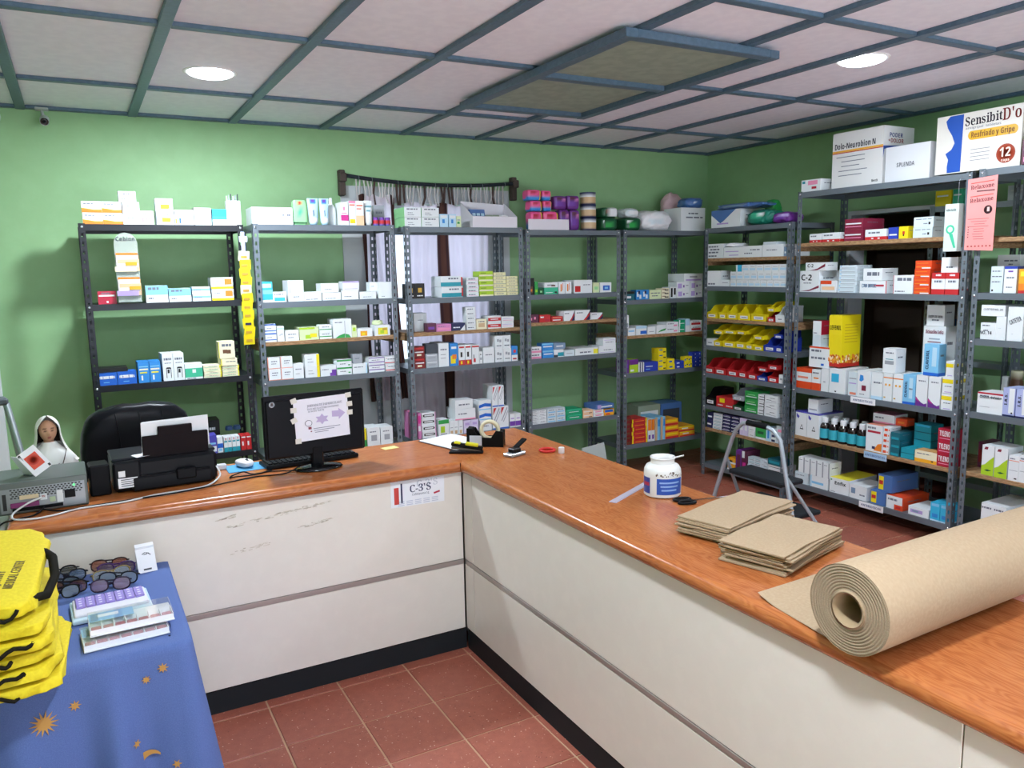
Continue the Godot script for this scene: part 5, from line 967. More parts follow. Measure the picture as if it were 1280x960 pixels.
func pillow_mesh(w: float, h: float, d: float, s: Array, e: float, rough: float, sd: int) -> ArrayMesh:
	var n := FastNoiseLite.new()
	n.seed = sd
	n.frequency = 14.0
	var P := []
	var C := []
	for j in 23:
		var la := -PI / 2 + PI * j / 22.0
		var r := []
		var c := []
		for i in 36:
			var lo := TAU * i / 36.0
			var p := Vector3(w / 2 * sp(cos(la), e) * sp(sin(lo), e), h / 2 + h / 2 * sp(sin(la), e), d / 2 * sp(cos(la), e) * sp(cos(lo), e))
			var k := 1.0 + rough * n.get_noise_3d(p.x * 1.0 + sd, p.y, p.z)
			p.x *= k
			p.z *= k
			p.y = maxf(0.0, h / 2 + (p.y - h / 2) * (1.0 + rough * 0.6 * n.get_noise_3d(p.z, p.x, p.y + 3.0)))
			if p.y < h * 0.06:
				p.y *= 0.3
			r.append(p)
			c.append(face_colour(s, p.x / w + 0.5, p.y / h))
		P.append(r)
		C.append(c)
	var b := MB.new()
	b.grid(P, true, C)
	return b.mesh()
func tube_mesh(w: float, h: float, d: float, s: Array) -> ArrayMesh:
	var P := []
	var C := []
	for j in 19:
		var t := j / 18.0
		var r := []
		var c := []
		for i in 28:
			var a := TAU * i / 28.0
			var hw := w / 2 * (0.62 if t < 0.14 else lerpf(0.78, 1.0, (t - 0.14) / 0.86))
			var hd := d / 2 * (0.75 if t < 0.14 else lerpf(0.95, 0.04, pow((t - 0.14) / 0.86, 1.5)))
			if j == 0:
				hw *= 0.02
				hd *= 0.02
			r.append(Vector3(hw * sin(a), h * (0.0 if j == 0 else t - 0.055), hd * cos(a)))
			c.append(face_colour(s, sin(a) * 0.5 + 0.5, t) if cos(a) > 0 and t > 0.14 else pc(s[0]))
		P.append(r)
		C.append(c)
	var b := MB.new()
	b.grid(P, true, C)
	return b.mesh()
func round_mesh(kind: String, w: float, h: float, s: Array) -> ArrayMesh:
	var r := w / 2
	var prof := []
	if kind == "bottle":
		prof = [Vector2(0, 0), Vector2(r * 0.9, 0), Vector2(r, h * 0.03), Vector2(r, h * 0.5), Vector2(r * 0.95, h * 0.62), Vector2(r * 0.6, h * 0.74), Vector2(r * 0.36, h * 0.78), Vector2(r * 0.36, h * 0.95), Vector2(r * 0.28, h), Vector2(0, h)]
	elif kind == "tin":
		prof = [Vector2(0, 0), Vector2(r, 0), Vector2(r, h * 0.04), Vector2(r * 0.97, h * 0.06), Vector2(r * 0.97, h * 0.2), Vector2(r * 0.97, h * 0.6), Vector2(r * 0.97, h * 0.65), Vector2(r * 0.97, h * 0.93), Vector2(r, h * 0.95), Vector2(r, h), Vector2(r * 0.9, h), Vector2(r * 0.88, h * 0.97), Vector2(0, h * 0.97)]
	else:
		prof = [Vector2(0, 0), Vector2(r * 0.94, 0), Vector2(r, h * 0.05), Vector2(r, h * 0.3), Vector2(r, h * 0.6), Vector2(r * 0.97, h * 0.7), Vector2(r * 0.86, h * 0.74), Vector2(r * 0.9, h * 0.75), Vector2(r * 0.9, h * 0.97), Vector2(r * 0.85, h), Vector2(0, h)]
	var cols := []
	for p in prof:
		var c := pc(s[0])
		for m in s[3]:
			if p.y / h >= m[2] - 0.001 and p.y / h <= m[4] + 0.001:
				c = pc(m[0])
		cols.append(c)
	var b := MB.new()
	b.lathe(prof, 22, Transform3D.IDENTITY, cols)
	return b.mesh()
func bin_parts(root: Node3D, w: float, h: float, d: float, s: Array):
	var t := 0.003
	var b := MB.new()
	b.col = pc(s[0])
	b.box(Vector3(0, t / 2, 0), Vector3(w, t, d))
	b.box(Vector3(0, h / 2, -d / 2 + t / 2), Vector3(w, h, t))
	var side := [Vector2(-d / 2, 0), Vector2(d / 2, 0), Vector2(d / 2 + 0.004, h * 0.42), Vector2(d * 0.30, h * 0.55), Vector2(d * 0.12, h * 0.92), Vector2(d * 0.02, h), Vector2(-d / 2, h)]
	for sx in [-1, 1]:
		b.slab(side, -t / 2, t / 2, Transform3D(Basis(Vector3.UP, -PI / 2), Vector3(sx * (w / 2 - t / 2), 0, 0)))
		b.box(Vector3(sx * w / 2 * 0.99, h * 0.98, -d * 0.24), Vector3(0.006, 0.006, d * 0.5))
	b.box(Vector3(0, h * 0.21, d / 2), Vector3(w, h * 0.42, t), Basis(Vector3.RIGHT, 0.06))
	b.box(Vector3(0, h * 0.42, d / 2 + 0.003), Vector3(w, 0.006, 0.008))
	part(root, "hopper", b, vmat(0.4))
	var g := MB.new()
	g.col = pc("paper")
	g.box(Vector3(0, h * 0.2, d / 2 + 0.0035), Vector3(w * 0.62, h * 0.2, 0.0012), Basis(Vector3.RIGHT, 0.06))
	g.col = pc("text")
	g.box(Vector3(0, h * 0.2, d / 2 + 0.0043), Vector3(w * 0.42, h * 0.05, 0.0008), Basis(Vector3.RIGHT, 0.06))
	part(root, "name_tag", g, vmat(0.6))
func shelf_spot(u: String, along: float, y: float, back: float) -> Transform3D:
	if u in ["F", "G", "H"]:
		return Transform3D(Basis(Vector3.UP, -PI / 2), Vector3(4.53 + back, y, along))
	return Transform3D(Basis.IDENTITY, Vector3(along, y, -5.2 - back))
func place(u: String, k: int) -> String:
	if u == "A":
		return ["on top of the black rack", "on the black rack's upper shelf", "on the black rack's middle shelf", "on the black rack's low shelf"][k - 1]
	var n: String = ["top", "second", "third", "fourth", "fifth", "sixth", "seventh", "eighth", "lowest"][k - 1 if k < RACKS[u].levels.size() else 8]
	return "on the %s shelf %s" % [n, {"B": "behind the monitor", "C": "before the curtain", "D": "beside the curtain", "E": "in the corner", "F": "of the bin rack", "G": "before the doorway", "H": "behind pink leaflet"}[u]]
func stock_shelves():
	var sd := 0
	for row in STOCK:
		var e: Array = row.duplicate()
		var s: Array = STYLES[e[6]].duplicate()
		s[1] = s[1] if s[1] != "" else s[0]
		s[2] = s[2] if s[2] != "" else s[1]
		e[1] = e[1] if e[1] != "" else "medicine_carton"
		e[2] = e[2] if e[2] != "" else "carton"
		e[3] = e[3] if e[3] != "" else "carton"
		e[0] += (", " if "," in e[0] else " ") + place(e[4], e[5])
		var w := 0.0
		var h := 0.0
		var d := 0.0
		var count := 0
		var grp := "goods on shelf %d of the %s" % [e[5], {"A": "black rack", "B": "rack behind the monitor", "C": "rack before the curtain", "D": "rack beside the curtain", "E": "corner rack", "F": "bin rack", "G": "rack before the doorway", "H": "rack behind the pink leaflet"}[e[4]]]
		for p in e[8]:
			var label: String = e[0]
			if e.size() > 9:
				var ny: int = e[9]
				var tier := count * ny / (e[8] as Array).size()
				label = (["bottom ", "second-tier ", "third-tier ", "fourth-tier ", "fifth-tier ", "sixth-tier "][tier] if tier < ny - 1 else "top ") + label
			count += 1
			sd += 1
			rng.seed = e[6] * 31 + 5
			if p.size() > 4:
				w = p[4]
				h = p[5]
				d = p[6]
			var xf := shelf_spot(e[4], p[0], p[1] + 0.0005, p[2] + d / 2)
			xf.basis = xf.basis * Basis(Vector3.UP, deg_to_rad(p[3]))
			var root: Node3D
			var me: Mesh
			var m: Material = vmat(0.45)
			var key := "%s %s %.3f %.3f %.3f" % [e[3], e[6], w, h, d]
			if mesh_cache.has(key):
				me = mesh_cache[key]
			elif e[3] == "carton":
				me = carton_mesh(w, h, d, s)
			elif e[3] == "pillow":
				me = pillow_mesh(w, h, d, s, 0.62, 0.28, sd)
			elif e[3] == "crumple":
				me = pillow_mesh(w, h, d, s, 0.8, 0.6, sd)
			elif e[3] == "pack":
				me = pillow_mesh(w, h, d, s, 0.36, 0.07, sd)
			elif e[3] == "pouch":
				me = pillow_mesh(w, h, d, s, 0.34, 0.05, sd)
			elif e[3] == "tube":
				me = tube_mesh(w, h, d, s)
			elif e[3] in ["bottle", "jar", "tin"]:
				me = round_mesh(e[3], w, h, s)
			if me != null:
				mesh_cache[key] = me
			if e[3] in ["pillow", "pack", "pouch"]:
				m = vmat(0.32)
			if e[3] == "bin":
				root = thing(e[1], label, e[2], Vector3.ZERO, 0.0, grp)
				bin_parts(root, w, h, d, s)
			elif e[3] == "sticks":
				root = thing(e[1], label, e[2], Vector3.ZERO, 0.0, grp)
				part_mesh(root, "carton", carton_mesh(w, h * 0.78, d, s), m)
				for k in 6:
					var q := MB.new()
					q.col = pc(["white", "grey", "slate"][k % 3])
					q.tube([Vector3(-w * 0.38 + k * w * 0.15, h * 0.5, 0.0), Vector3(-w * 0.42 + k * w * 0.16, h * (0.94 + 0.03 * (k % 3)), 0.004)], 0.0035, 6)
					part(root, "stick", q, m)
			else:
				root = part_mesh(self, e[1], me, m)
				tag(root, label, e[2], grp)
			root.transform = xf
			if e[7].size() > 0:
				var tx: Array = e[7]
				var turn: float = tx[5] if tx.size() > 5 else 0.0
				var bb := Basis(Vector3.BACK, deg_to_rad(turn))
				lettering(root, tx[0], (w if turn == 90.0 else h) * tx[3], Vector3(w * (tx[1] - 0.5), h * tx[2], d / 2 + 0.0016), bb, tx[4], minf((h if turn == 90.0 else w) * 0.8, (w if turn == 90.0 else h) * tx[3] * 0.75 * String(tx[0]).length()))

# ------------------------------------------------------------------ racks
func post_mesh(h: float, sx: int, sz: int) -> ArrayMesh:      # slotted angle: two flanges with real slots
	var key := "post %s %d %d" % [h, sx, sz]
	if mesh_cache.has(key):
		return mesh_cache[key]
	var b := MB.new()
	var f := 0.036
	var t := 0.002
	var step := 0.05
	for flange in 2:
		var ax := Vector3(sx, 0, 0) if flange == 0 else Vector3(0, 0, sz)
		var n := Vector3(0, 0, sz) if flange == 0 else Vector3(sx, 0, 0)
		for e in [[0.0, 0.012], [0.024, 0.036]]:
			var c: Vector3 = ax * (e[0] + e[1]) * 0.5 + n * t * 0.5 + Vector3(0, h / 2, 0)
			b.box(c, (ax * (e[1] - e[0]) + n * t).abs() + Vector3(0, h, 0))
		var y := 0.0
		while y < h:
			var y2 := minf(y + step - 0.022, h)
			b.box(ax * 0.018 + n * t * 0.5 + Vector3(0, (y + y2) / 2, 0), (ax * 0.012 + n * t).abs() + Vector3(0, y2 - y, 0))
			y += step
	mesh_cache[key] = b.mesh()
	return mesh_cache[key]
func rack(u: String, called: String, label: String, depth: float, wood: Array, steel: Material, extra := []):
	var r: Dictionary = RACKS[u]
	var w: float = r.to - r.from
	var root := thing(called, label, "rack", Vector3.ZERO, 0.0, "slotted angle racks")
	root.transform = shelf_spot(u, r.from, 0.0, 0.0)
	var top: float = r.levels[0] + 0.004
	for sx in [0, 1]:
		for sz in [0, 1]:
			var p := part_mesh(root, "post", post_mesh(top, 1 - 2 * sx, -1 + 2 * sz), steel)
			p.position = Vector3(sx * w, 0, -depth * sz)
	var lv: Array = r.levels.duplicate()
	lv.append_array(extra)
	for k in lv.size():
		var y: float = lv[k]
		var b := MB.new()
		if k in wood:
			b.cham(Vector3(w / 2, y - 0.013, -depth / 2 - 0.002), Vector3(w - 0.006, 0.026, depth - 0.008), 0.002)
			var o := part(root, "shelf_board", b, M.plank)
			var q := MB.new()
			q.box(Vector3(w / 2, y - 0.042, -depth + 0.012), Vector3(w - 0.012, 0.03, 0.012))
			q.box(Vector3(0.006, y - 0.042, -depth / 2), Vector3(0.006, 0.03, depth - 0.02))
			q.box(Vector3(w - 0.006, y - 0.042, -depth / 2), Vector3(0.006, 0.03, depth - 0.02))
			part(o, "bearer", q, M.plank)
		else:
			b.box(Vector3(w / 2, y - 0.001, -depth / 2), Vector3(w - 0.006, 0.002, depth - 0.006))
			for s in [0, 1]:
				b.box(Vector3(w / 2, y - 0.019, -0.0034 - (depth - 0.0068) * s), Vector3(w - 0.006, 0.036, 0.0016))
				b.box(Vector3(0.0036 + (w - 0.0072) * s, y - 0.019, -depth / 2), Vector3(0.0016, 0.036, depth - 0.01))
			b.box(Vector3(w / 2, y - 0.036, -0.009), Vector3(w - 0.01, 0.0016, 0.012))
			var o := part(root, "shelf_pan", b, steel)
			for s in [0, 1]:
				var q := MB.new()
				q.lathe([Vector2(0.0075, 0), Vector2(0.0075, 0.002), Vector2(0.005, 0.005), Vector2(0, 0.006)], 10, Transform3D(Basis(Vector3.RIGHT, PI / 2), Vector3(0.018 + (w - 0.036) * s, y - 0.016, 0.0005)))
				part(o, "bolt", q, M.bolt)
	return root

# ------------------------------------------------------------------ the room
func build_room():
	var wall: Material = M.wall
	var b := MB.new()
	b.box(Vector3(0.08, 1.45, -5.78), Vector3(3.64, 2.9, 0.12))
	b.box(Vector3(4.12, 1.45, -5.78), Vector3(2.44, 2.9, 0.12))
	b.box(Vector3(2.4, 0.52, -5.78), Vector3(1.0, 1.04, 0.12))
	b.box(Vector3(2.4, 2.575, -5.78), Vector3(1.0, 0.65, 0.12))
	struct("wall_back", b, wall, "light green painted wall behind the racks")
	b = MB.new()
	b.box(Vector3(5.28, 1.45, -4.9), Vector3(0.12, 2.9, 1.64))
	b.box(Vector3(5.28, 1.45, -0.77), Vector3(0.12, 2.9, 4.86))
	b.box(Vector3(5.28, 2.5, -3.64), Vector3(0.12, 0.8, 0.88))
	struct("wall_right", b, wall, "light green painted side wall with a dark doorway")
	b = MB.new()
	b.box(Vector3(-1.68, 1.45, -2.1), Vector3(0.12, 2.9, 7.5))
	struct("wall_left", b, wall, "light green painted wall outside the view")
	b = MB.new()
	b.box(Vector3(-1.07, 1.45, 1.66), Vector3(1.34, 2.9, 0.12))
	b.box(Vector3(4.57, 1.45, 1.66), Vector3(1.54, 2.9, 0.12))
	b.box(Vector3(1.7, 2.5, 1.66), Vector3(4.2, 0.8, 0.12))
	struct("wall_front_unseen", b, mat("d8d0c2", 0.7), "out-of-view cream front wall with a wide opening placed to let daylight in")  # opening lies out of view, shaped to admit soft daylight from the front
	b = MB.new()
	b.box(Vector3(1.8, -0.1, 6.2), Vector3(16.0, 0.1, 9.0))
	struct("ground_street_unseen", b, mat("bcc4d0", 0.9), "out-of-view pale pavement placed to bounce daylight up to the ceiling")  # unseen slab, placed so that sunlight bounces off it onto the ceiling
	# dim store room beyond the doorway
	b = MB.new()
	b.box(Vector3(7.06, 1.45, -3.6), Vector3(0.12, 2.9, 3.4))
	b.box(Vector3(6.2, 1.45, -5.3), Vector3(1.7, 2.9, 0.12))
	b.box(Vector3(6.2, 1.45, -1.96), Vector3(1.7, 2.9, 0.12))
	b.box(Vector3(6.2, 2.84, -3.6), Vector3(1.8, 0.1, 3.4))
	struct("wall_storeroom", b, M.store, "dark walls of the unlit store room")
	b = MB.new()
	for z in [-4.085, -3.195]:
		b.box(Vector3(5.215, 1.05, z), Vector3(0.16, 2.1, 0.03))
	b.box(Vector3(5.215, 2.115, -3.64), Vector3(0.16, 0.03, 0.92))
	struct("trim_1", b, mat("c9ccd0", 0.5), "narrow pale frame around the dark doorway")
	# floor: red-brown speckled tiles, 30 cm, with sunk pale joints
	var fl := Node3D.new()
	fl.name = "floor"
	add_child(fl)
	tag(fl, "red-brown speckled floor tiles with pale joints", "", "", "structure")
	b = MB.new()
	b.box(Vector3(2.7, -0.054, -2.1), Vector3(9.0, 0.1, 7.6))
	part(fl, "joint_mortar", b, M.grout)
	var tile := MB.new()
	tile.cham(Vector3(0, -0.006, 0), Vector3(0.292, 0.012, 0.292), 0.0015)
	var tm := tile.mesh()
	var rest := MB.new()
	for i in range(-6, 19):
		for j in range(-11, 14):
			var c := Vector3(0.394 + 0.3 * i, 0, -2.67 + 0.3 * j)
			if c.x > 5.3 and (c.z < -4.0 or c.z > -3.2) and c.x < 5.5:
				continue
			if c.z < -5.8 or c.z > 1.5:
				continue
			var near := (c.x > -0.2 and c.x < 1.6 and c.z > -3.3 and c.z < -1.5) or (c.x > 1.9 and c.x < 5.2 and c.z < -1.1)
			if near:
				var o := part_mesh(fl, "tile", tm, M.tile)
				o.position = c
			else:
				rest.box(c + Vector3(0, -0.006, 0), Vector3(0.292, 0.012, 0.292))
	var ro := part(fl, "outlying_tiles", rest, M.tile)
	ro.set_meta("kind", "stuff")
	# ceiling: pale panels between painted battens
	var ce := Node3D.new()
	ce.name = "ceiling"
	add_child(ce)
	tag(ce, "pale panel ceiling with dark blue green battens", "", "", "structure")
	b = MB.new()
	b.box(Vector3(1.8, 2.85, -2.1), Vector3(7.1, 0.1, 7.7))
	part(ce, "slab", b, mat("808080", 0.9))
	var xs := [-1.62]
	for k in range(-3, 9):
		xs.append(0.405 + 0.606 * k)
	xs[xs.size() - 1] = 5.22
	var zs := [-5.72, -4.88, -3.645, -2.42, -1.195, 0.03, 1.255, 1.6]
	for j in zs.size() - 1:
		for i in xs.size() - 1:
			b = MB.new()
			b.box(Vector3((xs[i] + xs[i + 1]) / 2, 2.779, (zs[j] + zs[j + 1]) / 2), Vector3(xs[i + 1] - xs[i] - 0.012, 0.014, zs[j + 1] - zs[j] - 0.012))
			part(ce, "ceiling_panel", b, M.panel)
	for i in xs.size():
		b = MB.new()
		b.cham(Vector3(clampf(xs[i], -1.595, 5.195), 2.761, -2.06), Vector3(0.052, 0.022, 7.32), 0.003)
		part(ce, "batten", b, M.batten)
	for j in zs.size():
		for i in xs.size() - 1:
			b = MB.new()
			b.cham(Vector3((xs[i] + xs[i + 1]) / 2, 2.7625, clampf(zs[j], -5.695, 1.575)), Vector3(xs[i + 1] - xs[i] - 0.052, 0.019, 0.05), 0.003)
			part(ce, "cross_batten", b, M.batten)
	# boxed hatch hanging a little below the ceiling
	var h := thing("ceiling_hatch", "grey green two-panel hatch framed in dark battens on the ceiling", "hatch")
	for x in [2.15, 2.99]:
		b = MB.new()
		b.cham(Vector3(x, 2.731, -3.66), Vector3(0.06, 0.038, 1.66), 0.003)
		part(h, "frame_rail", b, M.batten)
	for z in [-4.46, -3.63, -2.86]:
		b = MB.new()
		b.cham(Vector3(2.57, 2.732, z), Vector3(0.78, 0.036, 0.06), 0.003)
		part(h, "frame_rail", b, M.batten)
	for z in [-4.045, -3.245]:
		b = MB.new()
		b.box(Vector3(2.57, 2.745, z), Vector3(0.78, 0.008, 0.77 if z < -3.5 else 0.71))
		part(h, "hatch_panel", b, M.hatch)
func ceiling_lamp(x: float, z: float, label: String, energy: float):
	var t := thing("ceiling_lamp", label, "lamp", Vector3(x, 2.772, z), 0.0, "round ceiling lamps")
	var b := MB.new()
	b.lathe([Vector2(0.105, -0.002), Vector2(0.125, -0.006), Vector2(0.132, -0.002), Vector2(0.132, 0.0)], 36)
	part(t, "rim", b, mat("e8e8ea", 0.4))
	b = MB.new()
	var prof := []
	for k in 9:
		var a := PI / 2 * k / 8.0
		prof.append(Vector2(0.112 * sin(a), -0.004 - 0.024 * cos(a)))
	b.lathe(prof, 36)
	var m := StandardMaterial3D.new()
	m.albedo_color = Color(0.95, 0.96, 1.0)
	m.emission_enabled = true
	m.emission = Color(0.93, 0.97, 1.0)
	m.emission_energy_multiplier = 6.0
	part(t, "diffuser", b, m)
	var l := AreaLight3D.new()
	l.name = "light"
	l.area_size = Vector2(0.19, 0.19)
	l.area_normalize_energy = true
	l.light_energy = energy
	l.light_color = Color(0.91, 0.955, 1.0)
	l.shadow_enabled = true
	l.set("area_range", 14.0)
	t.add_child(l)
	l.position = Vector3(0, -0.034, 0)
	l.rotation_degrees = Vector3(-90, 0, 0)

# ------------------------------------------------------------------ counter
func build_counter():
	var c := thing("counter", "cream panelled counter run with black plinth under the monitor", "counter", Vector3.ZERO, 0.0, "counter runs")
	var b := MB.new()
	b.box(Vector3(0.597, 0.45, -3.43), Vector3(1.73, 0.79, 0.46))
	part(c, "carcass", b, mat("b7b0a4", 0.7))
	b = MB.new()
	b.cham(Vector3(0.594, 0.6425, -3.189), Vector3(1.732, 0.415, 0.02), 0.0015)
	part(c, "upper_panel", b, M.laminate)
	b = MB.new()
	b.cham(Vector3(0.594, 0.255, -3.189), Vector3(1.732, 0.31, 0.02), 0.0015)
	part(c, "lower_panel", b, M.laminate)
	b = MB.new()
	b.cham(Vector3(0.594, 0.4225, -3.186), Vector3(1.732, 0.022, 0.02), 0.002)
	part(c, "trim_strip", b, mat("a79d98", 0.35, 0.5))
	b = MB.new()
	b.box(Vector3(0.597, 0.048, -3.19), Vector3(1.738, 0.096, 0.016))
	part(c, "plinth", b, mat("26282b", 0.5))
	# dirt rubbed into the panel
	rng.seed = 5
	b = MB.new()
	for row in [[0.42, 0.76, 0.86, 0.805, 70], [0.44, 0.655, 0.62, 0.672, 22], [0.72, 0.712, 0.86, 0.73, 26], [0.4, 0.8, 0.5, 0.81, 14]]:
		for k in row[4]:
			var f := rng.randf()
			var p := Vector3(lerpf(row[0], row[2], f), lerpf(row[1], row[3], f) + rng.randf_range(-0.007, 0.007), -3.1786)
			b.col = pc(["cdc4b4", "c9bfae", "b5aa98", "d0c7b6"][k % 4])
			b.box(p, Vector3(rng.randf_range(0.004, 0.022), rng.randf_range(0.001, 0.0035), 0.0004), Basis(Vector3.BACK, 0.1))
	var sc := part(c, "scuff_marks", b, vmat(0.8))
	sc.set_meta("kind", "stuff")
	c = thing("counter", "cream panelled counter run under the kraft paper roll", "counter", Vector3.ZERO, 0.0, "counter runs")
	b = MB.new()
	b.box(Vector3(1.74, 0.45, -1.62), Vector3(0.5, 0.79, 4.06))
	part(c, "carcass", b, mat("b7b0a4", 0.7))
	var zs := [-3.176, -3.085, -0.85, 0.42]
	for k in 3:
		var z: float = (zs[k] + zs[k + 1]) / 2
		var d: float = zs[k + 1] - zs[k] - 0.003
		b = MB.new()
		b.cham(Vector3(1.475, 0.6425, z), Vector3(0.02, 0.415, d), 0.0015)
		part(c, "upper_panel", b, M.laminate)
		b = MB.new()
		b.cham(Vector3(1.475, 0.255, z), Vector3(0.02, 0.31, d), 0.0015)
		part(c, "lower_panel", b, M.laminate)
	b = MB.new()
	b.cham(Vector3(1.474, 0.4225, -1.38), Vector3(0.02, 0.02, 3.58), 0.002)
	part(c, "trim_strip", b, mat("a79d98", 0.35, 0.5))
	b = MB.new()
	b.box(Vector3(1.476, 0.048, -1.38), Vector3(0.016, 0.096, 3.58))
	part(c, "plinth", b, mat("26282b", 0.5))
	# worktop with rounded nosing: rings of an L drawn in at the edges
	b = MB.new()
	var ring := func(ins: float) -> Array:
		return [Vector2(-0.285 + ins, -3.138 - ins), Vector2(1.438 + ins, -3.138 - ins), Vector2(1.438 + ins, 0.42), Vector2(2.035 - ins, 0.42), Vector2(2.035 - ins, -3.705 + ins), Vector2(-0.285 + ins, -3.705 + ins)]
	var uv := func(p: Vector3) -> Vector2:
		return Vector2(p.z + p.y, p.x) if p.x > 1.44 else Vector2(p.x, p.z + p.y)
	var uvr := func(p: Vector3, right: bool) -> Vector2:
		return Vector2(p.z, p.x + p.y) if right else Vector2(p.x, p.z + p.y)
	var rings := []
	var rr := 0.022
	for k in 13:
		var a := -PI / 2 + PI * k / 12.0
		rings.append([rr * (1.0 - cos(a)), 0.875 + 0.025 * sin(a)])
	for k in rings.size() - 1:
		var lo: Array = ring.call(rings[k][0])
		var hi: Array = ring.call(rings[k + 1][0])
		for i in 6:
			var j := (i + 1) % 6
			var right: bool = i in [1, 2, 3]
			var p := [Vector3(lo[i].x, rings[k][1], lo[i].y), Vector3(lo[j].x, rings[k][1], lo[j].y), Vector3(hi[j].x, rings[k + 1][1], hi[j].y), Vector3(hi[i].x, rings[k + 1][1], hi[i].y)]
			var nrm := Vector3(lo[j].y - lo[i].y, 0, -(lo[j].x - lo[i].x)).normalized() * -1.0
			var e := [-PI / 2 + PI * k / 12.0, -PI / 2 + PI * (k + 1) / 12.0]
			for t in [0, 2, 1, 0, 3, 2]:
				var a: float = e[0] if t < 2 else e[1]
				b.v(p[t], (nrm * cos(a) + Vector3.UP * sin(a)).normalized(), uvr.call(p[t], right))
	var top: Array = ring.call(rr)
	for y in [0.9, 0.85]:
		for q in [[top[0].x, top[5].y, top[1].x, top[0].y], [top[1].x, top[4].y, top[3].x, 0.42]]:
			var a := Vector3(q[0], y, q[3])
			var bb := Vector3(q[2], y, q[3])
			var cc := Vector3(q[2], y, q[1])
			var d := Vector3(q[0], y, q[1])
			var right: bool = q[0] > 1.0
			var uvs := [uvr.call(a, right), uvr.call(bb, right), uvr.call(cc, right), uvr.call(d, right)]
			if y > 0.88:
				b.quad(a, bb, cc, d, uvs)
			else:
				b.quad(d, cc, bb, a, [uvs[3], uvs[2], uvs[1], uvs[0]])
	var o := part(self, "worktop", b, M.wood)
	tag(o, "glossy orange-brown wood grain L-shaped worktop over both counter runs", "worktop")
	var s := MB.new()
	s.box(Vector3(1.4385, 0.88, -3.139), Vector3(0.002, 0.036, 0.006))
	part(o, "joint_line", s, mat("4a2312", 0.6))
	# sticker on the front panel
	var k := thing("sticker", "white medicine advertising sticker on the counter's cream front panel", "sticker", Vector3(1.247, 0.784, -3.1785))
	b = MB.new()
	b.col = pc("e9ebf0")
	b.box(Vector3.ZERO, Vector3(0.253, 0.115, 0.0006), Basis(Vector3.BACK, -0.02))
	b.col = pc("c8403c")
	b.box(Vector3(-0.1, -0.005, 0.0006), Vector3(0.022, 0.075, 0.0004))
	b.col = pc("navy")
	b.box(Vector3(-0.076, 0.005, 0.0006), Vector3(0.008, 0.088, 0.0004))
	b.col = pc("crimson")
	b.box(Vector3(0.09, -0.013, 0.0006), Vector3(0.03, 0.008, 0.0004), Basis(Vector3.BACK, 0.2))
	b.col = pc("b9bfd2")
	for i in 5:
		for j in 3:
			b.box(Vector3(-0.08 + i * 0.04, -0.034 - j * 0.008, 0.0006), Vector3(0.03, 0.003, 0.0004))
	part(k, "sheet", b, vmat(0.4))
	lettering(k, "C-3'S", 0.032, Vector3(0.012, 0.018, 0.0012), Basis.IDENTITY, "3a3f5c", 0.1, true)
	lettering(k, "C-3'S", 0.03, Vector3(0.045, 0.036, 0.0008), Basis.IDENTITY, "c9cdd6", 0.1, true)
	lettering(k, "Ceftriaxona 1g", 0.009, Vector3(0.012, -0.008, 0.0012), Basis.IDENTITY, "3a3f5c", 0.08, true)

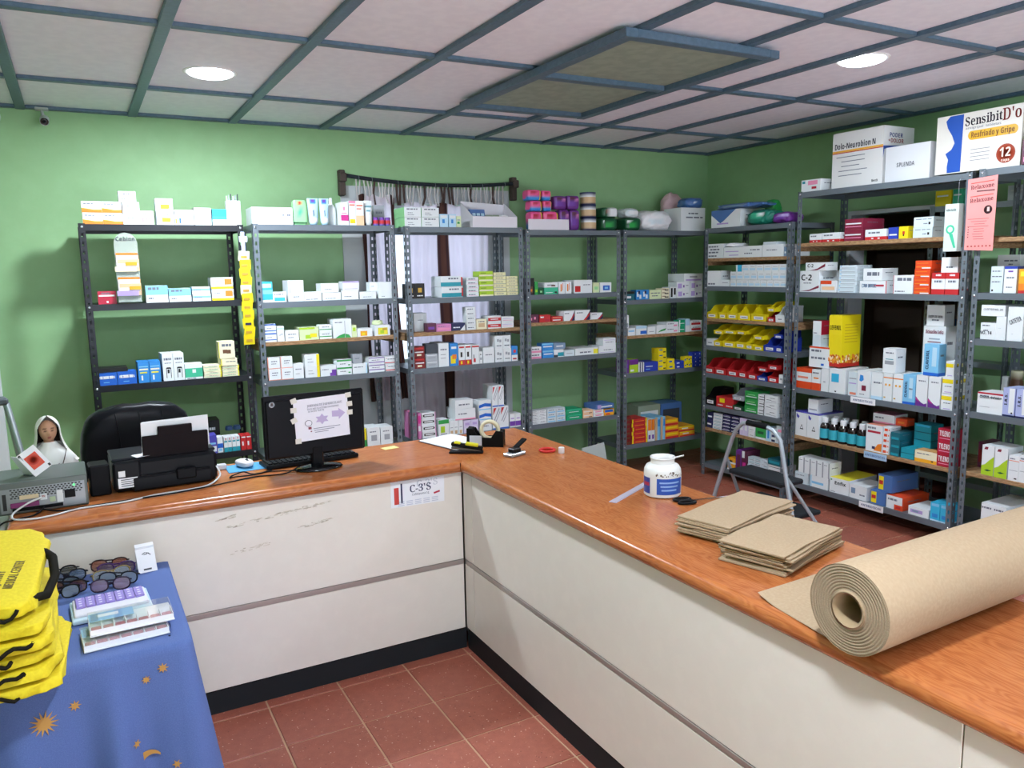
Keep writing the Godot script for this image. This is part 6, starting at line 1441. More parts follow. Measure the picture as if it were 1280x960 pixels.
# ------------------------------------------------------------------ curtain, doors, wall fittings
func build_wall_things():
	# pale surround of the curtained window
	var b := MB.new()
	b.box(Vector3(1.815, 1.42, -5.716), Vector3(0.17, 1.9, 0.012))
	b.box(Vector3(3.005, 1.42, -5.716), Vector3(0.21, 1.9, 0.012))
	b.box(Vector3(2.4, 0.755, -5.716), Vector3(1.0, 0.57, 0.012))
	b.box(Vector3(2.4, 2.31, -5.716), Vector3(1.0, 0.12, 0.012))
	var win := struct("window_1", b, mat("c4c8ca", 0.8), "pale plastered window surround behind the curtain")
	b = MB.new()
	for x in [1.915, 2.4, 2.885]:
		b.box(Vector3(x, 1.645, -5.8), Vector3(0.03, 1.21, 0.04))
	for y in [1.055, 2.235]:
		b.box(Vector3(2.4, y, -5.8), Vector3(1.0, 0.03, 0.04))
	part(win, "window_frame", b, mat("d0d2d4", 0.5))
	for x in [2.158, 2.643]:
		b = MB.new()
		b.box(Vector3(x, 1.645, -5.8), Vector3(0.455, 1.15, 0.004))
		part(win, "pane", b, glass("f0f4f6", 0.08))
	var t := thing("curtain_rod", "dark sagging curtain rod on two wooden brackets above the racks", "rod")
	b = MB.new()
	var pts := []
	for k in 15:
		var f := k / 14.0
		pts.append(Vector3(1.75 + 1.39 * f, 2.435 - 0.01 * f - 0.16 * f * (1.0 - f), -5.655))
	b.tube(pts, 0.014, 8)
	part(t, "rod", b, mat("2b2f35", 0.5))
	for x in [1.735, 3.14]:
		b = MB.new()
		b.cham(Vector3(x, 2.385, -5.69), Vector3(0.045, 0.18, 0.055), 0.006)
		b.cham(Vector3(x, 2.42, -5.655), Vector3(0.05, 0.06, 0.05), 0.006)
		part(t, "bracket", b, mat("473a33", 0.7))
	for k in 9:
		b = MB.new()
		var p: Vector3 = pts[1 + k + k / 2]
		var r := []
		for i in 12:
			r.append(p + Vector3(0, cos(TAU * i / 12) * 0.019 - 0.004, sin(TAU * i / 12) * 0.019))
		b.tube(r, 0.0022, 5, true)
		part(t, "ring", b, mat("8a8f94", 0.3, 0.8))
	var rod := t
	# two cloths with woven brown stripes
	cloth_panel("white curtain cloth with slanting brown stripes behind the monitor rack", 1.85, 2.12, 2.3, 0.78, [[0.0, 0.13], [0.84, 1.0]], 5, 0.04)
	cloth_panel("white curtain cloth with one broad brown stripe behind crowded shelves", 2.2, 2.905, 2.25, 0.5, [[0.385, 0.525]], 9, 0.0)
	# cords on which the cloths hang
	rng.seed = 3
	for k in 44:
		var f := 0.06 + 0.86 * k / 43.0
		var x := 1.75 + 1.39 * f
		var yt := 2.425 - 0.16 * f * (1.0 - f)
		b = MB.new()
		var brown := (f > 0.27 and f < 0.33) or (f > 0.53 and f < 0.6) or k % 7 == 5
		b.tube([Vector3(x, yt, -5.66), Vector3(x + rng.randf_range(-0.01, 0.02), yt - 0.09, -5.672), Vector3(x + rng.randf_range(-0.01, 0.03), 2.235, -5.68)], 0.009 if brown else 0.006, 5)
		part(rod, "cord", b, mat("4d3a34" if brown else "c9c2c0", 0.9))
	# white door at the far end
	b = MB.new()
	b.cham(Vector3(-0.88, 1.02, -5.70), Vector3(0.86, 2.04, 0.038), 0.003)
	var d := struct("door_1", b, mat("d9dce0", 0.45), "white door at the end of the back wall")
	b = MB.new()
	b.lathe([Vector2(0, 0), Vector2(0.012, 0), Vector2(0.012, 0.03), Vector2(0.026, 0.04), Vector2(0.03, 0.055), Vector2(0.022, 0.07), Vector2(0, 0.074)], 16, Transform3D(Basis(Vector3.RIGHT, PI / 2), Vector3(-0.475, 1.27, -5.681)))
	part(d, "door_knob", b, mat("b98f56", 0.3, 0.8))
	# bullet cameras under the ceiling
	for x in [-0.09, -0.335]:
		t = thing("security_camera", "small pale bullet camera mounted where ceiling meets green wall" if x > -0.2 else "pale bullet camera above the white door", "camera", Vector3(x, 2.75, -5.62))
		b = MB.new()
		b.cham(Vector3(0, -0.006, -0.01), Vector3(0.07, 0.012, 0.07), 0.003)
		b.tube([Vector3(0, -0.01, -0.01), Vector3(0.005, -0.045, 0.0)], 0.009, 8)
		part(t, "mount", b, mat("aeb4b4", 0.5))
		var ax := Transform3D(Basis(Vector3.RIGHT, PI / 2 + 0.35), Vector3(0.01, -0.06, -0.02))
		b = MB.new()
		b.lathe([Vector2(0, 0), Vector2(0.022, 0), Vector2(0.026, 0.01), Vector2(0.026, 0.075), Vector2(0.022, 0.08)], 18, ax)
		part(t, "barrel", b, mat("b9bfbf", 0.4))
		b = MB.new()
		b.lathe([Vector2(0.022, 0.076), Vector2(0.012, 0.074), Vector2(0, 0.078)], 18, ax)
		part(t, "lens", b, mat("0d0d10", 0.1))
func cloth_panel(label: String, x0: float, x1: float, yt: float, yb: float, stripes: Array, folds: int, lean: float):
	var P := []
	var C := []
	for j in 25:
		var f := j / 24.0
		var r := []
		var c := []
		for i in 73:
			var u := i / 72.0
			var y := lerpf(yt, yb, f)
			var ph := u * folds * TAU + sin(f * 3.0 + u * 4.0) * 0.8
			r.append(Vector3(lerpf(x0, x1, u) + lean * f + 0.012 * sin(f * 5.0 + u * 9.0), y + 0.012 * sin(u * 17.0) * (1.0 - f), -5.672 + 0.016 * sin(ph) * (0.5 + 0.5 * f)))
			var k := pc("e8dfe4")
			for s in stripes:
				if u >= s[0] and u <= s[1]:
					var e: float = (u - s[0]) / (s[1] - s[0])
					k = pc("54372e") if e < 0.12 or e > 0.88 or (e > 0.3 and e < 0.7) else pc("3d2a28")
			c.append(k)
		P.append(r)
		C.append(c)
	var b := MB.new()
	b.grid(P, false, C)
	var m := StandardMaterial3D.new()
	m.vertex_color_use_as_albedo = true
	m.roughness = 0.9
	m.backlight_enabled = true
	m.backlight = Color(1.0, 0.97, 1.0)
	var o := part(self, "curtain", b, m)
	tag(o, label, "curtain", "curtain cloths")
func hanging_stock():
	# card with clipped sachets on the black rack
	var t := thing("sachet_display", "clear hanging card of white and orange sachets in the black rack", "display", Vector3(0.275, 0, -5.185))
	var b := MB.new()
	var prof := [Vector2(-0.062, 1.6), Vector2(0.062, 1.6)]
	for k in 9:
		var a := PI * k / 8.0
		prof.append(Vector2(0.062 * cos(a), 1.94 + 0.062 * sin(a)))
	b.slab(prof, -0.0012, 0.0)
	part(t, "card", b, glass("c9d2c8", 0.35))
	lettering(t, "Cebion", 0.024, Vector3(0, 1.965, 0.002), Basis.IDENTITY, "slate", 0.1)
	for k in 2:
		for j in 5:
			b = MB.new()
			var y := (1.915 if k == 0 else 1.775) - j * 0.012
			var zz := 0.006 + j * 0.004
			if j == 4:
				b.col = pc("paper")
				b.box(Vector3(0, y - 0.03, zz), Vector3(0.115, 0.07, 0.002), Basis(Vector3.RIGHT, 0.15))
				b.col = pc("e8d7b8") if k == 0 else pc("lilac")
				b.box(Vector3(-0.01, y - 0.075, zz - 0.005), Vector3(0.115, 0.03, 0.002), Basis(Vector3.RIGHT, 0.15))
				b.col = pc("amber")
				b.box(Vector3(0.02 if k == 0 else 0.03, y - 0.045, zz + 0.002), Vector3(0.06, 0.02, 0.001), Basis(Vector3.RIGHT, 0.15))
			else:
				b.col = pc(["orange", "sandy", "amber", "peach"][j])
				b.box(Vector3(0.005 * (j % 2), y - 0.065, zz), Vector3(0.115, 0.07, 0.002), Basis(Vector3.RIGHT, 0.2))
			part(t, "sachet", b, vmat(0.35))
	# long strip of yellow sachets on the upright
	t = thing("sachet_strip", "long strip of yellow sachets hanging between black and grey racks", "strip", Vector3(0.935, 0, -5.175))
	b = MB.new()
	b.box(Vector3(-0.002, 1.66, 0), Vector3(0.022, 0.7, 0.0015))
	b.box(Vector3(0.0, 1.965, 0.002), Vector3(0.05, 0.035, 0.003))
	part(t, "hanger", b, mat("b9c4dc", 0.35))
	for j in 11:
		b = MB.new()
		var y := 1.86 - j * 0.052
		b.col = pc("cream" if j == 0 or j == 4 else "yellow")
		b.box(Vector3(-0.003 + 0.006 * (j % 2), y, 0.006), Vector3(0.066, 0.062, 0.002), Basis(Vector3.RIGHT, 0.12) * Basis(Vector3.BACK, 0.08 * ((j % 3) - 1)))
		b.col = pc("navy" if j == 8 else "gold")
		b.box(Vector3(-0.003, y - 0.005, 0.0085), Vector3(0.036, 0.014, 0.001), Basis(Vector3.RIGHT, 0.12))
		part(t, "sachet", b, vmat(0.35))
	# pink leaflet and the carton hung beside it
	var face := Basis(Vector3.UP, -PI / 2)
	t = thing("leaflet", "pink two-panel leaflet hanging from the rack post", "leaflet")
	t.transform = Transform3D(face, Vector3(4.50, 1.81, -2.712))
	b = MB.new()
	b.col = pc("e08f8c")
	b.slab([Vector2(-0.083, 0), Vector2(0.08, -0.008), Vector2(0.083, 0.405), Vector2(-0.083, 0.395)], -0.001, 0.001)
	b.col = pc("c04a44")
	b.box(Vector3(0, 0.374, 0.0014), Vector3(0.13, 0.005, 0.0006), Basis(Vector3.BACK, 0.06))
	b.box(Vector3(0, 0.3, 0.0014), Vector3(0.13, 0.005, 0.0006), Basis(Vector3.BACK, 0.06))
	b.col = pc("5b3a3c")
	b.box(Vector3(0.02, 0.325, 0.0014), Vector3(0.1, 0.007, 0.0006))
	b.col = pc("3a2024")
	b.lathe([Vector2(0, 0.0022), Vector2(0.024, 0.0018)], 16, Transform3D(Basis(Vector3.RIGHT, PI / 2), Vector3(0.04, 0.22, 0)))
	b.col = pc("d8b4b0")
	b.box(Vector3(0.042, 0.222, 0.0026), Vector3(0.014, 0.024, 0.0006))
	b.col = pc("b25a5a")
	for r in 9:
		b.box(Vector3(-0.012 + 0.004 * (r % 3), 0.172 - r * 0.014, 0.0014), Vector3(0.12 - 0.03 * (r % 3) if r < 4 else 0.06, 0.003, 0.0006))
	b.col = pc("a03838")
	for r in 7:
		b.box(Vector3(-0.063 + r * 0.021, 0.02, 0.0014), Vector3(0.009, 0.008, 0.0006))
	b.col = pc("5b2a2c")
	for r in 5:
		b.box(Vector3(-0.066, 0.128 - r * 0.014, 0.0014), Vector3(0.005, 0.006, 0.0006))
	part(t, "sheet", b, vmat(0.6))
	lettering(t, "Relaxone", 0.022, Vector3(0.0, 0.35, 0.002), Basis(Vector3.BACK, 0.06), "6b2a30", 0.13, true)
	lettering(t, "Relaxone", 0.022, Vector3(0.0, 0.277, 0.002), Basis(Vector3.BACK, 0.06), "6b2a30", 0.13, true)
	b = MB.new()
	b.tube([Vector3(0.0, 0.39, 0), Vector3(0.0, 0.43, 0.006), Vector3(0.0, 0.44, -0.02)], 0.0015, 5)
	part(t, "wire_hook", b, mat("grey", 0.3, 0.8))
	t = thing("hanging_carton", "pale grey green carton hanging on a wire beside the pink leaflet", "carton")
	t.transform = Transform3D(face, Vector3(4.497, 1.805, -2.866))
	b = MB.new()
	b.col = pc("c3cfc8")
	b.box(Vector3(0, 0.135, 0), Vector3(0.082, 0.27, 0.045))
	b.col = pc("3fb58e")
	b.slab([Vector2(-0.01, 0.1), Vector2(0.012, 0.1), Vector2(0.034, 0.02), Vector2(0.022, 0.018)], 0.0226, 0.0232)
	b.lathe([Vector2(0.016, 0), Vector2(0.026, 0), Vector2(0.026, 0.0006), Vector2(0.016, 0.0006)], 18, Transform3D(Basis(Vector3.RIGHT, PI / 2), Vector3(-0.004, 0.125, 0.0226)))
	part(t, "carton", b, vmat(0.45))
	lettering(t, "Aliviolit", 0.013, Vector3(-0.004, 0.235, 0.0235), Basis.IDENTITY, "slate", 0.06)
	b = MB.new()
	b.tube([Vector3(0.02, 0.27, 0), Vector3(0.02, 0.4, 0), Vector3(0.02, 0.42, -0.02)], 0.0015, 5)
	part(t, "wire_hook", b, mat("grey", 0.3, 0.8))
	# shelf-edge tags
	for e in [[0.838, -3.44, 0.19, "white shelf tag under the row of white cartons with purple waves", "paper"], [0.484, -3.327, 0.17, "pale blue shelf tag under the bottles' board", "9fbcd8"], [0.135, -3.34, 0.185, "white shelf tag on the lowest shelf before the doorway", "paper"]]:
		t = thing("shelf_tag", e[3], "tag")
		t.transform = Transform3D(face, Vector3(4.528, e[0], e[1]))
		b = MB.new()
		b.cham(Vector3.ZERO, Vector3(e[2], 0.042, 0.003), 0.0008)
		part(t, "card", b, mat(e[4], 0.5))
		lettering(t, "ANTIBIOTICOS", 0.014, Vector3(0, 0, 0.0018), Basis.IDENTITY, "4a5a86", 0.15)
	# dark bottles with teal labels
	rng.seed = 9
	for k in 9:
		var back := k >= 5
		var pos := Vector3(4.585 + (0.078 if back else 0.0), 0.5085, (-3.778 + k * 0.0762) if not back else (-3.745 + (k - 5) * 0.0765))
		t = thing("medicine_bottle", "small dark bottle with teal label and white cap, %s row" % ("rear" if back else "front"), "bottle", pos, -90.0, "dark bottles with teal labels")
		b = MB.new()
		b.lathe([Vector2(0, 0), Vector2(0.033, 0), Vector2(0.0355, 0.004), Vector2(0.0355, 0.095), Vector2(0.031, 0.112), Vector2(0.017, 0.122), Vector2(0.017, 0.132)], 18)
		part(t, "glass_body", b, mat("1c1210", 0.12))
		b = MB.new()
		b.lathe([Vector2(0.036, 0.016), Vector2(0.036, 0.084)], 18)
		part(t, "label", b, mat("2fa3b4", 0.5))
		b = MB.new()
		b.lathe([Vector2(0.02, 0.124), Vector2(0.0215, 0.126), Vector2(0.0215, 0.16), Vector2(0.0195, 0.163), Vector2(0, 0.163)], 16)
		part(t, "cap", b, mat("d9dde0", 0.5))
	# yellow supplement carton with side flames
	t = thing("supplement_carton", "tall yellow carton with flames and red foot on the fourth shelf", "carton")
	t.transform = Transform3D(face, Vector3(4.66, 1.04, -3.708))
	b = MB.new()
	b.col = pc("yellow")
	b.box(Vector3(0, 0.1775, 0), Vector3(0.105, 0.355, 0.19))
	b.col = pc("b8271f")
	b.box(Vector3(0, 0.014, 0), Vector3(0.1056, 0.03, 0.1906))
	rng.seed = 4
	for k in 60:
		b.col = pc(["e8862a", "b8561c", "f0d8b0", "d8a024"][k % 4])
		var hh := rng.randf_range(0.01, 0.028)
		b.box(Vector3(rng.randf_range(-0.046, 0.046), 0.03 + rng.randf() * 0.045, 0.0951 + 0.00002 * k), Vector3(0.012, hh, 0.0004), Basis(Vector3.BACK, rng.randf_range(-0.7, 0.7)))
		b.box(Vector3(0.0527 + 0.00002 * k, 0.03 + rng.randf() * 0.045, rng.randf_range(-0.085, 0.085)), Vector3(0.0004, hh, 0.014), Basis(Vector3.RIGHT, rng.randf_range(-0.7, 0.7)))
	b.col = pc("c6a824")
	for k in 7:
		b.box(Vector3(0.0527, 0.17 + k * 0.02, 0.0), Vector3(0.0006, 0.005, 0.13))
	part(t, "carton", b, vmat(0.4))
	lettering(t, "LEFENIL", 0.03, Vector3(0, 0.27, 0.0966), Basis.IDENTITY, "black", 0.09)

# ------------------------------------------------------------------ big cartons on top of the racks by the doorway
func big_cartons():
	var face := Basis(Vector3.UP, -PI / 2)
	var t := thing("display_carton", "big white carton with gold and red stripes on the rack top", "carton")
	t.transform = Transform3D(face, Vector3(4.56 + 0.15, 2.2465, -3.592))
	var b := MB.new()
	b.col = pc("d9d9d8")
	b.box(Vector3(0, 0.18, 0), Vector3(0.385, 0.36, 0.30))
	b.col = pc("e0a83a")
	b.box(Vector3(0, 0.238, 0.1502), Vector3(0.385, 0.012, 0.0006))
	b.col = pc("b8402a")
	b.box(Vector3(0, 0.228, 0.1502), Vector3(0.385, 0.006, 0.0006))
	b.col = pc("text")
	for k in 5:
		b.box(Vector3(-0.05 + 0.02 * (k % 2), 0.2 - k * 0.03, 0.1502), Vector3(0.22 - 0.04 * (k % 3), 0.005, 0.0006))
	b.col = pc("2a4a9a")
	b.slab([Vector2(-0.15, 0.16), Vector2(-0.15, 0.235), Vector2(0.05, 0.245), Vector2(-0.14, 0.215)], 0.193, 0.1936, Transform3D(Basis(Vector3.UP, PI / 2), Vector3.ZERO))
	part(t, "carton", b, vmat(0.3))
	lettering(t, "Dolo-Neurobion N", 0.036, Vector3(-0.02, 0.27, 0.151), Basis.IDENTITY, "2b2b36", 0.31)
	lettering(t, "Merck", 0.016, Vector3(0.14, 0.025, 0.151), Basis.IDENTITY, "2b2b36", 0.045)
	lettering(t, "PODER", 0.026, Vector3(0.1935, 0.305, 0.03), Basis(Vector3.UP, PI / 2), "2a3a7a", 0.13)
	lettering(t, "+DOLOR", 0.026, Vector3(0.1935, 0.27, 0.03), Basis(Vector3.UP, PI / 2), "8a2a2a", 0.15)
	t = thing("plain_carton", "plain white carton with one grey word on the rack top", "carton")
	t.transform = Transform3D(face, Vector3(4.56 + 0.11, 2.2465, -3.228))
	b = MB.new()
	b.col = pc("d4d6da")
	b.box(Vector3(0, 0.108, 0), Vector3(0.30, 0.216, 0.22))
	part(t, "carton", b, vmat(0.5))
	lettering(t, "SPLENDA", 0.026, Vector3(-0.01, 0.1, 0.111), Basis.IDENTITY, "55585e", 0.12)
	t = thing("display_carton", "big white carton with blue face silhouette and yellow bar", "carton")
	t.transform = Transform3D(face, Vector3(4.555 + 0.05, 2.2575, -2.797))
	b = MB.new()
	b.col = pc("d8d4cc")
	b.box(Vector3(0, 0.165, 0), Vector3(0.49, 0.33, 0.09))
	b.col = pc("1f4fa8")
	b.slab([Vector2(-0.17, 0.005), Vector2(-0.09, 0.005), Vector2(-0.085, 0.325), Vector2(-0.165, 0.325), Vector2(-0.19, 0.30), Vector2(-0.178, 0.26), Vector2(-0.15, 0.215), Vector2(-0.132, 0.17), Vector2(-0.15, 0.135), Vector2(-0.185, 0.115), Vector2(-0.166, 0.08), Vector2(-0.172, 0.04)], 0.0452, 0.0458)
	b.col = pc("d8a824")
	var pill := []
	for k in 16:
		var a := TAU * k / 16
		pill.append(Vector2((0.115 if cos(a) > 0 else -0.115) + 0.024 * cos(a) + 0.085, 0.2 + 0.026 * sin(a)))
	b.slab(pill, 0.0452, 0.0462)
	b.col = pc("a0402c")
	b.lathe([Vector2(0, 0.0008), Vector2(0.052, 0.0004)], 28, Transform3D(Basis(Vector3.RIGHT, PI / 2), Vector3(0.165, 0.075, 0.0452)))
	b.col = pc("text")
	for k in 4:
		b.box(Vector3(0.02, 0.12 - k * 0.02, 0.0454), Vector3(0.11, 0.003, 0.0004))
	part(t, "carton", b, vmat(0.4))
	lettering(t, "Sensibit", 0.048, Vector3(0.03, 0.28, 0.0462), Basis(Vector3.BACK, 0.03), "2b2630", 0.21, true)
	lettering(t, "D'o", 0.062, Vector3(0.185, 0.285, 0.0462), Basis(Vector3.BACK, 0.03), "6a2420", 0.1, true)
	lettering(t, "antigripal  tabletas", 0.012, Vector3(0.03, 0.242, 0.0462), Basis.IDENTITY, "text", 0.2)
	lettering(t, "Resfriado y Gripe", 0.03, Vector3(0.085, 0.2, 0.0475), Basis.IDENTITY, "7a4a18", 0.24)
	lettering(t, "12", 0.05, Vector3(0.162, 0.082, 0.0472), Basis.IDENTITY, "f0d8c8", 0.06)
	lettering(t, "caps", 0.014, Vector3(0.165, 0.04, 0.0472), Basis.IDENTITY, "f0d8c8", 0.045)
	t = thing("small_carton", "small purple and white carton beside the face silhouette carton", "carton")
	t.transform = Transform3D(face, Vector3(4.56, 2.2565, -2.475))
	part_mesh(t, "carton", carton_mesh(0.1, 0.13, 0.07, ["plum", "plum", "plum", [["white", 0.1, 0.55, 0.9, 0.9], ["navy", 0.2, 0.7, 0.6, 0.8], ["pink", 0.1, 0.1, 0.5, 0.3]]]), vmat(0.45))
	# low rack set against the wall behind
	t = thing("wall_rack", "narrow grey rack against the wall beside the doorway", "rack")
	t.transform = Transform3D(face, Vector3(5.05, 0, -3.39))
	for sx in [0, 1]:
		for sz in [0, 1]:
			var p := part_mesh(t, "post", post_mesh(2.112, 1 - 2 * sx, -1 + 2 * sz), M.steel_light)
			p.position = Vector3(sx * 0.92, 0, -0.15 * sz)
	for y in [2.108, 1.1, 0.3]:
		b = MB.new()
		b.box(Vector3(0.46, y - 0.001, -0.075), Vector3(0.914, 0.002, 0.144))
		b.box(Vector3(0.46, y - 0.018, -0.0034), Vector3(0.914, 0.036, 0.0016))
		part(t, "shelf_pan", b, M.steel_light)
	for e in [[0.03, 0.11, 0.1, "yellow", "yellow carton on the narrow rack against the wall"], [0.15, 0.07, 0.1, "jade", "jade green carton on the narrow rack against the wall"], [0.24, 0.12, 0.05, "paper", "flat white carton on the narrow rack against the wall"], [0.5, 0.16, 0.09, "ice", "pale carton on the narrow rack against the wall"]]:
		var o := part_mesh(self, "medicine_carton", carton_mesh(e[1], e[2], 0.1, [e[3], e[3], e[3], [["white", 0.1, 0.6, 0.8, 0.7]]]), vmat(0.45))
		tag(o, e[4], "carton", "goods on the narrow wall rack")
		o.transform = Transform3D(face, Vector3(5.11, 2.1085, -3.39 + e[0] + e[1] / 2))
	var o2 := part_mesh(self, "plastic_bag", pillow_mesh(0.2, 0.12, 0.12, ["silver", "silver", "silver", [["paper", 0.2, 0.3, 0.8, 0.7]]], 0.7, 0.4, 77), vmat(0.3))
	tag(o2, "crumpled silver bag on the narrow rack against the wall", "bag")
	o2.transform = Transform3D(face, Vector3(5.115, 2.1085, -2.6))
	# dim store room: one shelf with things on it
	t = thing("store_shelf", "dark wooden shelf inside the unlit store room", "shelf", Vector3(6.6, 0, -3.5))
	for y in [0.55, 1.15, 1.75]:
		b = MB.new()
		b.cham(Vector3(0, y, 0), Vector3(0.4, 0.03, 1.6), 0.003)
		part(t, "board", b, M.darkwood)
	for z in [-0.8, 0.0, 0.8]:
		b = MB.new()
		b.cham(Vector3(0, 1.0, z), Vector3(0.4, 2.0, 0.04), 0.003)
		part(t, "upright", b, M.darkwood)
	for e in [[1.165, -3.9, "denim", 0.3, 0.1, "folded blue cloth on the store room shelf"], [1.165, -3.35, "silver", 0.14, 0.26, "pale carton on the store room shelf"], [0.565, -3.8, "slate", 0.3, 0.2, "dark carton on the low store room shelf"], [0.565, -3.3, "lavender", 0.2, 0.22, "lilac carton on the low store room shelf"]]:
		var o := part_mesh(self, "stored_carton", carton_mesh(e[3], e[4], 0.25, [e[2], e[2], e[2], []]), vmat(0.6))
		tag(o, e[5], "carton", "goods in the store room")
		o.transform = Transform3D(face, Vector3(6.58, e[0] + 0.0005, e[1]))

# ------------------------------------------------------------------ things on the counter
func desk_things():
	var t: Node3D
	var b: MB
	# monitor seen from behind
	t = thing("monitor", "black monitor seen from behind with a taped notice", "monitor", Vector3(0.868, 0.9, -3.41), 1.5)
	b = MB.new()
	b.cham(Vector3(0, 0.197, 0), Vector3(0.445, 0.276, 0.022), 0.006)
	b.cham(Vector3(0, 0.19, 0.014), Vector3(0.425, 0.25, 0.012), 0.005)
	part(t, "housing", b, mat("141418", 0.35))
	b = MB.new()
	b.box(Vector3(0, 0.197, -0.0115), Vector3(0.42, 0.25, 0.001))
	part(t, "screen", b, mat("0a0a0c", 0.1))
	b = MB.new()
	b.cham(Vector3(0.0, 0.05, 0.005), Vector3(0.055, 0.1, 0.035), 0.008)
	part(t, "neck", b, mat("121215", 0.25))
	b = MB.new()
	b.lathe([Vector2(0, 0.001), Vector2(0.1, 0.001), Vector2(0.105, 0.005), Vector2(0.098, 0.012), Vector2(0.05, 0.02), Vector2(0, 0.022)], 36, Transform3D(Basis.from_scale(Vector3(1, 1, 0.62)), Vector3(0, 0, 0.03)))
	part(t, "foot", b, mat("101013", 0.12))
	b = MB.new()
	b.lathe([Vector2(0, 0.001), Vector2(0.012, 0.0006)], 18, Transform3D(Basis(Vector3.RIGHT, PI / 2), Vector3(-0.185, 0.3, 0.0202)))
	part(t, "badge", b, mat("9aa0a8", 0.4))
	# taped notice
	var n := thing("notice", "white printed notice taped to the back of the monitor", "notice", Vector3(0.895, 1.122, -3.388), 1.5)
	b = MB.new()
	b.col = pc("e4e0ea")
	b.box(Vector3(0, 0, 0), Vector3(0.24, 0.185, 0.0006), Basis(Vector3.BACK, 0.035))
	part(n, "sheet", b, vmat(0.6))
	b = MB.new()
	b.col = pc("b7a7cc")
	for k in 2:
		var tri := []
		for i in 3:
			var a := TAU * i / 3 + (PI / 2 if k == 0 else -PI / 2)
			tri.append(Vector2(-0.0 + cos(a) * 0.032, -0.005 + sin(a) * 0.024))
		b.slab(tri, 0.0006 + k * 0.0002, 0.0009 + k * 0.0002)
	b.slab([Vector2(0.045, 0.0), Vector2(0.045, 0.026), Vector2(0.075, 0.026), Vector2(0.075, 0.036), Vector2(0.105, 0.013), Vector2(0.075, -0.014), Vector2(0.075, -0.002)], 0.0006, 0.001)
	b.col = pc("8a3a4a")
	b.box(Vector3(-0.055, -0.04, 0.0008), Vector3(0.014, 0.011, 0.0004))
	b.box(Vector3(-0.05, -0.055, 0.0008), Vector3(0.006, 0.005, 0.0004))
	b.col = pc("6a6a74")
	var ringp := []
	for i in 16:
		ringp.append(Vector3(-0.06 + 0.015 * cos(TAU * i / 16), -0.018 + 0.013 * sin(TAU * i / 16), 0.001))
	b.tube(ringp, 0.0012, 5, true)
	b.col = pc("7a7a8c")
	for k in 3:
		b.box(Vector3(0.02 - 0.012 * k, -0.042 - 0.009 * k, 0.0008), Vector3(0.12 - 0.03 * k, 0.0025, 0.0004), Basis(Vector3.BACK, 0.035))
	part(n, "print", b, vmat(0.6))
	lettering(n, "JORNADA DE PAPANICOLAOU", 0.0095, Vector3(0.015, 0.06, 0.0012), Basis(Vector3.BACK, 0.035), "55556a", 0.155, true)
	lettering(n, "EN EL MES DE OCTUBRE Y NOVIEMBRE", 0.007, Vector3(0.008, 0.045, 0.0012), Basis(Vector3.BACK, 0.035), "6a6a7c", 0.14, true)
	lettering(n, "a solo RD$", 0.007, Vector3(-0.025, 0.034, 0.0012), Basis(Vector3.BACK, 0.035), "6a6a7c", 0.07, true)
	for e in [[-0.12, 0.085, 0.6], [-0.122, 0.045, 0.0], [-0.122, 0.0, 0.8], [-0.108, -0.092, 0.0], [0.122, 0.09, 0.2], [0.126, 0.05, 0.1], [0.126, 0.012, 0.0]]:
		b = MB.new()
		b.box(Vector3(e[0], e[1], 0.0008), Vector3(0.026, 0.022, 0.0005), Basis(Vector3.BACK, e[2] * 0.5))
		part(n, "tape", b, mat("d8d2c8", 0.5))
	# keyboard, mouse, pad, dongle
	t = thing("keyboard", "black keyboard lying behind the monitor", "keyboard", Vector3(0.868, 0.9, -3.54), 3.0)
	b = MB.new()
	b.cham(Vector3(0, 0.01, 0), Vector3(0.42, 0.018, 0.14), 0.004, Basis(Vector3.RIGHT, -0.03))
	part(t, "case", b, mat("17181b", 0.4))
	b = MB.new()
	for r in 5:
		for k in 18:
			b.cham(Vector3(-0.19 + k * 0.0223, 0.022 + r * 0.0005, -0.048 + r * 0.024), Vector3(0.018, 0.007, 0.019), 0.002)
	var keys := part(t, "keys", b, mat("23252a", 0.45))
	keys.set_meta("kind", "stuff")
	var o: MeshInstance3D
	b = MB.new()
	b.cham(Vector3(0.595, 0.9015, -3.575), Vector3(0.17, 0.003, 0.14), 0.001)
	o = part(self, "mouse_pad", b, mat("4a9ac8", 0.8))
	tag(o, "bright blue mouse pad under the white mouse", "mouse pad")
	t = thing("computer_mouse", "white computer mouse on the blue pad", "mouse", Vector3(0.59, 0.903, -3.585), 20.0)
	part_mesh(t, "shell", pillow_mesh(0.062, 0.034, 0.1, ["paper", "paper", "paper", []], 0.75, 0.0, 1), vmat(0.3))
	b = MB.new()
	b.tube([Vector3(0, 0.03, 0.012), Vector3(0, 0.036, 0.022), Vector3(0, 0.03, 0.032)], 0.005, 6)
	part(t, "wheel", b, mat("slate", 0.5))
	b = MB.new()
	b.cham(Vector3(0.49, 0.912, -3.6), Vector3(0.05, 0.024, 0.03), 0.004)
	o = part(self, "cable_adapter", b, mat("d0d4d8", 0.4))
	tag(o, "little white cable adapter beside the printer", "adapter")
	# printer with paper
	t = thing("printer", "black inkjet printer with its rear towards the room", "printer", Vector3(0.255, 0.9, -3.54), 2.0)
	b = MB.new()
	b.cham(Vector3(0, 0.065, 0), Vector3(0.39, 0.12, 0.26), 0.012)
	b.cham(Vector3(0.02, 0.035, 0.135), Vector3(0.3, 0.06, 0.03), 0.008)
	b.cham(Vector3(-0.145, 0.075, 0.135), Vector3(0.1, 0.11, 0.02), 0.008)
	part(t, "body", b, mat("18191c", 0.35))
	b = MB.new()
	b.cham(Vector3(-0.13, 0.128, -0.01), Vector3(0.13, 0.012, 0.22), 0.004)
